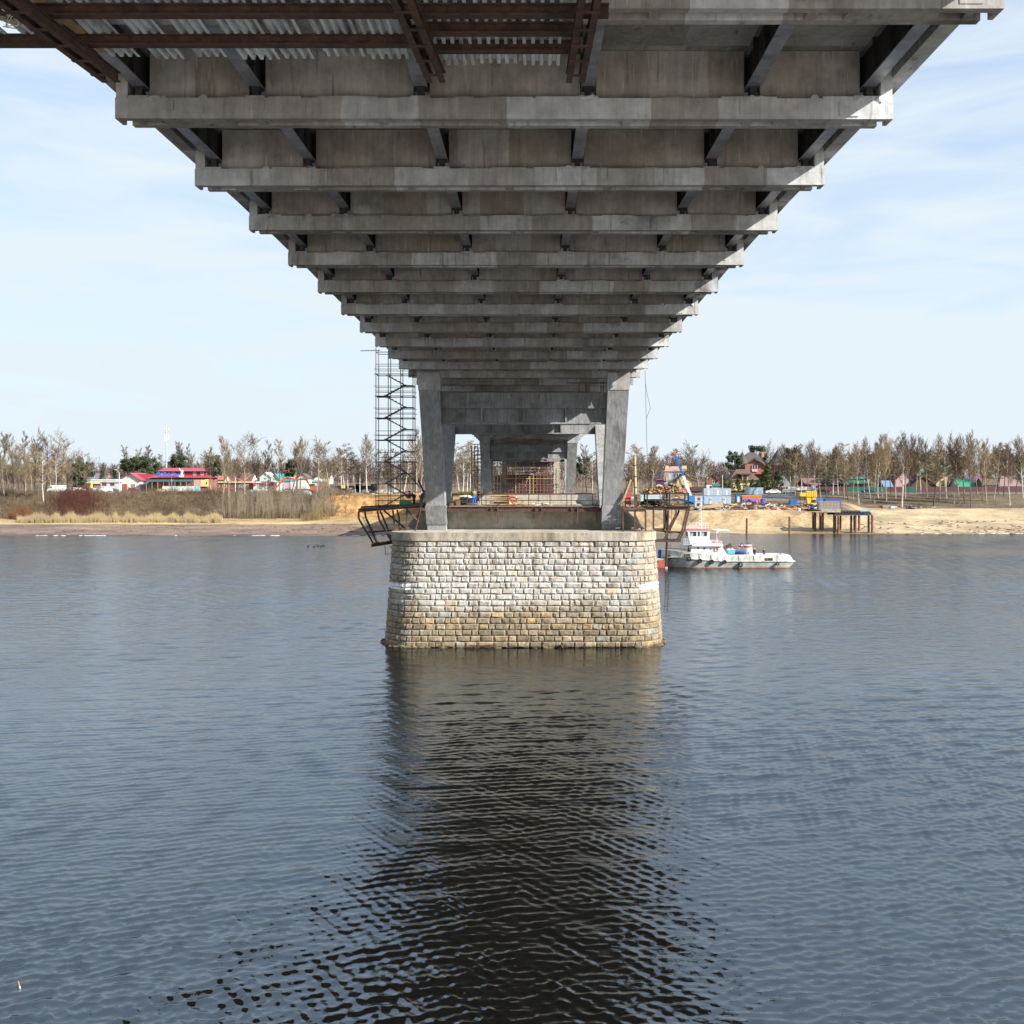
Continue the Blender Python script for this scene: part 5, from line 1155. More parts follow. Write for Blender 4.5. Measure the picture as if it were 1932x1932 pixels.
for px, top, k, bk, tg_, y, L in ((243, 832, 'thin', 'dark', 'grey', 470, 'slim dark tree above the white shed, leftmost of four'), (254, 838, 'thin', 'dark', 'grey', 474, 'slim dark tree above the white shed, second of four'), (271, 832, 'thin', 'dark', 'grey', 470, 'slim dark tree above the white shed, third of four'), (282, 836, 'thin', 'dark', 'grey', 476, 'slim dark tree above the white shed, rightmost of four'),
        (336, 827, 'thin', 'dark', 'grey', 480, 'slim tree behind the red roofed restaurant, left one of three'), (345, 825, 'thin', 'dark', 'grey', 482, 'slim tree behind the red roofed restaurant, middle of three'), (355, 831, 'thin', 'dark', 'grey', 479, 'slim tree behind the red roofed restaurant, right one of three'), (306, 848, 'birch', 'dark', 'plum', 478, 'dense brown tree left of the telecom mast'), (322, 855, 'birch', 'dark', 'plum', 470, 'dense brown tree right of the telecom mast'), (372, 848, 'broad', 'tan', 'grey', 440, 'grey leafless tree just right of the restaurant roof'),
        (396, 841, 'poplar', 'tan', 'tan', 392, 'tan tree in front of the pine by the restaurant'), (421, 821, 'poplar', 'tan', 'tan', 386, 'tall forked tan tree right of the restaurant'), (431, 852, 'poplar', 'tan', 'tan', 380, 'thin tan tree right beside the tall forked one'), (462, 815, 'broad', 'tan', 'grey', 385, 'tallest wide spreading tree on the left bank'), (508, 823, 'thin', 'tan', 'grey', 386, 'slender tree left of the turquoise roof'), (527, 819, 'thin', 'dark', 'tan', 385, 'slender dark-stemmed tree in front of the turquoise roof'),
        (552, 820, 'thin', 'tan', 'plum', 388, 'slender tree in front of the small dark pine'), (567, 821, 'poplar', 'tan', 'tan', 389, 'tan tree right of the small dark pine'), (597, 829, 'birch', 'white', 'plum', 385, 'white birch above the orange excavator arm'), (623, 822, 'broad', 'tan', 'tan', 391, 'broad tan tree behind the orange excavator'), (644, 834, 'birch', 'white', 'plum', 396, 'white birch behind the dark trucks'), (657, 824, 'birch', 'white', 'plum', 400, 'tall birch with reddish twigs behind the trucks'), (650, 838, 'birch', 'white', 'tan', 398, 'slim birch between two taller birches behind the trucks'),
        (671, 842, 'birch', 'white', 'tan', 402, 'small birch right of the reddish birch'), (692, 817, 'poplar', 'white', 'grey', 398, 'pale forked tree just left of the stair tower'), (486, 858, 'poplar', 'tan', 'grey', 389, 'low grey tree right of the widest tree'), (447, 860, 'poplar', 'tan', 'tan', 392, 'low tan tree left of the widest tree'), (610, 862, 'broad', 'tan', 'tan', 395, 'low spreading tan tree behind the excavator arm'), (680, 870, 'broad', 'dark', 'grey', 405, 'low dark tree left of the stair tower')):
    tree(k, px, top, y, bk, tg_, L, G2)
for px, top, k, bk, tg_, y, L in ((716, 838, 'birch', 'white', 'plum', 404, 'birch seen behind the left side of the stair tower'), (728, 846, 'poplar', 'tan', 'tan', 400, 'tan tree seen through the left bay of the stair tower'), (744, 836, 'birch', 'white', 'tan', 398, 'birch seen through the middle of the stair tower'), (762, 828, 'birch', 'white', 'tan', 402, 'birch seen through the right bay of the stair tower'), (785, 806, 'poplar', 'tan', 'tan', 392, 'tall tan tree between the stair tower and the left leg'), (795, 826, 'poplar', 'tan', 'tan', 396, 'tan tree close beside the left leg'), (738, 872, 'broad', 'dark', 'grey', 410, 'low dark tree behind the stair tower'),
        (866, 822, 'birch', 'white', 'tan', 410, 'birch in the left gap between pier legs'), (873, 830, 'birch', 'white', 'tan', 405, 'second birch in the left gap between pier legs'), (881, 818, 'birch', 'white', 'tan', 412, 'third birch in the left gap between pier legs'), (888, 826, 'birch', 'white', 'tan', 408, 'fourth birch in the left gap, beside the ragged scaffold'), (1107, 829, 'thin', 'dark', 'plum', 402, 'dark tree in the right gap between pier legs'), (1118, 842, 'birch', 'white', 'tan', 398, 'birch in the right gap between pier legs'),
        (1193, 828, 'birch', 'tan', 'tan', 395, 'pale tree just right of the right leg'), (1203, 832, 'birch', 'tan', 'tan', 400, 'pale tree behind the upright log'), (1225, 834, 'thin', 'dark', 'plum', 425, 'dark purple tree left of the yellow house'), (1232, 840, 'poplar', 'tan', 'tan', 400, 'tan tree standing before dark trees left of the yellow house'), (1214, 846, 'birch', 'tan', 'tan', 402, 'slim tan tree between log and yellow house'), (1263, 836, 'birch', 'dark', 'plum', 450, 'purple tree behind the left chimney of the yellow house'), (1276, 838, 'birch', 'dark', 'plum', 452, 'purple tree behind the crane tip'), (1298, 850, 'birch', 'dark', 'plum', 450, 'purple tree behind the right chimney of the yellow house'),
        (1320, 829, 'broad', 'tan', 'grey', 420, 'large spreading grey tree right of the yellow house'), (1334, 858, 'broad', 'tan', 'tan', 425, 'low tan tree right of the large spreading one'), (1350, 874, 'birch', 'dark', 'plum', 470, 'low purple tree between the houses, left one'), (1364, 872, 'birch', 'dark', 'plum', 480, 'low purple tree between the houses, middle one'), (1379, 874, 'birch', 'dark', 'plum', 480, 'low purple tree between the houses, right one'), (1445, 835, 'broad', 'dark', 'grey', 500, 'grey tree top showing behind the brick mansion')):
    tree(k, px, top, y, bk, tg_, L, G3)
tops = [(1482, 836), (1493, 846), (1500, 826), (1511, 842), (1525, 836), (1539, 828), (1549, 844), (1560, 841), (1571, 838), (1582, 835), (1592, 822), (1601, 843), (1609, 838), (1620, 832), (1631, 824), (1643, 820), (1650, 836), (1657, 818), (1665, 828), (1672, 816), (1681, 822), (1690, 812), (1702, 814), (1708, 830), (1714, 818), (1728, 820), (1738, 832), (1749, 831), (1761, 824), (1773, 818), (1786, 824), (1800, 816), (1810, 828), (1820, 818), (1832, 811), (1844, 816), (1853, 830), (1862, 826), (1875, 822), (1884, 834), (1893, 828), (1905, 834), (1917, 820), (1930, 820), (1945, 824), (1960, 818)]
WC = {}
def nth(w):
    WC[w] = WC.get(w, 0) + 1; k = WC[w]; o = ['first', 'second', 'third', 'fourth', 'fifth', 'sixth', 'seventh', 'eighth', 'ninth', 'tenth', 'eleventh', 'twelfth', 'thirteenth', 'fourteenth', 'fifteenth', 'sixteenth', 'seventeenth']; return o[k - 1] if k <= len(o) else 'last'
ord_ = ['first', 'second', 'third', 'fourth', 'fifth', 'sixth', 'seventh', 'eighth', 'ninth', 'tenth']
for i, (px, top) in enumerate(tops):
    y = rf.choice([364, 368, 374, 380, 388, 395, 402]) if px > 1600 else rf.choice([372, 384, 392, 398]); k = 'poplar' if rf.random() < .6 else 'birch'
    where = 'behind the yellow and blue site gear' if px < 1610 else ('above the piled jetty' if px < 1660 else ('in front of the pink house' if px < 1722 else ('in front of the green roofed house' if px < 1800 else 'near the right edge of the photo')))
    tree(k, px, top, y, rf.choice(['tan', 'tan', 'white', 'dark']), rf.choice(['tan', 'tan', 'tan', 'grey', 'plum']), '%s slim pale-trunked tree from the left %s' % (nth(where), where), 'pale leafless trees %s' % where, wide=.9)
for i in range(62):
    px = rf.uniform(1470, 2000); tree(rf.choice(['birch', 'poplar']), px, rf.uniform(838, 868), rf.uniform(428, 520), 'dark', rf.choice(['plum', 'grey', 'tan']), 'brownish leafless tree in the thicket behind the right-hand fence', 'trees in the thicket behind the right-hand fence', wide=1.25)
for px, top, y, k, L in ((145, 863, 425, 'pine', 'dark evergreen left of the round-headed tree'), (152, 868, 428, 'bushy', 'dark bushy evergreen behind the round-headed tree'), (168, 872, 426, 'pine', 'dark evergreen right of the round-headed tree'), (193, 886, 450, 'spruce', 'small dark spruce beside the brown roofed house'), (216, 886, 452, 'spruce', 'tiny pointed spruce above the white shed'), (240, 866, 455, 'pine', 'dark pine above the white shed, left one'), (252, 864, 452, 'pine', 'dark pine above the white shed, second one'), (264, 862, 456, 'pine', 'dark pine above the white shed, middle one'), (276, 865, 450, 'pine', 'dark pine above the white shed, fourth one'), (288, 864, 455, 'pine', 'dark pine above the white shed, right one'), (333, 858, 455, 'pine', 'dark pine behind the restaurant roof, left one'), (345, 862, 458, 'pine', 'dark pine behind the restaurant roof, right one'),
        (403, 860, 420, 'pine', 'bushy green pine right of the restaurant'), (410, 868, 418, 'pine', 'lower green pine right of the restaurant'), (553, 868, 420, 'pine', 'round dark pine right of the turquoise roof'), (547, 874, 422, 'pine', 'small dark pine touching the turquoise roof'), (1100, 862, 415, 'pine', 'dark pine in the right gap between pier legs'), (1385, 854, 440, 'pine', 'slender pine with a bare trunk left of the brick mansion'), (1428, 842, 470, 'pine', 'pine behind the roof of the brick mansion'), (1495, 845, 440, 'pine', 'pine right of the mansion turret'), (1502, 852, 455, 'pine', 'second pine right of the mansion turret'),
        (1560, 862, 440, 'spruce', 'dark spruce in the thicket above the yellow site gear'), (1635, 852, 440, 'pine', 'pine in the thicket above the jetty, left one'), (1655, 856, 445, 'pine', 'pine in the thicket above the jetty, right one'), (1684, 858, 445, 'pine', 'pine standing left of the pink house'), (1722, 852, 450, 'pine', 'pine between the pink and the green roofed house'), (1752, 856, 452, 'pine', 'pine behind the dark roofed cabin'), (1787, 852, 455, 'pine', 'pine right of the green roofed house'), (1812, 862, 452, 'pine', 'pine above the purple roof'), (1892, 850, 450, 'pine', 'pine near the right edge, left one'), (1915, 858, 450, 'pine', 'pine near the right edge, right one')):
    tree(k, px, top, y, 'dark', 'x', L, 'evergreens on the far bank')
for px, top, y, tg_, L in ((1365, 898, 408, 'x', 'dark clipped conifer at the left end of the hedge row'), (1378, 904, 405, 'yellow', 'low yellowish conifer, second in the hedge row'), (1392, 903, 404, 'x', 'low conifer, third in the hedge row'), (1406, 905, 403, 'yellow', 'low conifer in front of the brown roofed house'), (1419, 904, 405, 'x', 'low conifer right of the brown roofed house'), (1449, 877, 404, 'yellow', 'tall bright green conifer in front of the brick mansion'), (1441, 890, 406, 'yellow', 'lower bright green conifer touching the tallest one'), (1468, 886, 406, 'x', 'dark green conifer below the mansion turret'), (1430, 905, 402, 'x', 'low dark conifer left of the tallest one')):
    tree('bushy', px, top, y, 'dark', tg_, L, 'conifers in front of the mansion', wide=1.15)
# far wood beyond the village, one mass
m = MB()
for i in range(900):
    px = rf.uniform(-60, 2000); y = rf.uniform(500, 760); b = gp(px, y); h = rf.uniform(12, 18) * (.85 if px < 240 or 1340 < px < 1390 else 1.0) * (1.1 if px > 1200 else 1.0); wb = rf.uniform(2, 3.6)
    m.tube((b.x, y, b.z - 1), (b.x, y, b.z + h * .8), .22, .06, 4, False)
    for _ in range(85):
        a = rf.uniform(0, 6.28); z0 = rf.uniform(.15, .85); r0 = rf.uniform(0, .5) * wb; s = Vector((b.x + r0 * math.cos(a), y + r0 * math.sin(a), b.z + h * z0)); e = s + Vector((math.cos(a) * wb * rf.uniform(.3, .8), math.sin(a) * wb * .5, h * rf.uniform(.06, .2)))
        k = len(m.v); w = rf.uniform(.09, .2); m.v += [tuple(s - Vector((w, 0, 0))), tuple(s + Vector((w, 0, 0))), tuple(e)]; m.f.append((k, k + 1, k + 2))
o = m.part('distant_wood', mat('wood_twigs', (.12, .085, .07), rough=.95, var=.35, scale=.05, bump=0, world_co=True), None, kind='stuff'); o['label'] = 'purplish brown leafless wood filling the skyline behind the houses'; o['category'] = 'woodland'

# ---------------------------------------------------------------- scrub, reeds, beach litter
def brush(name, label, n, pxr, yr, hr, cols, seed, straight=.25, cat='scrub', w=.05, kind='stuff', twigs=5, oval=False):
    q = random.Random(seed); m = MB(); pc, pw = (pxr[0] + pxr[1]) / 2, (pxr[1] - pxr[0]) / 2; yc, yw = (yr[0] + yr[1]) / 2, (yr[1] - yr[0]) / 2
    for _ in range(n):
        if oval:
            u = q.gauss(0, .5) + .25 * math.sin(q.random() * 20); v = q.gauss(0, .42)
            if abs(u) > 1.2: continue
            px = pc + pw * u; y = yc + yw * v; hk = .35 + .75 * math.exp(-u * u * 1.6) * q.uniform(.35, 1.1)
        else:
            px = q.uniform(*pxr); y = q.uniform(*yr); hk = (.78 + .22 * math.sin(px * .17 + 1.3 * math.sin(px * .057) + seed)) * q.uniform(.75, 1.25); e_ = min(px - pxr[0], pxr[1] - px) / (45 if 'scrub' in name else 14)
            if e_ < 1 and q.random() > e_ + .1: continue
        b = gp(px, y, -.1); h = q.uniform(*hr) * hk; k = 0
        for s in range(q.randint(3, 5)):
            d = Vector((q.gauss(0, straight), q.gauss(0, straight), 1)).normalized(); e = b + d * h * q.uniform(.7, 1); ww = w * q.uniform(.6, 1.3)
            o = len(m.v); m.v += [tuple(b - Vector((ww, 0, 0))), tuple(b + Vector((ww, 0, 0))), tuple(e), tuple(b + Vector((0, ww, 0)))]; m.f += [(o, o + 1, o + 2), (o + 3, o, o + 2)]
            for t in range(twigs):
                f = q.uniform(.3, .95); c = b.lerp(e, f); g = c + Vector((q.gauss(0, .5), q.gauss(0, .4), q.uniform(.1, .7))) * h * .25; o = len(m.v); u = ww * .6
                m.v += [tuple(c - Vector((u, 0, 0))), tuple(c + Vector((u, 0, u))), tuple(g)]; m.f.append((o, o + 1, o + 2))
    o = m.part(name, cols, None, kind=kind) if kind else m.part(name, cols)
    o['label'] = label; o['category'] = cat; return o
M_SCRUB = mat('scrub_twigs', (.20, .14, .085), rough=.95, var=.45, scale=.12, bump=0, world_co=True, dirt=(.07, .05, .035), dirt_scale=.08, dirt_amt=.7)
brush('bank_scrub', 'tangled grey-brown scrub covering the left river bank below the road', 5600, (-60, 665), (353, 389), (1.4, 4.2), M_SCRUB, 3)
brush('bank_scrub', 'upright pale saplings on the bank below the widest left-hand tree', 620, (405, 640), (354, 376), (6, 10), mat('sapling_stems', (.26, .215, .15), rough=.9, var=.3, bump=0, world_co=True), 5, straight=.06, w=.055, twigs=4)
brush('bank_scrub', 'sparse yellowish willow scrub left of the dug sand', 380, (560, 625), (346, 362), (2, 4.5), mat('willow_twigs', (.27, .20, .09), rough=.9, var=.3, bump=0, world_co=True), 6)
brush('red_shrub', 'dense rusty red dogwood thicket on the bank below the parked cars', 1300, (92, 196), (358, 386), (3.5, 5.8), mat('red_twigs', (.115, .045, .032), rough=.9, var=.4, scale=.3, bump=0, world_co=True), 7, cat='shrub', kind=None, oval=True)
brush('red_shrub', 'smaller orange-brown thicket at the foot of the left bank', 420, (18, 66), (350, 362), (3.5, 5.5), mat('orange_twigs', (.23, .11, .055), rough=.9, var=.4, scale=.3, bump=0, world_co=True), 8, cat='shrub', kind=None, oval=True)
brush('reed_bed', 'pale yellow dry reeds along the foot of the left bank', 5600, (30, 420), (341, 353), (1.5, 3.4), mat('reed_straw', (.46, .36, .20), rough=.9, var=.3, scale=.2, bump=0, world_co=True), 9, straight=.10, cat='reeds', w=.06, twigs=1)
brush('slope_litter', 'brown brush and dead stems on the slope under the right-hand trees', 1500, (1600, 1990), (362, 404), (.3, 1.0), mat('dead_stems', (.20, .155, .10), rough=.9, var=.4, bump=0, world_co=True), 10, straight=.6)
brush('slope_litter', 'dry stems on the embankment behind the building site', 900, (1190, 1600), (385, 410), (.3, .9), mat('dead_stems', (.2, .15, .1)), 12, straight=.6)
m = MB()
for _ in range(320):
    px = rf.choice([rf.uniform(-30, 700), rf.uniform(1600, 1990)]); y = rf.uniform(292, 330); c = gp(px, y, .05); m.blob(c, (rf.uniform(.15, .9), .25, rf.uniform(.06, .28)), rf, 6, 4, .4)
o = m.part('shore_stones', mat('shore_stone', (.16, .12, .09), rough=.9, var=.4, world_co=True), None, kind='stuff'); o['label'] = 'scattered dark stones and driftwood along both beaches'; o['category'] = 'stones'
m = MB()
for _ in range(60):
    px = rf.choice([rf.uniform(0, 700), rf.uniform(1700, 1930), rf.uniform(60, 120), rf.uniform(150, 190), rf.uniform(470, 530), rf.uniform(620, 745), rf.uniform(1840, 1930)]); c = gp(px, 291 if px < 900 else 300.5, .05); m.blob(c, (rf.uniform(.3, .9), .25, .10), rf, 7, 4, .3)
o = m.part('ice_remnants', mat('old_ice', (.7, .72, .75), rough=.5, var=.1), None, kind='stuff'); o['label'] = 'thin white remnants of ice and foam along the waterline'; o['category'] = 'ice'
# ---------------------------------------------------------------- houses
def M(n, c, **k): k.setdefault('var', .1); return mat(n, c, **k)
M_REDROOF = M('crimson_roof', (.33, .055, .085), rough=.45); M_BRICKR = M('red_brick', (.26, .10, .07), rough=.85, var=.2); M_BROWNR = M('brown_roof', (.11, .075, .055), rough=.8, var=.2); M_CREAM = M('cream_render', (.60, .48, .26), rough=.85)
M_GREYBLUE = M('grey_blue_render', (.42, .47, .52), rough=.85); M_SHINGLE = M('grey_shingle', (.075, .065, .06), rough=.85, var=.2); M_TURQ = M('turquoise_roof', (.035, .20, .18), rough=.5); M_GREENR = M('green_roof', (.02, .13, .08), rough=.5); M_PINK = M('pink_render', (.50, .29, .29), rough=.85); M_WALLW = M('white_render', (.62, .61, .57), rough=.85, dirt=(.4, .36, .3), dirt_amt=.4)
M_DARKROOF = M('dark_roof', (.06, .05, .05), rough=.8); M_MAROON = M('maroon_metal', (.10, .035, .042), rough=.6, var=.15); M_PURPLE = M('purple_roof', (.16, .06, .14), rough=.5); M_ORWALL = M('orange_brick', (.50, .17, .06), rough=.8); M_GREENP = M('green_fence_metal', (.012, .115, .075), rough=.55)
M_FRAME = M('white_frame', (.72, .72, .72), rough=.5); M_WOODD = M('dark_wood', (.10, .055, .035), rough=.8, var=.3)
def Xp(px, y): return (px - 1005) / 1932 * y
def Zp(py, y): return CAMZ - (py - 905) / 1932 * y
def window(parent, x, z, w, h, yf, fr=M_FRAME, split=1):
    f = thing_child('window', parent)
    MB().box(x - w / 2, x + w / 2, yf - .03, yf + .02, z - h / 2, z + h / 2).part('pane', M_GLASS, f); m = MB(); t = .11
    m.box(x - w / 2 - t, x - w / 2 + .02, yf - .07, yf - .035, z - h / 2 - t, z + h / 2 + t); m.box(x + w / 2 - .02, x + w / 2 + t, yf - .07, yf - .035, z - h / 2 - t, z + h / 2 + t); m.box(x - w / 2 + .02, x + w / 2 - .02, yf - .07, yf - .035, z + h / 2 - .02, z + h / 2 + t); m.box(x - w / 2 + .02, x + w / 2 - .02, yf - .07, yf - .035, z - h / 2 - t, z - h / 2 + .02)
    for k in range(split): xx = x - w / 2 + w * (k + 1) / (split + 1); m.box(xx - .05, xx + .05, yf - .07, yf - .035, z - h / 2 + .02, z + h / 2 - .02)
    m.part('frame', fr, f)
def house(name, label, px0, px1, y, base, eave, ridge, kind='side', wall=M_CREAM, roof=M_BROWNR, depth=9, wins=(), over=.5, chim=(), cat='house', ridge_in=.28, fr=M_FRAME, group=None):
    x0, x1 = Xp(px0, y), Xp(px1, y); cx = (x0 + x1) / 2; W = x1 - x0; zb = Zp(base, y) - .6; ze = Zp(eave, y); zr = Zp(ridge, y)
    t = thing(name, label, cat, (cx, y, zb), 0, group); he = ze - zb; hr = zr - zb; w = W / 2
    MB().box(-w, w, 0, depth, 0, he - .02).part('wall', wall, t)
    th = .18
    if kind == 'front':
        MB().prism([(-w, he - .02), (w, he - .02), (0, hr - .15)], .01, depth - .01).part('gable', wall, t)
        m = MB(); s = (hr - he) / w
        for sg in (-1, 1):
            a = [(0, hr), (sg * (w + over), he - s * over), (sg * (w + over), he - s * over + th), (0, hr + th)]; a = a if sg < 0 else a[::-1]
            m.prism(a, -over, depth + over)
        m.part('roof', roof, t)
    elif kind == 'side':
        m = MB(); d = depth / 2; s = (hr - he) / d
        for sg in (-1, 1):
            y0, y1 = d, d + sg * (d + over); z0, z1 = hr, he - s * over
            m.hexa([(-w - over, min(y0, y1), z1 if sg < 0 else z0), (w + over, min(y0, y1), z1 if sg < 0 else z0), (w + over, max(y0, y1), z0 if sg < 0 else z1), (-w - over, max(y0, y1), z0 if sg < 0 else z1)] + [(-w - over, min(y0, y1), (z1 if sg < 0 else z0) + th), (w + over, min(y0, y1), (z1 if sg < 0 else z0) + th), (w + over, max(y0, y1), (z0 if sg < 0 else z1) + th), (-w - over, max(y0, y1), (z0 if sg < 0 else z1) + th)])
        m.part('roof', roof, t)
        MB().add([(-w, 0, he - .02), (-w, depth, he - .02), (-w, d, hr), (w, 0, he - .02), (w, depth, he - .02), (w, d, hr)], [(0, 2, 1), (3, 4, 5), (0, 1, 4, 3), (0, 3, 5, 2), (1, 2, 5, 4)]).part('gable', wall, t)
    else:
        r = w * (1 - 2 * ridge_in); o = over; zz = he - .1
        MB().add([(-w - o, -o, zz), (w + o, -o, zz), (w + o, depth + o, zz), (-w - o, depth + o, zz), (-r, depth / 2, hr), (r, depth / 2, hr)], [(3, 2, 1, 0), (0, 1, 5, 4), (1, 2, 5), (2, 3, 4, 5), (3, 0, 4)]).part('roof', roof, t)
    for (px, py, wp, hp, *sp) in wins: window(t, Xp(px, y) - cx, Zp(py, y) - zb, wp / 1932 * y, hp / 1932 * y, 0, fr, sp[0] if sp else 1)
    for (px, p0, p1, wp, mm) in chim: cxx = Xp(px, y) - cx; ww = wp / 1932 * y / 2; MB().box(cxx - ww, cxx + ww, depth * .45, depth * .45 + 1.2, Zp(p1, y) - zb, Zp(p0, y) - zb).part('chimney', mm, t); MB().box(cxx - ww - .1, cxx + ww + .1, depth * .45 - .1, depth * .45 + 1.3, Zp(p0, y) - zb, Zp(p0, y) - zb + .15).part('chimney_cap', roof, t)
    return t, cx, zb
# restaurant
y = 412; t, cx, zb = house('restaurant', 'two-storey restaurant with crimson hip roofs and blue script sign', 283, 392, y, 931, 901, 893.5, 'hip', M('brown_lapped_wall', (.20, .10, .075), rough=.8), M_REDROOF, 13, (), .9, cat='restaurant', ridge_in=.1)
def rb(name, a, b, c, d, y0, y1, mm, parent=None, yy=y): return MB().box(Xp(a, yy) - cx, Xp(b, yy) - cx, y0, y1, Zp(d, yy) - zb, Zp(c, yy) - zb).part(name, mm, parent or t)
rb('upper_wall', 295, 384, 888.5, 899, 3.0, 9.5, M('crimson_wall', (.20, .03, .03), rough=.7))
w0, w1 = Xp(292, y) - cx, Xp(388, y) - cx; z0, z1 = Zp(889, y) - zb, Zp(882.5, y) - zb; r0, r1 = Xp(303, y) - cx, Xp(372, y) - cx
MB().add([(w0, 2.2, z0), (w1, 2.2, z0), (w1, 10.3, z0), (w0, 10.3, z0), (r0, 6.2, z1), (r1, 6.2, z1)], [(3, 2, 1, 0), (0, 1, 5, 4), (1, 2, 5), (2, 3, 4, 5), (3, 0, 4)]).part('upper_roof', M_REDROOF, t)
for px in (302, 322.5, 340, 362.5, 377): window(t, Xp(px, y) - cx, Zp(893.2, y) - zb, 1.0, 1.15, 3.0)
M_AWN = M('dark_green_awning', (.05, .085, .085), rough=.6)
m = MB(); a, b = Xp(280, y) - cx, Xp(366, y) - cx; zt, zl = Zp(903.5, y) - zb, Zp(908.5, y) - zb; m.hexa([(a, -2.4, zl - .1), (b, -2.4, zl - .1), (b, -.02, zt - .1), (a, -.02, zt - .1), (a, -2.4, zl), (b, -2.4, zl), (b, -.02, zt), (a, -.02, zt)]); m.part('awning', M_AWN, t)
for k in range(9): x = a + (b - a) * k / 8; MB().box(x - .08, x + .08, -2.35, -2.2, Zp(930, y) - zb, zl - .12).part('awning_post', M('pinkish_post', (.40, .25, .2)), t)
for px in (300, 318, 328, 340, 352): window(t, Xp(px, y) - cx, Zp(915, y) - zb, 1.7, 1.9, 0, M('pink_frame', (.45, .33, .32)), 2)
for px in (308, 334): rb('door', px - 3, px + 3, 909.5, 925, -.06, -.005, M_WOODD)
m = MB(); m.hexa([(Xp(275, y) - cx, -3.4, Zp(914, y) - zb), (Xp(283, y) - cx, -3.4, Zp(914, y) - zb), (Xp(285.5, y) - cx, -2.3, Zp(909, y) - zb), (Xp(279, y) - cx, -2.3, Zp(909, y) - zb)] + [(Xp(275, y) - cx, -3.4, Zp(914, y) - zb + .1), (Xp(283, y) - cx, -3.4, Zp(914, y) - zb + .1), (Xp(285.5, y) - cx, -2.3, Zp(909, y) - zb + .1), (Xp(279, y) - cx, -2.3, Zp(909, y) - zb + .1)]); m.part('porch_roof', M_AWN, t)
rb('side_wall', 366, 376, 905, 919, -.5, -.05, M('pale_pink_wall', (.48, .33, .30))); rb('orange_panel', 376.2, 379.5, 905, 918, -.5, -.1, M('orange_panel', (.65, .28, .12))); rb('cream_panel', 379.7, 388, 905, 918, -.5, -.1, M('cream_panel', (.62, .50, .36))); rb('poster', 388.2, 393, 904, 918, -.5, -.1, M('yellow_poster', (.70, .62, .04))); rb('poster_figure', 389.4, 391.6, 909, 914, -.53, -.505, M('navy_print', (.03, .06, .2)))
# sign lettering (script, sky blue with violet edges) and the white statue figure beside it
def lettering(txt, size, loc, mm, parent, shear=.35, ext=.05, off=0.0, name='sign_lettering'):
    cu = bpy.data.curves.new(name, 'FONT'); cu.body = txt; cu.size = size; cu.extrude = ext; cu.shear = shear; cu.offset = off; cu.resolution_u = 3; cu.align_x = 'LEFT'
    o0 = bpy.data.objects.new('tmp', cu); COL.objects.link(o0); dg = bpy.context.evaluated_depsgraph_get(); me = bpy.data.meshes.new_from_object(o0.evaluated_get(dg)); bpy.data.objects.remove(o0); me.name = name
    me.materials.clear(); o = place(name, me, mm, parent, loc, (R(90), 0, 0)); return o
M_SIGNB = M('sign_blue', (.04, .30, .85), rough=.4); M_SIGNV = M('sign_violet', (.08, .06, .55), rough=.4)
sx = Xp(296, y) - cx; sz = Zp(898.4, y) - zb
lettering('Рай', 2.0, (sx, -1.05, sz), M_SIGNV, t, off=.05); lettering('Рай', 2.0, (sx, -1.12, sz), M_SIGNB, t)
lettering('Абажур', 1.9, (Xp(309.5, y) - cx, -1.05, sz), M_SIGNV, t, off=.05); lettering('Абажур', 1.9, (Xp(309.5, y) - cx, -1.12, sz), M_SIGNB, t)
st = thing_child('statue', t); xs_ = Xp(344, y) - cx; z0 = Zp(900, y) - zb; m = MB(); m.box(xs_ - .9, xs_ + .8, -1.4, -.8, z0, z0 + .8); m.tube((xs_, -1.1, z0 + .7), (xs_ + .2, -1.1, z0 + 2.2), .55, .42, 9); m.tube((xs_ + .15, -1.1, z0 + 2.1), (xs_ - .7, -1.1, z0 + 3.0), .33, .2, 8); m.tube((xs_ - .6, -1.1, z0 + 2.95), (xs_ - .95, -1.1, z0 + 3.6), .2, .14, 7); m.blob((xs_ + .25, -1.1, z0 + 2.3), (.5, .35, .5), rf, 9, 6, .05); m.part('figure', M_WHITE, st)
t2 = thing('banner_fence', 'long white printed banner along the front of the restaurant', 'banner', (Xp(335, 404), 404, gp(335, 404).z)); x0, x1 = Xp(306, 404) - Xp(335, 404), Xp(377, 404) - Xp(335, 404)
for k in range(7): a = x0 + (x1 - x0) * k / 7; MB().box(a + .01, a + (x1 - x0) / 7 - .01, 0, .08, .25, 2.25).part('panel', M_WALLW if k < 6 else M('banner_teal_print', (.18, .42, .48), var=.5, scale=1), t2)
for k in range(8): a = x0 + (x1 - x0) * k / 7; MB().box(a - .05, a + .05, .1, .2, -.1, 2.3).part('post', M_FRAME, t2)
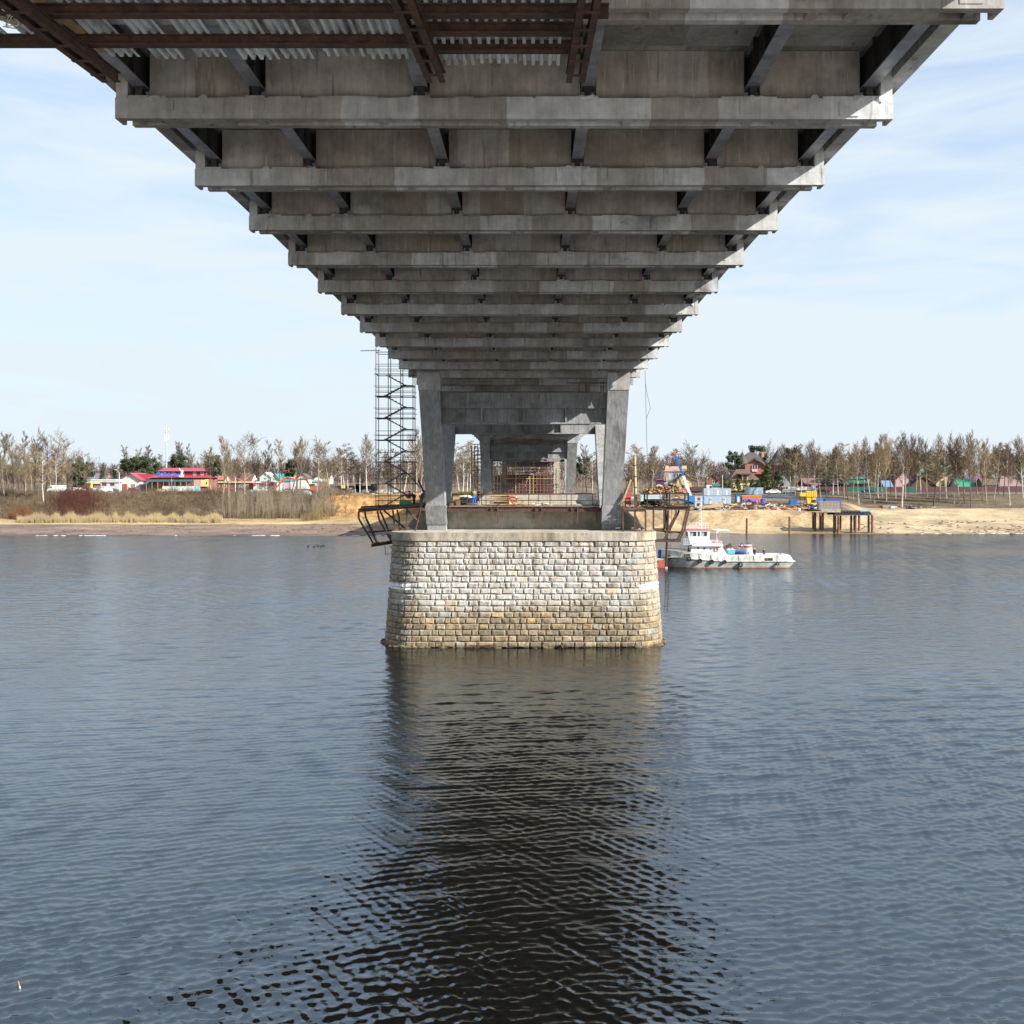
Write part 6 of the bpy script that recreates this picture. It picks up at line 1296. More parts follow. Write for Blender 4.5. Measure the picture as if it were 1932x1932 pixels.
# white gabled shed with crimson roof, grey annexe, long low shops
t, cx, zb = house('shed', 'white rendered shed with a crimson gable roof left of the restaurant', 228, 264, 414, 930, 905, 893, 'front', M_WALLW, M_REDROOF, 16, ((251, 917, 7, 8, 2), (241.5, 899.5, 2.6, 4, 0)), .7, cat='shed')
MB().box(Xp(229, 414) - cx, Xp(240, 414) - cx, -.08, -.005, .5, Zp(913, 414) - zb).part('door', M('rust_door', (.28, .08, .05), var=.3), t); MB().prism([(2.2, Zp(905, 414) - zb), (16, Zp(905, 414) - zb), (16, Zp(894.5, 414) - zb + .1), (0.2, Zp(894.5, 414) - zb + .1)], 5, 12).part('rear_roof', M_REDROOF, t)
t, cx, zb = house('annexe', 'low pale grey annexe with a slanting roof line beside the white shed', 190, 227.8, 413, 931, 911, 909, 'side', M('pale_grey_render', (.52, .53, .56)), M_MAROON, 8, ((197, 914, 7, 4, 0), (212, 914, 7, 4, 0)), .2, cat='annexe', fr=M('maroon_frame', (.25, .06, .07)))
m = MB(); a, b = Xp(190, 413) - cx, Xp(227.5, 413) - cx; m.hexa([(a, .1, Zp(911, 413) - zb), (b, .1, Zp(911, 413) - zb), (b, 7.8, Zp(911, 413) - zb), (a, 7.8, Zp(911, 413) - zb), (a, .1, Zp(910, 413) - zb), (b, .1, Zp(904.5, 413) - zb), (b, 7.8, Zp(904.5, 413) - zb), (a, 7.8, Zp(910, 413) - zb)]); m.part('sloping_parapet', M('pale_grey_render', (.5, .5, .5)), t)
t, cx, zb = house('shop', 'long low shop with a pale green fascia behind the parked cars', 141, 219, 432, 930, 906, 904.8, 'side', M('red_shop_wall', (.30, .08, .06)), M('pale_green_fascia', (.42, .62, .55)), 9, ((185, 921, 12, 5, 3), (152, 920, 8, 6, 1)), .3, cat='shop')
MB().box(Xp(176, 432) - cx, Xp(218, 432) - cx, -.3, -.02, Zp(913, 432) - zb, Zp(905.2, 432) - zb).part('fascia', M('cream_fascia', (.62, .62, .50)), t); MB().box(Xp(141, 432) - cx, Xp(175.5, 432) - cx, -.3, -.02, Zp(912, 432) - zb, Zp(905.2, 432) - zb).part('fascia', M('mint_fascia', (.40, .62, .55)), t)
t2 = thing('folded_parasol', 'folded yellow market parasol standing among the parked cars', 'parasol', gp(172, 402)); MB().tube((0, 0, 0), (0, 0, 4.4), .06, n=6).part('pole', M_FRAME, t2); MB().tube((0, 0, .9), (.2, 0, 4.4), .75, .1, 7).part('canopy', M_YEL, t2)
house('house', 'orange brick house with a grey-violet gable roof behind the long shop', 168, 198, 470, 920, 903, 894, 'side', M_ORWALL, M('violet_roof', (.15, .12, .16)), 9, ((176, 900, 4, 3, 0),), .5, chim=((172, 893, 900, 4, M_ORWALL),)); house('house', 'smaller house with slate grey roof right behind the orange brick one', 199, 220, 474, 918, 904, 896.5, 'side', M_WOODD, M('slate_roof', (.13, .12, .14)), 8)
house('house', 'house with a plain tan roof peeking above the annexe', 216, 233, 452, 918, 906, 899, 'hip', M_WALLW, M('tan_roof', (.36, .30, .22)), 8)
# middle-left buildings
house('house', 'long house with a broad rusty brown roof behind the tallest left tree', 437, 473, 450, 925, 908, 893, 'side', M_WALLW, M('rusty_roof', (.13, .055, .045)), 12); house('shop', 'low shop with ochre fascia left of the red billboard', 400, 478, 425, 927, 911, 909, 'side', M('brown_shop_wall', (.18, .10, .07)), M('ochre_fascia', (.46, .28, .13)), 8, ((410, 917, 7, 4), (424, 917, 7, 4), (455, 917, 7, 4), (466, 917, 6, 5)), cat='shop')
t, cx, zb = house('shop', 'white shop carrying a red billboard', 478, 519, 424, 927, 911, 909.5, 'side', M_WALLW, M_WALLW, 8, ((491, 922, 4, 5), (499, 922, 4, 5), (506, 921, 4, 5)), cat='shop')
for a, b in ((478, 483), (492, 516)):
    MB().box(Xp(a, 424) - cx, Xp(b, 424) - cx, -.35, -.05, Zp(916, 424) - zb, Zp(908.5, 424) - zb).part('billboard', M('billboard_red', (.62, .03, .05)), t)
MB().box(Xp(497, 424) - cx, Xp(508, 424) - cx, -.38, -.355, Zp(914, 424) - zb, Zp(910, 424) - zb).part('billboard_print', M('pale_print', (.7, .5, .5), var=.5, scale=3), t)
house('house', 'pale mint house with light gables behind the red billboard', 490, 512, 455, 920, 901, 892, 'front', M('mint_render', (.48, .60, .55)), M('pale_roof', (.45, .5, .5)), 9, ((501, 903, 5, 4),)); house('house', 'cream house front with small windows beside the turquoise roof', 511, 526, 450, 922, 904, 894, 'front', M('pale_cream', (.62, .58, .40)), M_TURQ, 9, ((518.5, 904, 6, 3.5),)); house('house', 'house with a bright turquoise hip roof behind slender trees', 520, 548, 455, 920, 907, 893, 'hip', M('mauve_wall', (.40, .33, .40)), M_TURQ, 9, ridge_in=.38)
house('house', 'house with an orange tiled roof above the turquoise one', 532, 550, 500, 915, 899, 890, 'hip', M_WALLW, M('orange_tiles', (.42, .15, .09)), 9); house('house', 'white fronted house right of the small dark pine', 562, 580, 470, 920, 902, 894, 'front', M_WALLW, M_BROWNR, 9, ((571, 903, 4, 4),)); house('house', 'small dome-roofed white pavilion behind the excavator', 588, 602, 440, 922, 908, 901, 'hip', M_WALLW, M('pale_green_roof', (.35, .48, .45)), 8); house('house', 'brown roofed house deep behind the excavator', 600, 622, 500, 918, 900, 892, 'side', M_WALLW, M_BROWNR, 9)
# right bank houses
t, cx, zb = house('house', 'yellow and grey house with brown mansard roof and two yellow chimneys', 1253, 1302, 428, 921, 889, 879.5, 'hip', M_GREYBLUE, M('rosy_brown_roof', (.34, .22, .18)), 11, ((1273, 896, 3, 6, 0), (1278, 896, 3, 6, 0), (1283, 896, 3, 6, 0), (1288, 896, 3, 6, 0), (1262, 915, 3.2, 6, 0), (1268, 915, 3.2, 6, 0), (1274, 915, 3, 6, 0)), .4, chim=((1261.5, 878.5, 888, 6.5, M_CREAM), (1294.5, 878.5, 889, 9, M_CREAM)), ridge_in=.36)
m = MB(); y = 428
for a, b, c_, d in ((1251, 1262, 1253, 1262), (1291, 1306, 1291, 1304)): m.hexa([(Xp(a, y) - cx, -.5, Zp(907, y) - zb), (Xp(b, y) - cx, -.5, Zp(907, y) - zb), (Xp(b, y) - cx, 8, Zp(907, y) - zb), (Xp(a, y) - cx, 8, Zp(907, y) - zb), (Xp(c_ + 1, y) - cx, -.1, Zp(889, y) - zb), (Xp(d, y) - cx, -.1, Zp(889, y) - zb), (Xp(d, y) - cx, 8, Zp(889, y) - zb), (Xp(c_ + 1, y) - cx, 8, Zp(889, y) - zb)])
m.part('mansard_side', M('rosy_brown_roof', (.3, .2, .2)), t)
house('house', 'bright yellow gabled wing in front of the yellow and grey house', 1277, 1305, 422, 921, 905, 893.5, 'front', M('yellow_render', (.66, .52, .27)), M_WOODD, 5, ((1289, 918, 5.5, 6, 1), (1292, 903, 2.5, 7, 0)), .5); house('shed', 'plain mauve shed left of the yellow house', 1240, 1252, 424, 922, 906, 905, 'side', M_PURPLE, M_PURPLE, 6, cat='shed')
house('cottage', 'narrow red timber cottage with a white window right of the truck', 1336, 1353, 440, 922, 906, 895, 'front', M('reddish_timber', (.30, .11, .06), var=.25), M_DARKROOF, 9, ((1346, 909, 3, 6, 0),), .5, cat='cottage'); house('shed', 'shed with a bright green roof beside the white truck', 1340, 1362, 415, 924, 916.5, 912.5, 'hip', M_WALLW, M_GREENR, 6, cat='shed')
t, cx, zb = house('house', 'low brick house with a huge brown shingle roof in front of the mansion', 1380, 1430, 424, 923, 905, 885, 'hip', M_CREAM, M_BROWNR, 13, ((1405, 902, 8, 8, 2),), .9, ridge_in=.3)
y = 424; rb2 = lambda n_, a, b, c, d, y0, y1, mm: MB().box(Xp(a, y) - cx, Xp(b, y) - cx, y0, y1, Zp(d, y) - zb, Zp(c, y) - zb).part(n_, mm, t); rb2('dormer_wall', 1399.5, 1411, 895.5, 906, -.9, 4, M('tan_dormer', (.42, .26, .16))); MB().box(Xp(1402, y) - cx, Xp(1408, y) - cx, -1.0, -.91, Zp(905, y) - zb, Zp(897, y) - zb).part('dormer_window', M_GLASS, t); rb2('dormer_roof', 1393, 1418, 893.5, 895.3, -1.6, 4, M_BROWNR)
# mansion
y = 455; t, cx, zb = house('mansion', 'large red brick mansion with grey shingle roofs and two pointed turrets', 1399, 1450, y, 915, 879, 853, 'hip', M_BRICKR, M_SHINGLE, 15, ((1440, 893, 4, 7, 1), (1410, 893, 5, 6, 1)), 1.0, chim=((1446, 851.5, 862, 5, M('pink_brick', (.50, .20, .15))), (1437, 858, 872, 2.6, M('pink_brick', (.5, .2, .15)))), cat='mansion', ridge_in=.36)
m = MB(); ww = .18
g0, g1, gr = Xp(1398, y) - cx, Xp(1445, y) - cx, Xp(1420.5, y) - cx
MB().prism([(Xp(1403, y) - cx, Zp(896, y) - zb), (Xp(1439, y) - cx, Zp(896, y) - zb), (Xp(1439, y) - cx, Zp(878, y) - zb), (Xp(1420.5, y) - cx, Zp(866.5, y) - zb), (Xp(1403, y) - cx, Zp(878, y) - zb)], -3.2, -.05).part('bay_wall', M('orange_red_brick', (.30, .125, .085), var=.15), t)
m = MB(); m.bar((gr, -3.6, Zp(864.5, y) - zb), (Xp(1398, y) - cx, -3.6, Zp(881, y) - zb), .9, .3); m.bar((gr, -3.6, Zp(864.5, y) - zb), (Xp(1445, y) - cx, -3.6, Zp(882, y) - zb), .9, .3); m.bar((Xp(1412, y) - cx, -3.5, Zp(872, y) - zb), (Xp(1430, y) - cx, -3.5, Zp(872, y) - zb), .3, .25); m.bar((gr, -3.5, Zp(865, y) - zb), (gr, -3.5, Zp(872, y) - zb), .25); m.part('gable_timbers', M_WOODD, t)
wn_ = thing_child('arched_window', t); xc_, zc_ = Xp(1421, y) - cx, Zp(884, y) - zb; arch = [(xc_ + 2.0 * math.cos(a * math.pi / 12), zc_ + 1.9 * math.sin(a * math.pi / 12)) for a in range(13)]; MB().prism(arch, -3.32, -3.22).part('pane', M_GLASS, wn_)
for k in (-1.1, 0, 1.1): MB().box(xc_ + k - .07, xc_ + k + .07, -3.4, -3.33, zc_, zc_ + 1.5).part('mullion', M_FRAME, wn_)
MB().box(Xp(1415.5, y) - cx, Xp(1426, y) - cx, -3.6, -3.4, Zp(890, y) - zb, Zp(885, y) - zb).part('pink_banner', M('pink_banner', (.7, .35, .4)), t); MB().box(Xp(1424, y) - cx, Xp(1440, y) - cx, -3.5, -2.9, Zp(894.5, y) - zb, Zp(892.5, y) - zb).part('balcony', M('orange_red_brick', (.5, .16, .07)), t)
for (px, r, p0, p1, p2, nm) in ((1402, 2.5, 851, 876, 905, 'left'), (1468, 3.6, 846.5, 875, 912, 'right')):
    tw_ = thing_child('turret', t); xx = Xp(px, y) - cx; yy = 1.5 if nm == 'left' else .5
    MB().tube((xx, yy, 0), (xx, yy, Zp(p1, y) - zb), r, n=12).part('wall', M_BRICKR, tw_); zt = Zp(p1, y) - zb; zz = Zp(p0, y) - zb
    MB().tube((xx, yy, zt - .5), (xx, yy, zt + (zz - zt) * .35), r * 1.45, r * .72, 12).part('roof_skirt', M_SHINGLE, tw_); MB().tube((xx, yy, zt + (zz - zt) * .34), (xx, yy, zz), r * .73, .03, 12).part('spire', M_SHINGLE, tw_); MB().tube((xx, yy, zz - .3), (xx, yy, zz + 1.2), .06, n=4).part('finial', M_BLACK, tw_)
    if nm == 'right':
        for dx in (-1.6, 1.2): window(tw_, xx + dx, Zp(885, y) - zb, 1.1, 2.0, yy - r * .93)
house('house', 'grey gabled cottage with white window behind the birch trunks', 1470, 1492, 420, 925, 905, 891, 'front', M('grey_boards', (.26, .26, .27)), M_WOODD, 9, ((1478, 917, 4, 4),)); house('house', 'cream wall house partly hidden beside the mansion garden', 1440, 1470, 418, 925, 912, 907, 'side', M('pale_cream', (.6, .5, .4)), M_BROWNR, 8, ((1462, 917, 4, 4),))
house('barn', 'long maroon barn roof behind the fence left of the green gazebo', 1520, 1585, 445, 925, 914, 903, 'side', M_MAROON, M('faded_maroon_roof', (.19, .10, .10)), 12, cat='barn')
house('gazebo', 'green pagoda-roofed house behind birches above the jetty', 1598, 1643, 436, 925, 912, 904.5, 'hip', M_BRICKR, M_GREENR, 9, ((1608, 917, 3, 4), (1636, 917, 3, 4)), 1.2, cat='gazebo'); house('gazebo', 'upper tier of the green pagoda roof with two white satellite dishes', 1606, 1628, 440, 906, 903, 894, 'hip', M_GREENR, M_TURQ, 5, (), .8, cat='gazebo', ridge_in=.4)
house('house', 'pink gabled house with a dark brown roof', 1690, 1727, 438, 926, 905, 884.5, 'front', M_PINK, M('maroon_brown_roof', (.17, .075, .07)), 11, ((1702, 909, 6, 6, 1), (1718.5, 908.5, 6, 6, 1)), .8, chim=((1716, 880, 892, 8, M_WALLW),)); house('shed', 'small blue-roofed shed left of the pink house', 1669, 1683, 434, 925, 918, 907.5, 'side', M('blue_panel', (.12, .22, .36)), M('blue_panel', (.1, .2, .3)), 6, cat='shed')
house('cabin', 'cabin with a steep black roof between pink and cream houses', 1716, 1768, 434, 927, 919, 897.5, 'front', M_WOODD, M_DARKROOF, 9, (), .6, cat='cabin'); house('house', 'cream two-storey house with a bright green roof', 1733, 1790, 462, 915, 892, 876, 'side', M('cream_yellow', (.60, .47, .30)), M('emerald_roof', (.02, .22, .14)), 10, ((1764, 897, 5, 5), (1778, 897, 5, 5)), .8)
house('gable_bay', 'cream gabled bay with four windows on the green roofed house', 1757, 1782, 458, 915, 888, 878, 'front', M('cream_yellow', (.6, .5, .3)), M('emerald_roof', (0, .3, .2)), 5, ((1764, 886, 4.5, 4), (1773.5, 886, 4.5, 4), (1761.5, 897, 4.5, 5), (1774, 897, 4.5, 5)), .5, cat='bay')
house('house', 'house with emerald roof just left of the purple one', 1806, 1838, 440, 926, 917, 903, 'side', M_WALLW, M('emerald_roof', (0, .3, .2)), 8); house('house', 'house with a violet metal roof near the right side', 1828, 1858, 444, 926, 913, 898, 'side', M_WOODD, M_PURPLE, 9); house('house', 'grey-green house with white windows right of the violet roof', 1856, 1884, 436, 927, 914, 903, 'side', M('grey_green_wall', (.20, .21, .17)), M_BROWNR, 8, ((1866, 918, 4.5, 4), (1874, 918, 4.5, 4)))
house('house', 'rosy roofed house at the far right edge', 1886, 1930, 440, 926, 917, 898, 'hip', M_WALLW, M('rosy_roof', (.22, .15, .14)), 10); house('house', 'small house with an orange-brown roof behind the left bare trees near the restaurant', 404, 424, 455, 920, 905, 897, 'side', M_WALLW, M('rust_tile_roof', (.30, .12, .08)), 9)

# ---------------------------------------------------------------- fences
def fence(label, segs, y, h, post=2.2, name='panel_fence'):
    x0, x1 = Xp(segs[0][0], y), Xp(segs[-1][1], y); t = thing(name, label, 'fence', ((x0 + x1) / 2, y, gp((segs[0][0] + segs[-1][1]) / 2, y).z)); c = (x0 + x1) / 2; zb = t.location.z
    for a, b, mm in segs:
        xa, xb = Xp(a, y) - c, Xp(b, y) - c; n = max(1, round((xb - xa) / post))
        for k in range(n):
            u, v = xa + (xb - xa) * k / n, xa + (xb - xa) * (k + 1) / n; pz = gp((u + c) / y * 1932 + 1005, y).z - zb; MB().box(u + .03, v - .03, 0, .06, pz + .05, pz + h).part('panel', mm, t); MB().box(u - .04, u + .04, .07, .15, pz - .3, pz + h + .05).part('post', mm, t)
fence('maroon and green metal fence running behind the right-hand trees', ((1500, 1600, M_MAROON), (1600, 1672, M_GREENP), (1672, 1708, M_MAROON), (1708, 1728, M_GREENP), (1728, 1905, M_MAROON), (1905, 1990, M_MAROON)), 428, 2.1, post=2.6)
fence('maroon fence with tan posts behind the white cars', ((1425, 1498, M_MAROON),), 412, 2.2, post=3.2); fence('red site fence below the yellow house', ((1236, 1304, M('red_fence_metal', (.45, .07, .08))),), 414, 1.6, post=3)
fence('pale concrete road barrier behind the excavator', ((470, 575, M_WALLW), (615, 640, M_WALLW), (660, 760, M_WALLW)), 403, .9, post=3, name='road_barrier')
# ---------------------------------------------------------------- vehicles
CARM = {}
def prof_mesh(kind):
    L, H = {'sedan': (4.6, 1.45), 'suv': (4.6, 1.75), 'van': (6.0, 2.6)}[kind]
    if kind == 'sedan': body = [(-2.3, .3), (2.3, .3), (2.32, .75), (2.15, .95), (1.3, 1.0), (-1.4, 1.0), (-2.2, .92), (-2.3, .7)]; cab = [(-1.7, 1.0), (1.15, 1.0), (.35, 1.45), (-1.0, 1.45)]; win = [(-1.45, 1.04), (.95, 1.04), (.3, 1.38), (-.95, 1.38)]
    elif kind == 'suv': body = [(-2.25, .35), (2.25, .35), (2.3, .85), (2.15, 1.1), (1.2, 1.15), (-2.15, 1.15), (-2.25, .8)]; cab = [(-2.1, 1.15), (1.1, 1.15), (.5, 1.75), (-1.85, 1.75)]; win = [(-1.9, 1.2), (.95, 1.2), (.45, 1.66), (-1.75, 1.66)]
    else: body = [(-3.0, .35), (3.0, .35), (3.0, 1.0), (2.6, 1.3), (2.0, 2.35), (1.5, 2.6), (-3.0, 2.6)]; cab = None; win = [(1.35, 1.5), (2.35, 1.5), (1.95, 2.15), (1.35, 2.15)]
    w = .88 if kind != 'van' else 1.0; r = {}
    m = MB(); m.prism(body, -w, w); r['body'] = m.mesh('body')
    if cab:
        m = MB(); n = 4; vs = [(x, -w * (1 if z < 1.2 else .78), z) for x, z in cab] + [(x, w * (1 if z < 1.2 else .78), z) for x, z in cab]; m.add(vs, [(0, 1, 2, 3), (7, 6, 5, 4)] + [((i + 1) % 4, i, 4 + i, 4 + (i + 1) % 4) for i in range(4)]); r['cabin'] = m.mesh('cabin')
    m = MB(); zz = [z for _, z in win]; zlo, zhi = min(zz), max(zz)
    def wy(z): return (w + .012 - (w * .22 * (z - 1.0) / (.45 if kind == 'sedan' else .6) if cab else 0))
    for sg in (-1, 1):
        vs = [(x, sg * wy(z), z) for x, z in win]; m.add(vs, [(0, 1, 2, 3) if sg < 0 else (3, 2, 1, 0)])
    if cab:
        (a, za), (b, zb_), (c, zc), (d, zd) = win; m.add([(b + .16, -w * .8, zb_), (b + .16, w * .8, zb_), (c + .06, w * .68, zc), (c + .06, -w * .68, zc)], [(0, 1, 2, 3)]); m.add([(a - .2, -w * .8, za), (a - .2, w * .8, za), (d - .08, w * .68, zd), (d - .08, -w * .68, zd)], [(3, 2, 1, 0)])
    r['windows'] = m.mesh('windows')
    m = MB(); m.tube((0, -.12, 0), (0, .12, 0), .34, n=14); r['tyre'] = m.mesh('tyre'); m = MB(); m.tube((0, -.13, 0), (0, .13, 0), .19, n=10); r['rim'] = m.mesh('rim')
    m = MB(); xf = body[1][0] + .0; m.box(xf - .05, xf + .03, -w + .08, -w + .38, .62, .8); r['headlight'] = m.mesh('headlight'); r['w'] = w; r['ax'] = {'sedan': 1.4, 'suv': 1.4, 'van': 1.95}[kind]; return r
for k in ('sedan', 'suv', 'van'): CARM[k] = prof_mesh(k)
def paint(n, c): return M('car_' + n, c, rough=.25, var=.03, bump=0, spec=.6)
CP = {'white': paint('white', (.75, .75, .75)), 'silver': paint('silver', (.42, .46, .47)), 'dark': paint('dark', (.03, .035, .05)), 'blue': paint('blue', (.03, .07, .25)), 'red': paint('red', (.4, .03, .03)), 'brown': paint('brown', (.12, .03, .025)), 'green': paint('green', (.30, .38, .33)), 'tan': paint('tan', (.55, .36, .22))}
def car(kind, col_, px, y, label, rz=0, group=None, name='parked_car', cat='car', s=1.0, z=None):
    r = CARM[kind]; b = gp(px, y, .02); 
    if z is not None: b.z = z
    t = thing(name, label, cat, b, rz, group); t.scale = (s, s, s)
    def pt(n_, mm, parent=t, **k):
        me = r[n_]
        if not me.materials: me.materials.append(mm)
        o = place(n_, me, None, parent, **k); o.material_slots[0].link = 'OBJECT'; o.material_slots[0].material = mm; return o
    pt('body', CP[col_]); pt('windows', M_GLASS)
    if 'cabin' in r: pt('cabin', CP[col_])
    for sx in (-1, 1):
        for sy in (-1, 1): w = thing_child('wheel', t); w.location = (sx * r['ax'], sy * (r['w'] - .1), .34); pt('tyre', M_TYRE, w); pt('rim', M_HULLG, w)
    pt('headlight', M_FRAME); pt('headlight', M_FRAME, scale=(1, -1, 1)); return t
G = 'cars parked on the far bank'
car('van', 'white', 107, 395, 'white panel van parked left of the pickup', R(180), G, 'parked_van', 'van', 1.05); car('suv', 'white', 129, 398, 'white car with dark windows just right of the van', 0, G, s=1.05); car('sedan', 'dark', 139, 400, 'dark car half hidden between two white cars', 0, G); car('suv', 'white', 149, 401, 'white estate car third along the car park', 0, G); car('sedan', 'blue', 159, 403, 'dark blue car in the tight row', R(20), G); car('sedan', 'red', 166, 404, 'red car in the tight row', R(20), G); car('sedan', 'dark', 172, 405, 'dark car at the right end of the tight row', R(20), G)
car('sedan', 'silver', 178, 404, 'silver car beside the folded parasol', 0, G); car('suv', 'green', 180, 394, 'pale green estate car parked nearest the bank edge', R(70), G); car('sedan', 'white', 189, 398, 'white car right of the pale green one', R(150), G); car('suv', 'white', 201, 401, 'white car in front of the grey annexe', R(180), G); car('sedan', 'dark', 212, 404, 'dark green saloon in front of the annexe windows', 0, G); car('suv', 'brown', 253, 396, 'dark maroon car in front of the white shed window', 0, G); car('sedan', 'tan', 307, 396, 'beige saloon in front of the white banner', 0, G)
car('sedan', 'red', 436, 400, 'red saloon among the bare trees by the ochre shop', 0, G); car('suv', 'dark', 454, 402, 'dark car behind the tallest bare tree', 0, G); car('sedan', 'white', 494, 412, 'white car under the red billboard', 0, G); car('sedan', 'silver', 546, 394, 'silver-blue car beside the excavator bucket', 0, G); car('sedan', 'blue', 627, 398, 'dark blue saloon behind the digger tracks', 0, G); car('suv', 'dark', 606, 402, 'dark car right behind the excavator body', 0, G)
car('sedan', 'white', 1458, 398, 'white saloon on the asphalt in front of the conifers', R(180), G, s=1.25); car('suv', 'white', 1487, 400, 'white hatchback parked right of the white saloon', 0, G, s=1.05); car('sedan', 'dark', 1552, 405, 'dark green saloon behind birches left of the jetty', 0, G, s=1.1); car('sedan', 'blue', 1636, 410, 'blue car in front of the green fence', 0, G)
car('sedan', 'white', 1339, 398, 'white car right of the truck cab', R(60), G)
# trucks
def truck(px, y, label, cabc, bodyc, L, rz=0, name='truck', cat='truck'):
    b = gp(px, y, .02); t = thing(name, label, cat, b, rz)
    MB().prism([(L / 2 - 2.3, .7), (L / 2, .7), (L / 2, 1.9), (L / 2 - .35, 3.2), (L / 2 - 2.3, 3.2)], -1.2, 1.2).part('cab', cabc, t); MB().prism([(L / 2 - 1.2, 2.0), (L / 2 - .08, 2.0), (L / 2 - .38, 2.95), (L / 2 - 1.2, 2.95)], -1.22, -1.201).part('cab_window', M_GLASS, t)
    MB().box(-L / 2, L / 2 - 2.4, -1.2, 1.2, 1.1, 2.5).part('load_body', bodyc, t); MB().box(-L / 2, L / 2 - .2, -.5, .5, .6, 1.0).part('chassis', M_BLACK, t)
    for x in (L / 2 - 1.2, -L / 2 + 1.2, -L / 2 + 2.5):
        for sy in (-1, 1): MB().tube((x, sy * 1.05 - .15, .5), (x, sy * 1.05 + .15, .5), .5, n=12).part('wheel', M_TYRE, t)
    return t
truck(613, 396, 'dark blue tipper truck behind the orange excavator', M_NAVY, M_NAVY, 8); truck(652, 404, 'dark trailer truck parked behind the birches', M_BLACK, M_NAVY, 13); truck(690, 404, 'black-sided truck parked left of the stair tower', M_BLACK, M_BLACK, 9)
truck(1323, 404, 'white truck cab with a low red and grey trailer', M_WHITE, M_RUSTD, 8.5); truck(1514, 406, 'pale bus-like lorry behind the birch trunks on the right', M_WALLW, M_WALLW, 12)
# orange excavator
t = thing('excavator', 'orange long-reach excavator with its bucket arm down on the bank', 'excavator', gp(593, 388)); t.scale = (1.15, 1.15, 1.15)
for sy in (-1.1, 1.1): m = MB(); m.prism([(-1.9, .1), (1.9, .1), (2.2, .5), (1.9, .9), (-1.9, .9), (-2.2, .5)], sy - .3, sy + .3); m.part('track', M_BLACK, t)
M_EXC = M('excavator_orange', (.60, .10, .03), rough=.5, var=.15); MB().prism([(-1.2, 1.0), (2.3, 1.0), (2.3, 2.0), (1.0, 2.3), (-1.2, 2.2)], -1.2, 1.2).part('house', M_EXC, t); MB().box(-1.1, .2, -1.15, -.1, 2.25, 3.2).part('cab', M_GLASS, t); MB().bar((-1.0, 0, 1.6), (-2.6, 0, 4.6), .5).part('boom', M_EXC, t); MB().bar((-2.5, 0, 4.5), (-9.8, 0, 4.9), .45).part('boom', M_EXC, t); MB().bar((-9.6, 0, 5.2), (-14.6, 0, -.4), .5).part('arm', M_EXC, t); MB().bar((-5, 0, 4.2), (-9.0, 0, 5.6), .14).part('hydraulic_ram', M_FRAME, t)
MB().prism([(-15.3, -1.1), (-14.2, -.9), (-14.3, -.1), (-15.0, 0)], -.6, .6).part('bucket', M_BLACK, t)
t = thing('wheel_loader', 'yellow and dark wheel loader among the parked trucks', 'loader', gp(648, 390)); MB().box(-1.3, 1.6, -.8, .8, .9, 1.8).part('body', M_BLACK, t); MB().box(-.6, .5, -.7, .7, 1.8, 2.9).part('cab', M_YEL, t); MB().bar((1.4, 0, 1.2), (3.1, 0, 1.9), .3).part('arm', M_WOOD, t)
for x in (-1.0, 1.3):
    for sy in (-.8, .8): MB().tube((x, sy - .2, .7), (x, sy + .2, .7), .72, n=14).part('wheel', M_TYRE, t)
m = MB(); m.blob((0, 0, 0), (2.2, 1.6, 1.6), rf, 10, 7, .15); o = place('gravel_heap', m.mesh('gravel_heap'), M('grey_gravel', (.22, .24, .27), var=.3, scale=3)); o.location = gp(577, 384); tag(o, 'grey gravel heap left of the orange excavator', 'gravel heap')
t = thing('orange_container', 'orange skip behind the excavator cab', 'skip', gp(609, 404)); MB().box(-1.8, 1.8, -1, 1, 1.5, 4.2).part('body', M('skip_orange', (.62, .27, .02), var=.2), t); MB().box(-1.6, 1.6, -.9, .9, -.3, 1.5).part('base', M_BLACK, t)
# blue mobile crane
b = gp(1308, 352); t = thing('mobile_crane', 'blue mobile crane with a tall blue and white telescopic boom', 'crane', b)
tp = P(1273, 857, 352) - b; md = P(1289, 898, 352) - b; bt = P(1303, 937, 352) - b; M_CRB = M('crane_blue', (.03, .20, .55), rough=.45, var=.15)
MB().bar(bt, md, .95, .9).part('boom_base', M('crane_white', (.66, .72, .76), rough=.4), t); MB().bar(md, tp, .62).part('boom_tip', M('crane_navy', (.02, .12, .32), rough=.45), t); MB().tube(tp - Vector((.3, 0, 0)), tp + Vector((.4, 0, .5)), .55, n=8).part('boom_head', M('crane_red', (.6, .1, .08)), t)
MB().box(bt.x - 1, bt.x + 1.6, -1.1, 1.1, 1.1, bt.z + .4).part('superstructure', M_CRB, t); MB().box(-3.6, 3.4, -1.2, 1.2, .6, 1.5).part('carrier', M_CRB, t); MB().box(2.2, 3.6, -1.2, 1.2, 1.5, 2.7).part('cab', M_CRB, t); MB().box(2.3, 3.3, -1.23, -1.205, 1.9, 2.6).part('cab_window', M_GLASS, t)
for x in (-2.6, -1.2, 1.2, 2.6):
    for sy in (-1, 1): MB().tube((x, sy - .2, .5), (x, sy + .2, .5), .55, n=12).part('wheel', M_TYRE, t)
for k in range(4): c = md.lerp(tp, .2 + k * .2); MB().box(c.x + .2, c.x + .5, -.2, .2, c.z - .3, c.z + .3).part('boom_bracket', M_CRB, t)
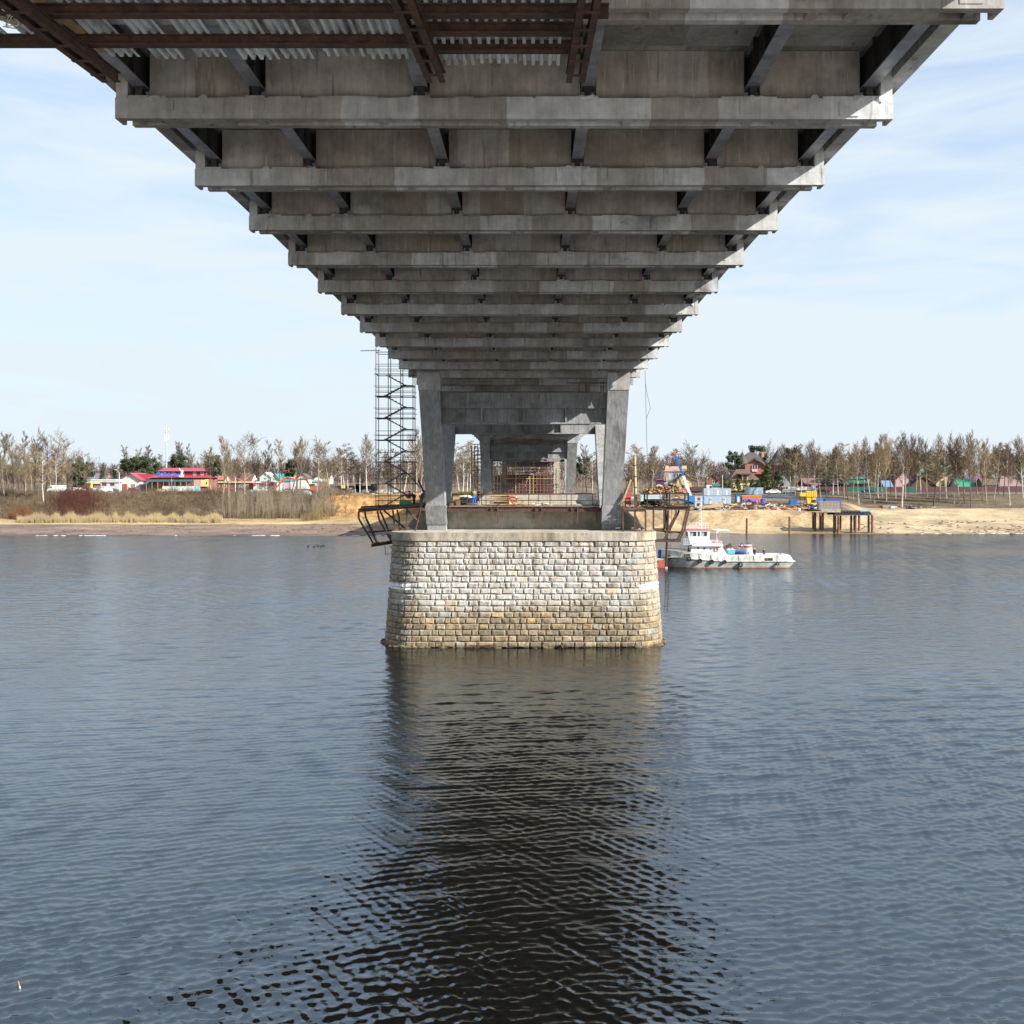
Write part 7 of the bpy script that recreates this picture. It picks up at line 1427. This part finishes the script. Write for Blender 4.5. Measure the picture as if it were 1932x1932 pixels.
# poles
def pole(px, top, y, label, r=.11, lamp=False, mm=None, name='utility_pole', group='poles on the far bank'):
    b = gp(px, y); t = thing(name, label, 'pole', b, 0, group); h = Zp(top, y) - b.z; MB().tube((0, 0, -.3), (0, 0, h), r * 1.3, r, 7).part('pole', mm or M_WALLW, t)
    if lamp: MB().tube((0, 0, h), (-1.1, 0, h + 1.2), .07, n=5).part('arm', mm or M_WALLW, t); MB().box(-1.8, -1.0, -.15, .15, h + 1.1, h + 1.3).part('lamp_head', M_FRAME, t)
pole(225, 892, 400, 'pale lamp post with curved arm in front of the white shed', lamp=True, name='street_lamp'); pole(324, 900, 398, 'thin lamp post in front of the restaurant banner', .08, name='street_lamp'); pole(444, 900, 398, 'white pole left of the widest bare tree'); pole(535, 899, 394, 'white pole in front of the turquoise roof', .12); pole(503, 890, 410, 'thin pole behind the red billboard', .06); pole(626, 868, 396, 'tall thin white pole behind the blue saloon', .08); pole(679, 895, 400, 'short white pole left of the stair tower', .14); pole(1363, 896, 404, 'white pole with a brace above the stacked cabins', .12); pole(1491, 889, 406, 'tall white pole beside the white hatchback', .12); pole(1258, 900, 415, 'white pole at the left corner of the yellow house', .08)
t = thing('telecom_mast', 'tall grey telecom mast with antennas behind the restaurant', 'mast', gp(314, 440)); h = Zp(803, 440) - t.location.z; hb = Zp(827, 440) - t.location.z; MB().tube((0, 0, 0), (0, 0, hb), .34, .2, 10).part('tube', M('mast_grey', (.34, .37, .40), rough=.5), t)
MB().tube((0, 0, hb), (0, 0, h), .1, n=6).part('spike', M_FRAME, t)
for k, a in enumerate((0, 2.1, 4.2)):
    x, y_ = .95 * math.cos(a), .95 * math.sin(a); MB().tube((x, y_, hb - .5), (x, y_, h - 1), .06, n=5).part('antenna_pole', M_FRAME, t); MB().box(x - .13, x + .13, y_ - .1, y_ + .1, hb + 2.2, h - 1.6).part('antenna_panel', M_HULLG, t); MB().bar((0, 0, hb), (x, y_, hb), .08).part('bracket', M_FRAME, t)
MB().tube((0, -.55, hb - .8), (0, -.95, hb - .8), .55, n=12).part('dish', M_FRAME, t)
# ---------------------------------------------------------------- building site
def cabin(name, label, px0, px1, p0, p1, y, mm, doors=1, wins=0, cat='site cabin', roofm=None, ribs=True, group=None, dep=2.4):
    y = ysolve((px0 + px1) / 2, p1); x0, x1 = Xp(px0, y), Xp(px1, y); zb, zt = Zp(p1, y), Zp(p0, y); c = (x0 + x1) / 2; t = thing(name, label, cat, (c, y, zb), 0, group); w = (x1 - x0) / 2; h = zt - zb
    MB().box(-w, w, 0, dep, 0, h).part('box', mm, t); MB().box(-w - .06, w + .06, -.06, dep + .06, h, h + .12).part('roof', roofm or mm, t)
    if ribs:
        m = MB(); n = int(2 * w / .45)
        for k in range(n): x = -w + .2 + k * .45; m.box(x, x + .12, -.05, -.002, .1, h - .08)
        m.part('ribs', mm, t)
    for k in range(doors): x = -w + 2 * w * (k + .5) / doors; MB().box(x - .42, x + .42, -.09, -.055, .05, min(h - .1, 2.0)).part('door', M('door_pale', (.5, .55, .6)), t)
    for k in range(wins): x = -w + 2 * w * (k + .5) / wins; window(t, x, h * .6, .6, .7, -.06)
    return t
M_CABB = M('cabin_pale_blue', (.42, .50, .58), rough=.5, var=.12); GC = 'pale blue site cabins'
cabin('site_cabin', 'upper pale blue cabin, left of three in the top row', 1328, 1345, 922, 935, 372, M_CABB, 1, group=GC); cabin('site_cabin', 'upper pale blue cabin, middle of three in the top row', 1345.5, 1362, 922, 935, 372, M_CABB, 1, group=GC); cabin('site_cabin', 'upper pale blue cabin, right of three in the top row', 1362.5, 1379, 922, 935, 372, M_CABB, 1, group=GC); cabin('site_cabin', 'long pale blue cabin under the top row of three', 1328, 1379, 937, 951, 366, M_CABB, 2, 2, group=GC)
cabin('site_cabin', 'long white-blue container standing alone above the orange one', 1408, 1440, 920.5, 933.5, 385, M_CABB, 1, group=GC); cabin('site_tower', 'narrow two-storey pale grey watch cabin with small square windows', 1311, 1325.5, 936, 957.5, 352, M('cabin_grey', (.45, .48, .52), rough=.5), 0, 0, cat='watch cabin', roofm=M('orange_trim', (.55, .2, .08)), ribs=False)
tt = bpy.data.objects['site_tower']; window(tt, 0, .9, .8, .8, -.02, M_WOODD); window(tt, .1, 2.9, .6, .7, -.02, M_BRICKR); MB().box(-1.38, 1.38, -.05, 2.45, 1.85, 1.95).part('floor_band', M_MAROON, tt)
cabin('container', 'orange shipping container with blue tarpaulin in front', 1400, 1437, 935.5, 948, 360, M('container_orange', (.60, .20, .02), rough=.55, var=.25), 0, 0, cat='container', roofm=M('pale_top', (.5, .45, .42))); cabin('portable_toilet', 'blue portable toilet left of the orange container', 1389, 1397, 934.5, 948, 362, M('toilet_blue', (.02, .16, .42)), 1, 0, cat='toilet', ribs=False)
cabin('container', 'bright blue open skip on the terrace', 1491, 1505, 944, 953, 356, M('skip_blue', (.02, .17, .45), var=.15), 0, 0, cat='skip'); cabin('container', 'rusty dark container with pale right half above the jetty', 1545, 1584, 947, 964, 338, M('container_rust', (.28, .25, .22), var=.3), 0, 0, cat='container'); cabin('container', 'blue covered container behind the rusty one, left', 1537, 1556, 941, 950, 350, M('cover_blue', (.04, .16, .45)), 0, 0, cat='container', ribs=False); cabin('container', 'violet-blue covered container behind the rusty one, right', 1557, 1587, 942, 956, 352, M('cover_violet', (.08, .09, .28)), 0, 0, cat='container', ribs=False)
b = gp(1525, ysolve(1525, 952)); t = thing('batching_plant', 'yellow concrete batching machine with hopper and silo boxes', 'machine', b)
MB().box(-.9, 2.7, -1, 1, 2.6, 4.6).part('hopper', M_YEL, t); MB().box(-3.0, -1.0, -1, 1, 2.8, 4.0).part('side_hopper', M_YEL, t); MB().prism([(-.8, 2.6), (.9, 2.6), (.6, .2), (-.4, .2)][::-1], -.8, .8).part('chute', M_YEL, t); MB().box(1.2, 2.4, -.8, .8, -.2, 2.6).part('leg_box', M_YEL, t)
for k in range(6): MB().box(-.85 + k * .6, -.75 + k * .6, -1.08, -1.0, 2.65, 4.55).part('rib', M_YEL, t)
for x in (-2.8, -1.2): MB().bar((x, 0, -.2), (x, 0, 2.8), .15).part('post', M_RUSTD, t)
t = thing('loader', 'small yellow loader beside the batching machine', 'loader', gp(1536, 345)); MB().box(-1.2, 1.2, -.7, .7, .5, 1.2).part('body', M_YEL, t); MB().box(-.7, .4, -.65, .65, 1.2, 2.3).part('cab', M_GLASS, t); MB().box(-.8, .5, -.7, .7, 2.3, 2.4).part('cab_roof', M_YEL, t)
for x in (-.9, .9):
    for sy in (-.7, .7): MB().tube((x, sy - .15, .42), (x, sy + .15, .42), .42, n=12).part('wheel', M_TYRE, t)
m = MB(); m.blob((0, 0, .5), (1.2, .8, .7), rf, 9, 6, .2); o = place('yellow_tarpaulin', m.mesh('yellow_tarpaulin'), M_YEL); o.location = gp(1548, 344); tag(o, 'yellow covered heap between loader and rusty container', 'tarpaulin')
m = MB()
for k in range(14): m.blob((rf.uniform(-3.6, 3.6), rf.uniform(-.5, .5), rf.uniform(.4, 1.4)), (rf.uniform(.4, .8), .3, rf.uniform(.4, .7)), rf, 7, 5, .3)
o = place('blue_tarpaulin', m.mesh('blue_tarpaulin'), M('tarpaulin_blue', (.08, .10, .50), var=.3)); o.location = gp(1424, ysolve(1424, 950)); tag(o, 'crumpled violet-blue tarpaulin in front of the orange container', 'tarpaulin')
m = MB(); m.blob((0, 0, .5), (.5, .3, .7), rf, 7, 5, .2); o = place('red_tarpaulin', m.mesh('red_tarpaulin'), M_RED); o.location = gp(1427, ysolve(1427, 951)); tag(o, 'small red sheet lying on the violet-blue tarpaulin', 'sheet')
m = MB()
for k in range(16): x = -7 + 14 * k / 16; m.bar((x, rf.uniform(-.4, .4), .3), (x + 1.2, rf.uniform(-.4, .4), .3 + rf.uniform(-.1, .2)), .3, .35)
o = place('orange_boom', m.mesh('orange_boom'), M('orange_plastic', (.70, .16, .04), var=.2)); o.location = gp(1480, 334); tag(o, 'long orange floating boom lying on the terrace edge', 'boom')
m = MB()
for k in range(12): m.blob((rf.uniform(-5, 5), rf.uniform(-1, 1), .2), (rf.uniform(.5, 1.5), .6, rf.uniform(.15, .4)), rf, 8, 5, .3)
o = place('white_sheeting', m.mesh('white_sheeting'), M('sheet_white', (.72, .72, .70), rough=.5)); o.location = gp(1348, 309); tag(o, 'white plastic sheeting heaped on the sand beside the tug wheelhouse', 'sheeting')
JC = [M_WOOD, M_DECKW, M_RUSTD, M_HULLG, M_WALLW, M_BLACK, M_BLACK, M_RUSTD, M_CABB, M_NAVY, M_RUST, M_BRICKR]
def junk(label, pxa, pxb, ya, yb, n, seed, big=1.0):
    q = random.Random(seed); b = gp((pxa + pxb) / 2, (ya + yb) / 2); t = thing('site_debris', label, 'debris', b, 0, 'heaps of building debris')
    for k in range(int(n * 1.5)):
        p = gp(q.uniform(pxa, pxb), q.uniform(ya, yb)) - b; m = MB(); mm = q.choice(JC + [M_WOOD, M_WOOD, M_DECKW])
        if q.random() < .6: L = q.uniform(.8, 4) * big; a = q.uniform(0, 3.14); m.bar(p + Vector((0, 0, .1)), p + Vector((math.cos(a) * L, math.sin(a) * L * .4, q.uniform(.05, .9))), q.uniform(.1, .25))
        elif q.random() < .5: w, d, h = q.uniform(.3, 1.1) * big, q.uniform(.3, .8), q.uniform(.2, .9); m.box(p.x - w, p.x + w, p.y - d, p.y + d, p.z, p.z + h)
        else: m.blob(p + Vector((0, 0, .2)), (q.uniform(.4, 1.2) * big, .5, q.uniform(.2, .5)), q, 7, 5, .3)
        m.part({0: 'beam', 1: 'block', 2: 'lump'}[k % 3] if False else 'debris_piece', mm, t)
junk('timber and pipes scattered below the two-storey watch cabin', 1296, 1350, 328, 338, 42, 1); junk('pale beams and sheets heaped left of the sand scarp', 1345, 1400, 329, 350, 46, 2); junk('mixed building material on the terrace in front of the orange container', 1395, 1470, 329, 352, 60, 3); junk('materials on the terrace in front of the batching machine', 1470, 1545, 330, 350, 50, 4); junk('dark machinery and timber right of the right leg', 1180, 1245, 335, 375, 46, 5, 1.2); junk('crates and scrap between the crane and the truck', 1250, 1320, 350, 385, 40, 6, 1.2); junk('scrap and timber on the ground in the gaps between the legs', 860, 1120, 335, 360, 60, 7, 1.3); junk('scrap beside the dark truck at the stair tower', 690, 800, 372, 395, 30, 8); junk('fallen branches at the foot of the right-hand trees', 1660, 1760, 360, 366, 22, 9, 1.4)
timber = gp(1325, 331); t = thing('long_beams', 'long pale timber beams lying aslant below the watch cabin', 'timber', timber)
for k in range(6): MB().bar((-6 + k * .5, k * .3, .1), (7, 1 + k * .2, 1.0 + .25 * k), .28).part('beam', M_WOOD, t)
for (px, p0, p1, lab, pyl) in ((1207 - 12, 935, 952, 'pale green boat hull shape on trestles right of the right leg', 0),):
    pass
t = thing('pale_container', 'pale green-grey container seen just right of the upright log', 'container', gp(1228, 360)); MB().box(-3.6, 3.6, 0, 2.4, 0, 2.2).part('box', M('pale_teal', (.40, .52, .50)), t); MB().box(-3.7, 3.7, -.1, 2.5, 2.2, 2.35).part('roof', M_FRAME, t)
# yellow machine + things seen in the gap between legs at left
t = thing('yellow_truck', 'yellow dump truck glimpsed between the left pier legs', 'truck', gp(878, 372)); MB().box(-2.5, 2.5, -1, 1, 1, 2.6).part('tipper_body', M_YEL, t); MB().box(2.6, 4.2, -1, 1, .8, 2.6).part('cab', M_YEL, t)
for x in (-1.8, 0, 3.2): MB().tube((x, -1.1, .5), (x, -.8, .5), .5, n=10).part('wheel', M_TYRE, t)
# ---------------------------------------------------------------- piled jetty and loose piles
t = thing('piled_jetty', 'timber and steel jetty on rusty pipe piles at the right-hand beach', 'jetty', (Xp(1588, 306), 306, 0)); c = Xp(1588, 306); y = 306
M_PILE = mat('pile_rust', (.14, .075, .055), rough=.7, var=.4, scale=1.2, dirt=(.40, .17, .06), dirt_amt=.8, dirt_scale=.6)
def jx(px): return Xp(px, y) - c
zt = Zp(968, y)
for px, yo, tz in ((1543, 3, 966), (1548, 8, 965), (1554, 1, 968), (1560, 7, 967), (1570, -2, 970), (1577, -2.5, 971), (1585, 5, 970), (1591, 3, 970), (1604, -1, 971), (1610, -2, 971), (1622, 5, 970), (1627, 3, 970), (1636, -1.5, 971), (1640.5, -2.5, 971)):
    MB().tube((jx(px), yo, -2.5), (jx(px), yo, Zp(tz, y)), .36, n=10).part('pile', M_PILE, t)
z = Zp(972, y); MB().ibeam((jx(1570), -2.4, z + .25), (jx(1640), -2.4, z + .25), .4, .55, .06).part('front_girder', M('girder_bluegrey', (.17, .19, .24), rough=.5), t); MB().ibeam((jx(1570), 5, z + .25), (jx(1640), 5, z + .25), .4, .55, .06).part('rear_girder', M_BLACK, t)
MB().ibeam((jx(1533), 9, Zp(963.5, y)), (jx(1574), -1, z + .6), .4, .6, .06).part('side_girder', M_BLACK, t)
for k in range(12): px = 1573 + k * 5.8; MB().box(jx(px) - .2, jx(px) + .2, -2.8, 6, z + .55, z + .85).part('cross_timber', M_RUSTD, t)
for k in range(8): yy = -2.3 + k * 1.0; MB().box(jx(1536) + k * .0, jx(1583), yy, yy + .93, z + .88 + .02 * (k % 2), z + 1.0 + .02 * (k % 2)).part('deck_plank', M_WOOD, t)
m = MB()
for k in range(5): m.tube((jx(1586) + k * .1, -1 + k * .75, z + 1.1), (jx(1629), -1 + k * .75, z + 1.05), .32, n=10)
m.part('stacked_pipes', M_BLACK, t)
for px in (1621, 1628, 1633): MB().tube((jx(px) - .5, -2.3, z + 1.1), (jx(px) + .6, -2.3, z + 1.1), .3, n=10).part('blue_drum', M('drum_blue', (.03, .22, .42)), t)
for px in (1594.5, 1603.5): MB().box(jx(px) - .1, jx(px) + .1, 6, 6.2, z + .8, z + 3.2).part('stake', M_WOOD, t)
m = MB()
for k in range(26): m.box(jx(1547) + k * .22, jx(1547) + k * .22 + .12, -2.0, -1.9, z + 1.0, z + 1.9)
m.part('grating', M_HULLG, t)
for px, top, base, y_, L in ((1409, 978, 1003.5, 300, 'lone rusty pile at the waterline nearer the tug'), (1489.5, 975, 1003, 300.5, 'lone rusty pile at the waterline nearer the jetty')):
    t = thing('lone_pile', L, 'pile', (Xp(px, y_), y_, 0), 0, 'lone piles at the waterline'); MB().tube((0, 0, -2), (0, 0, Zp(top, y_)), .3, n=10).part('pipe', M_PILE, t)
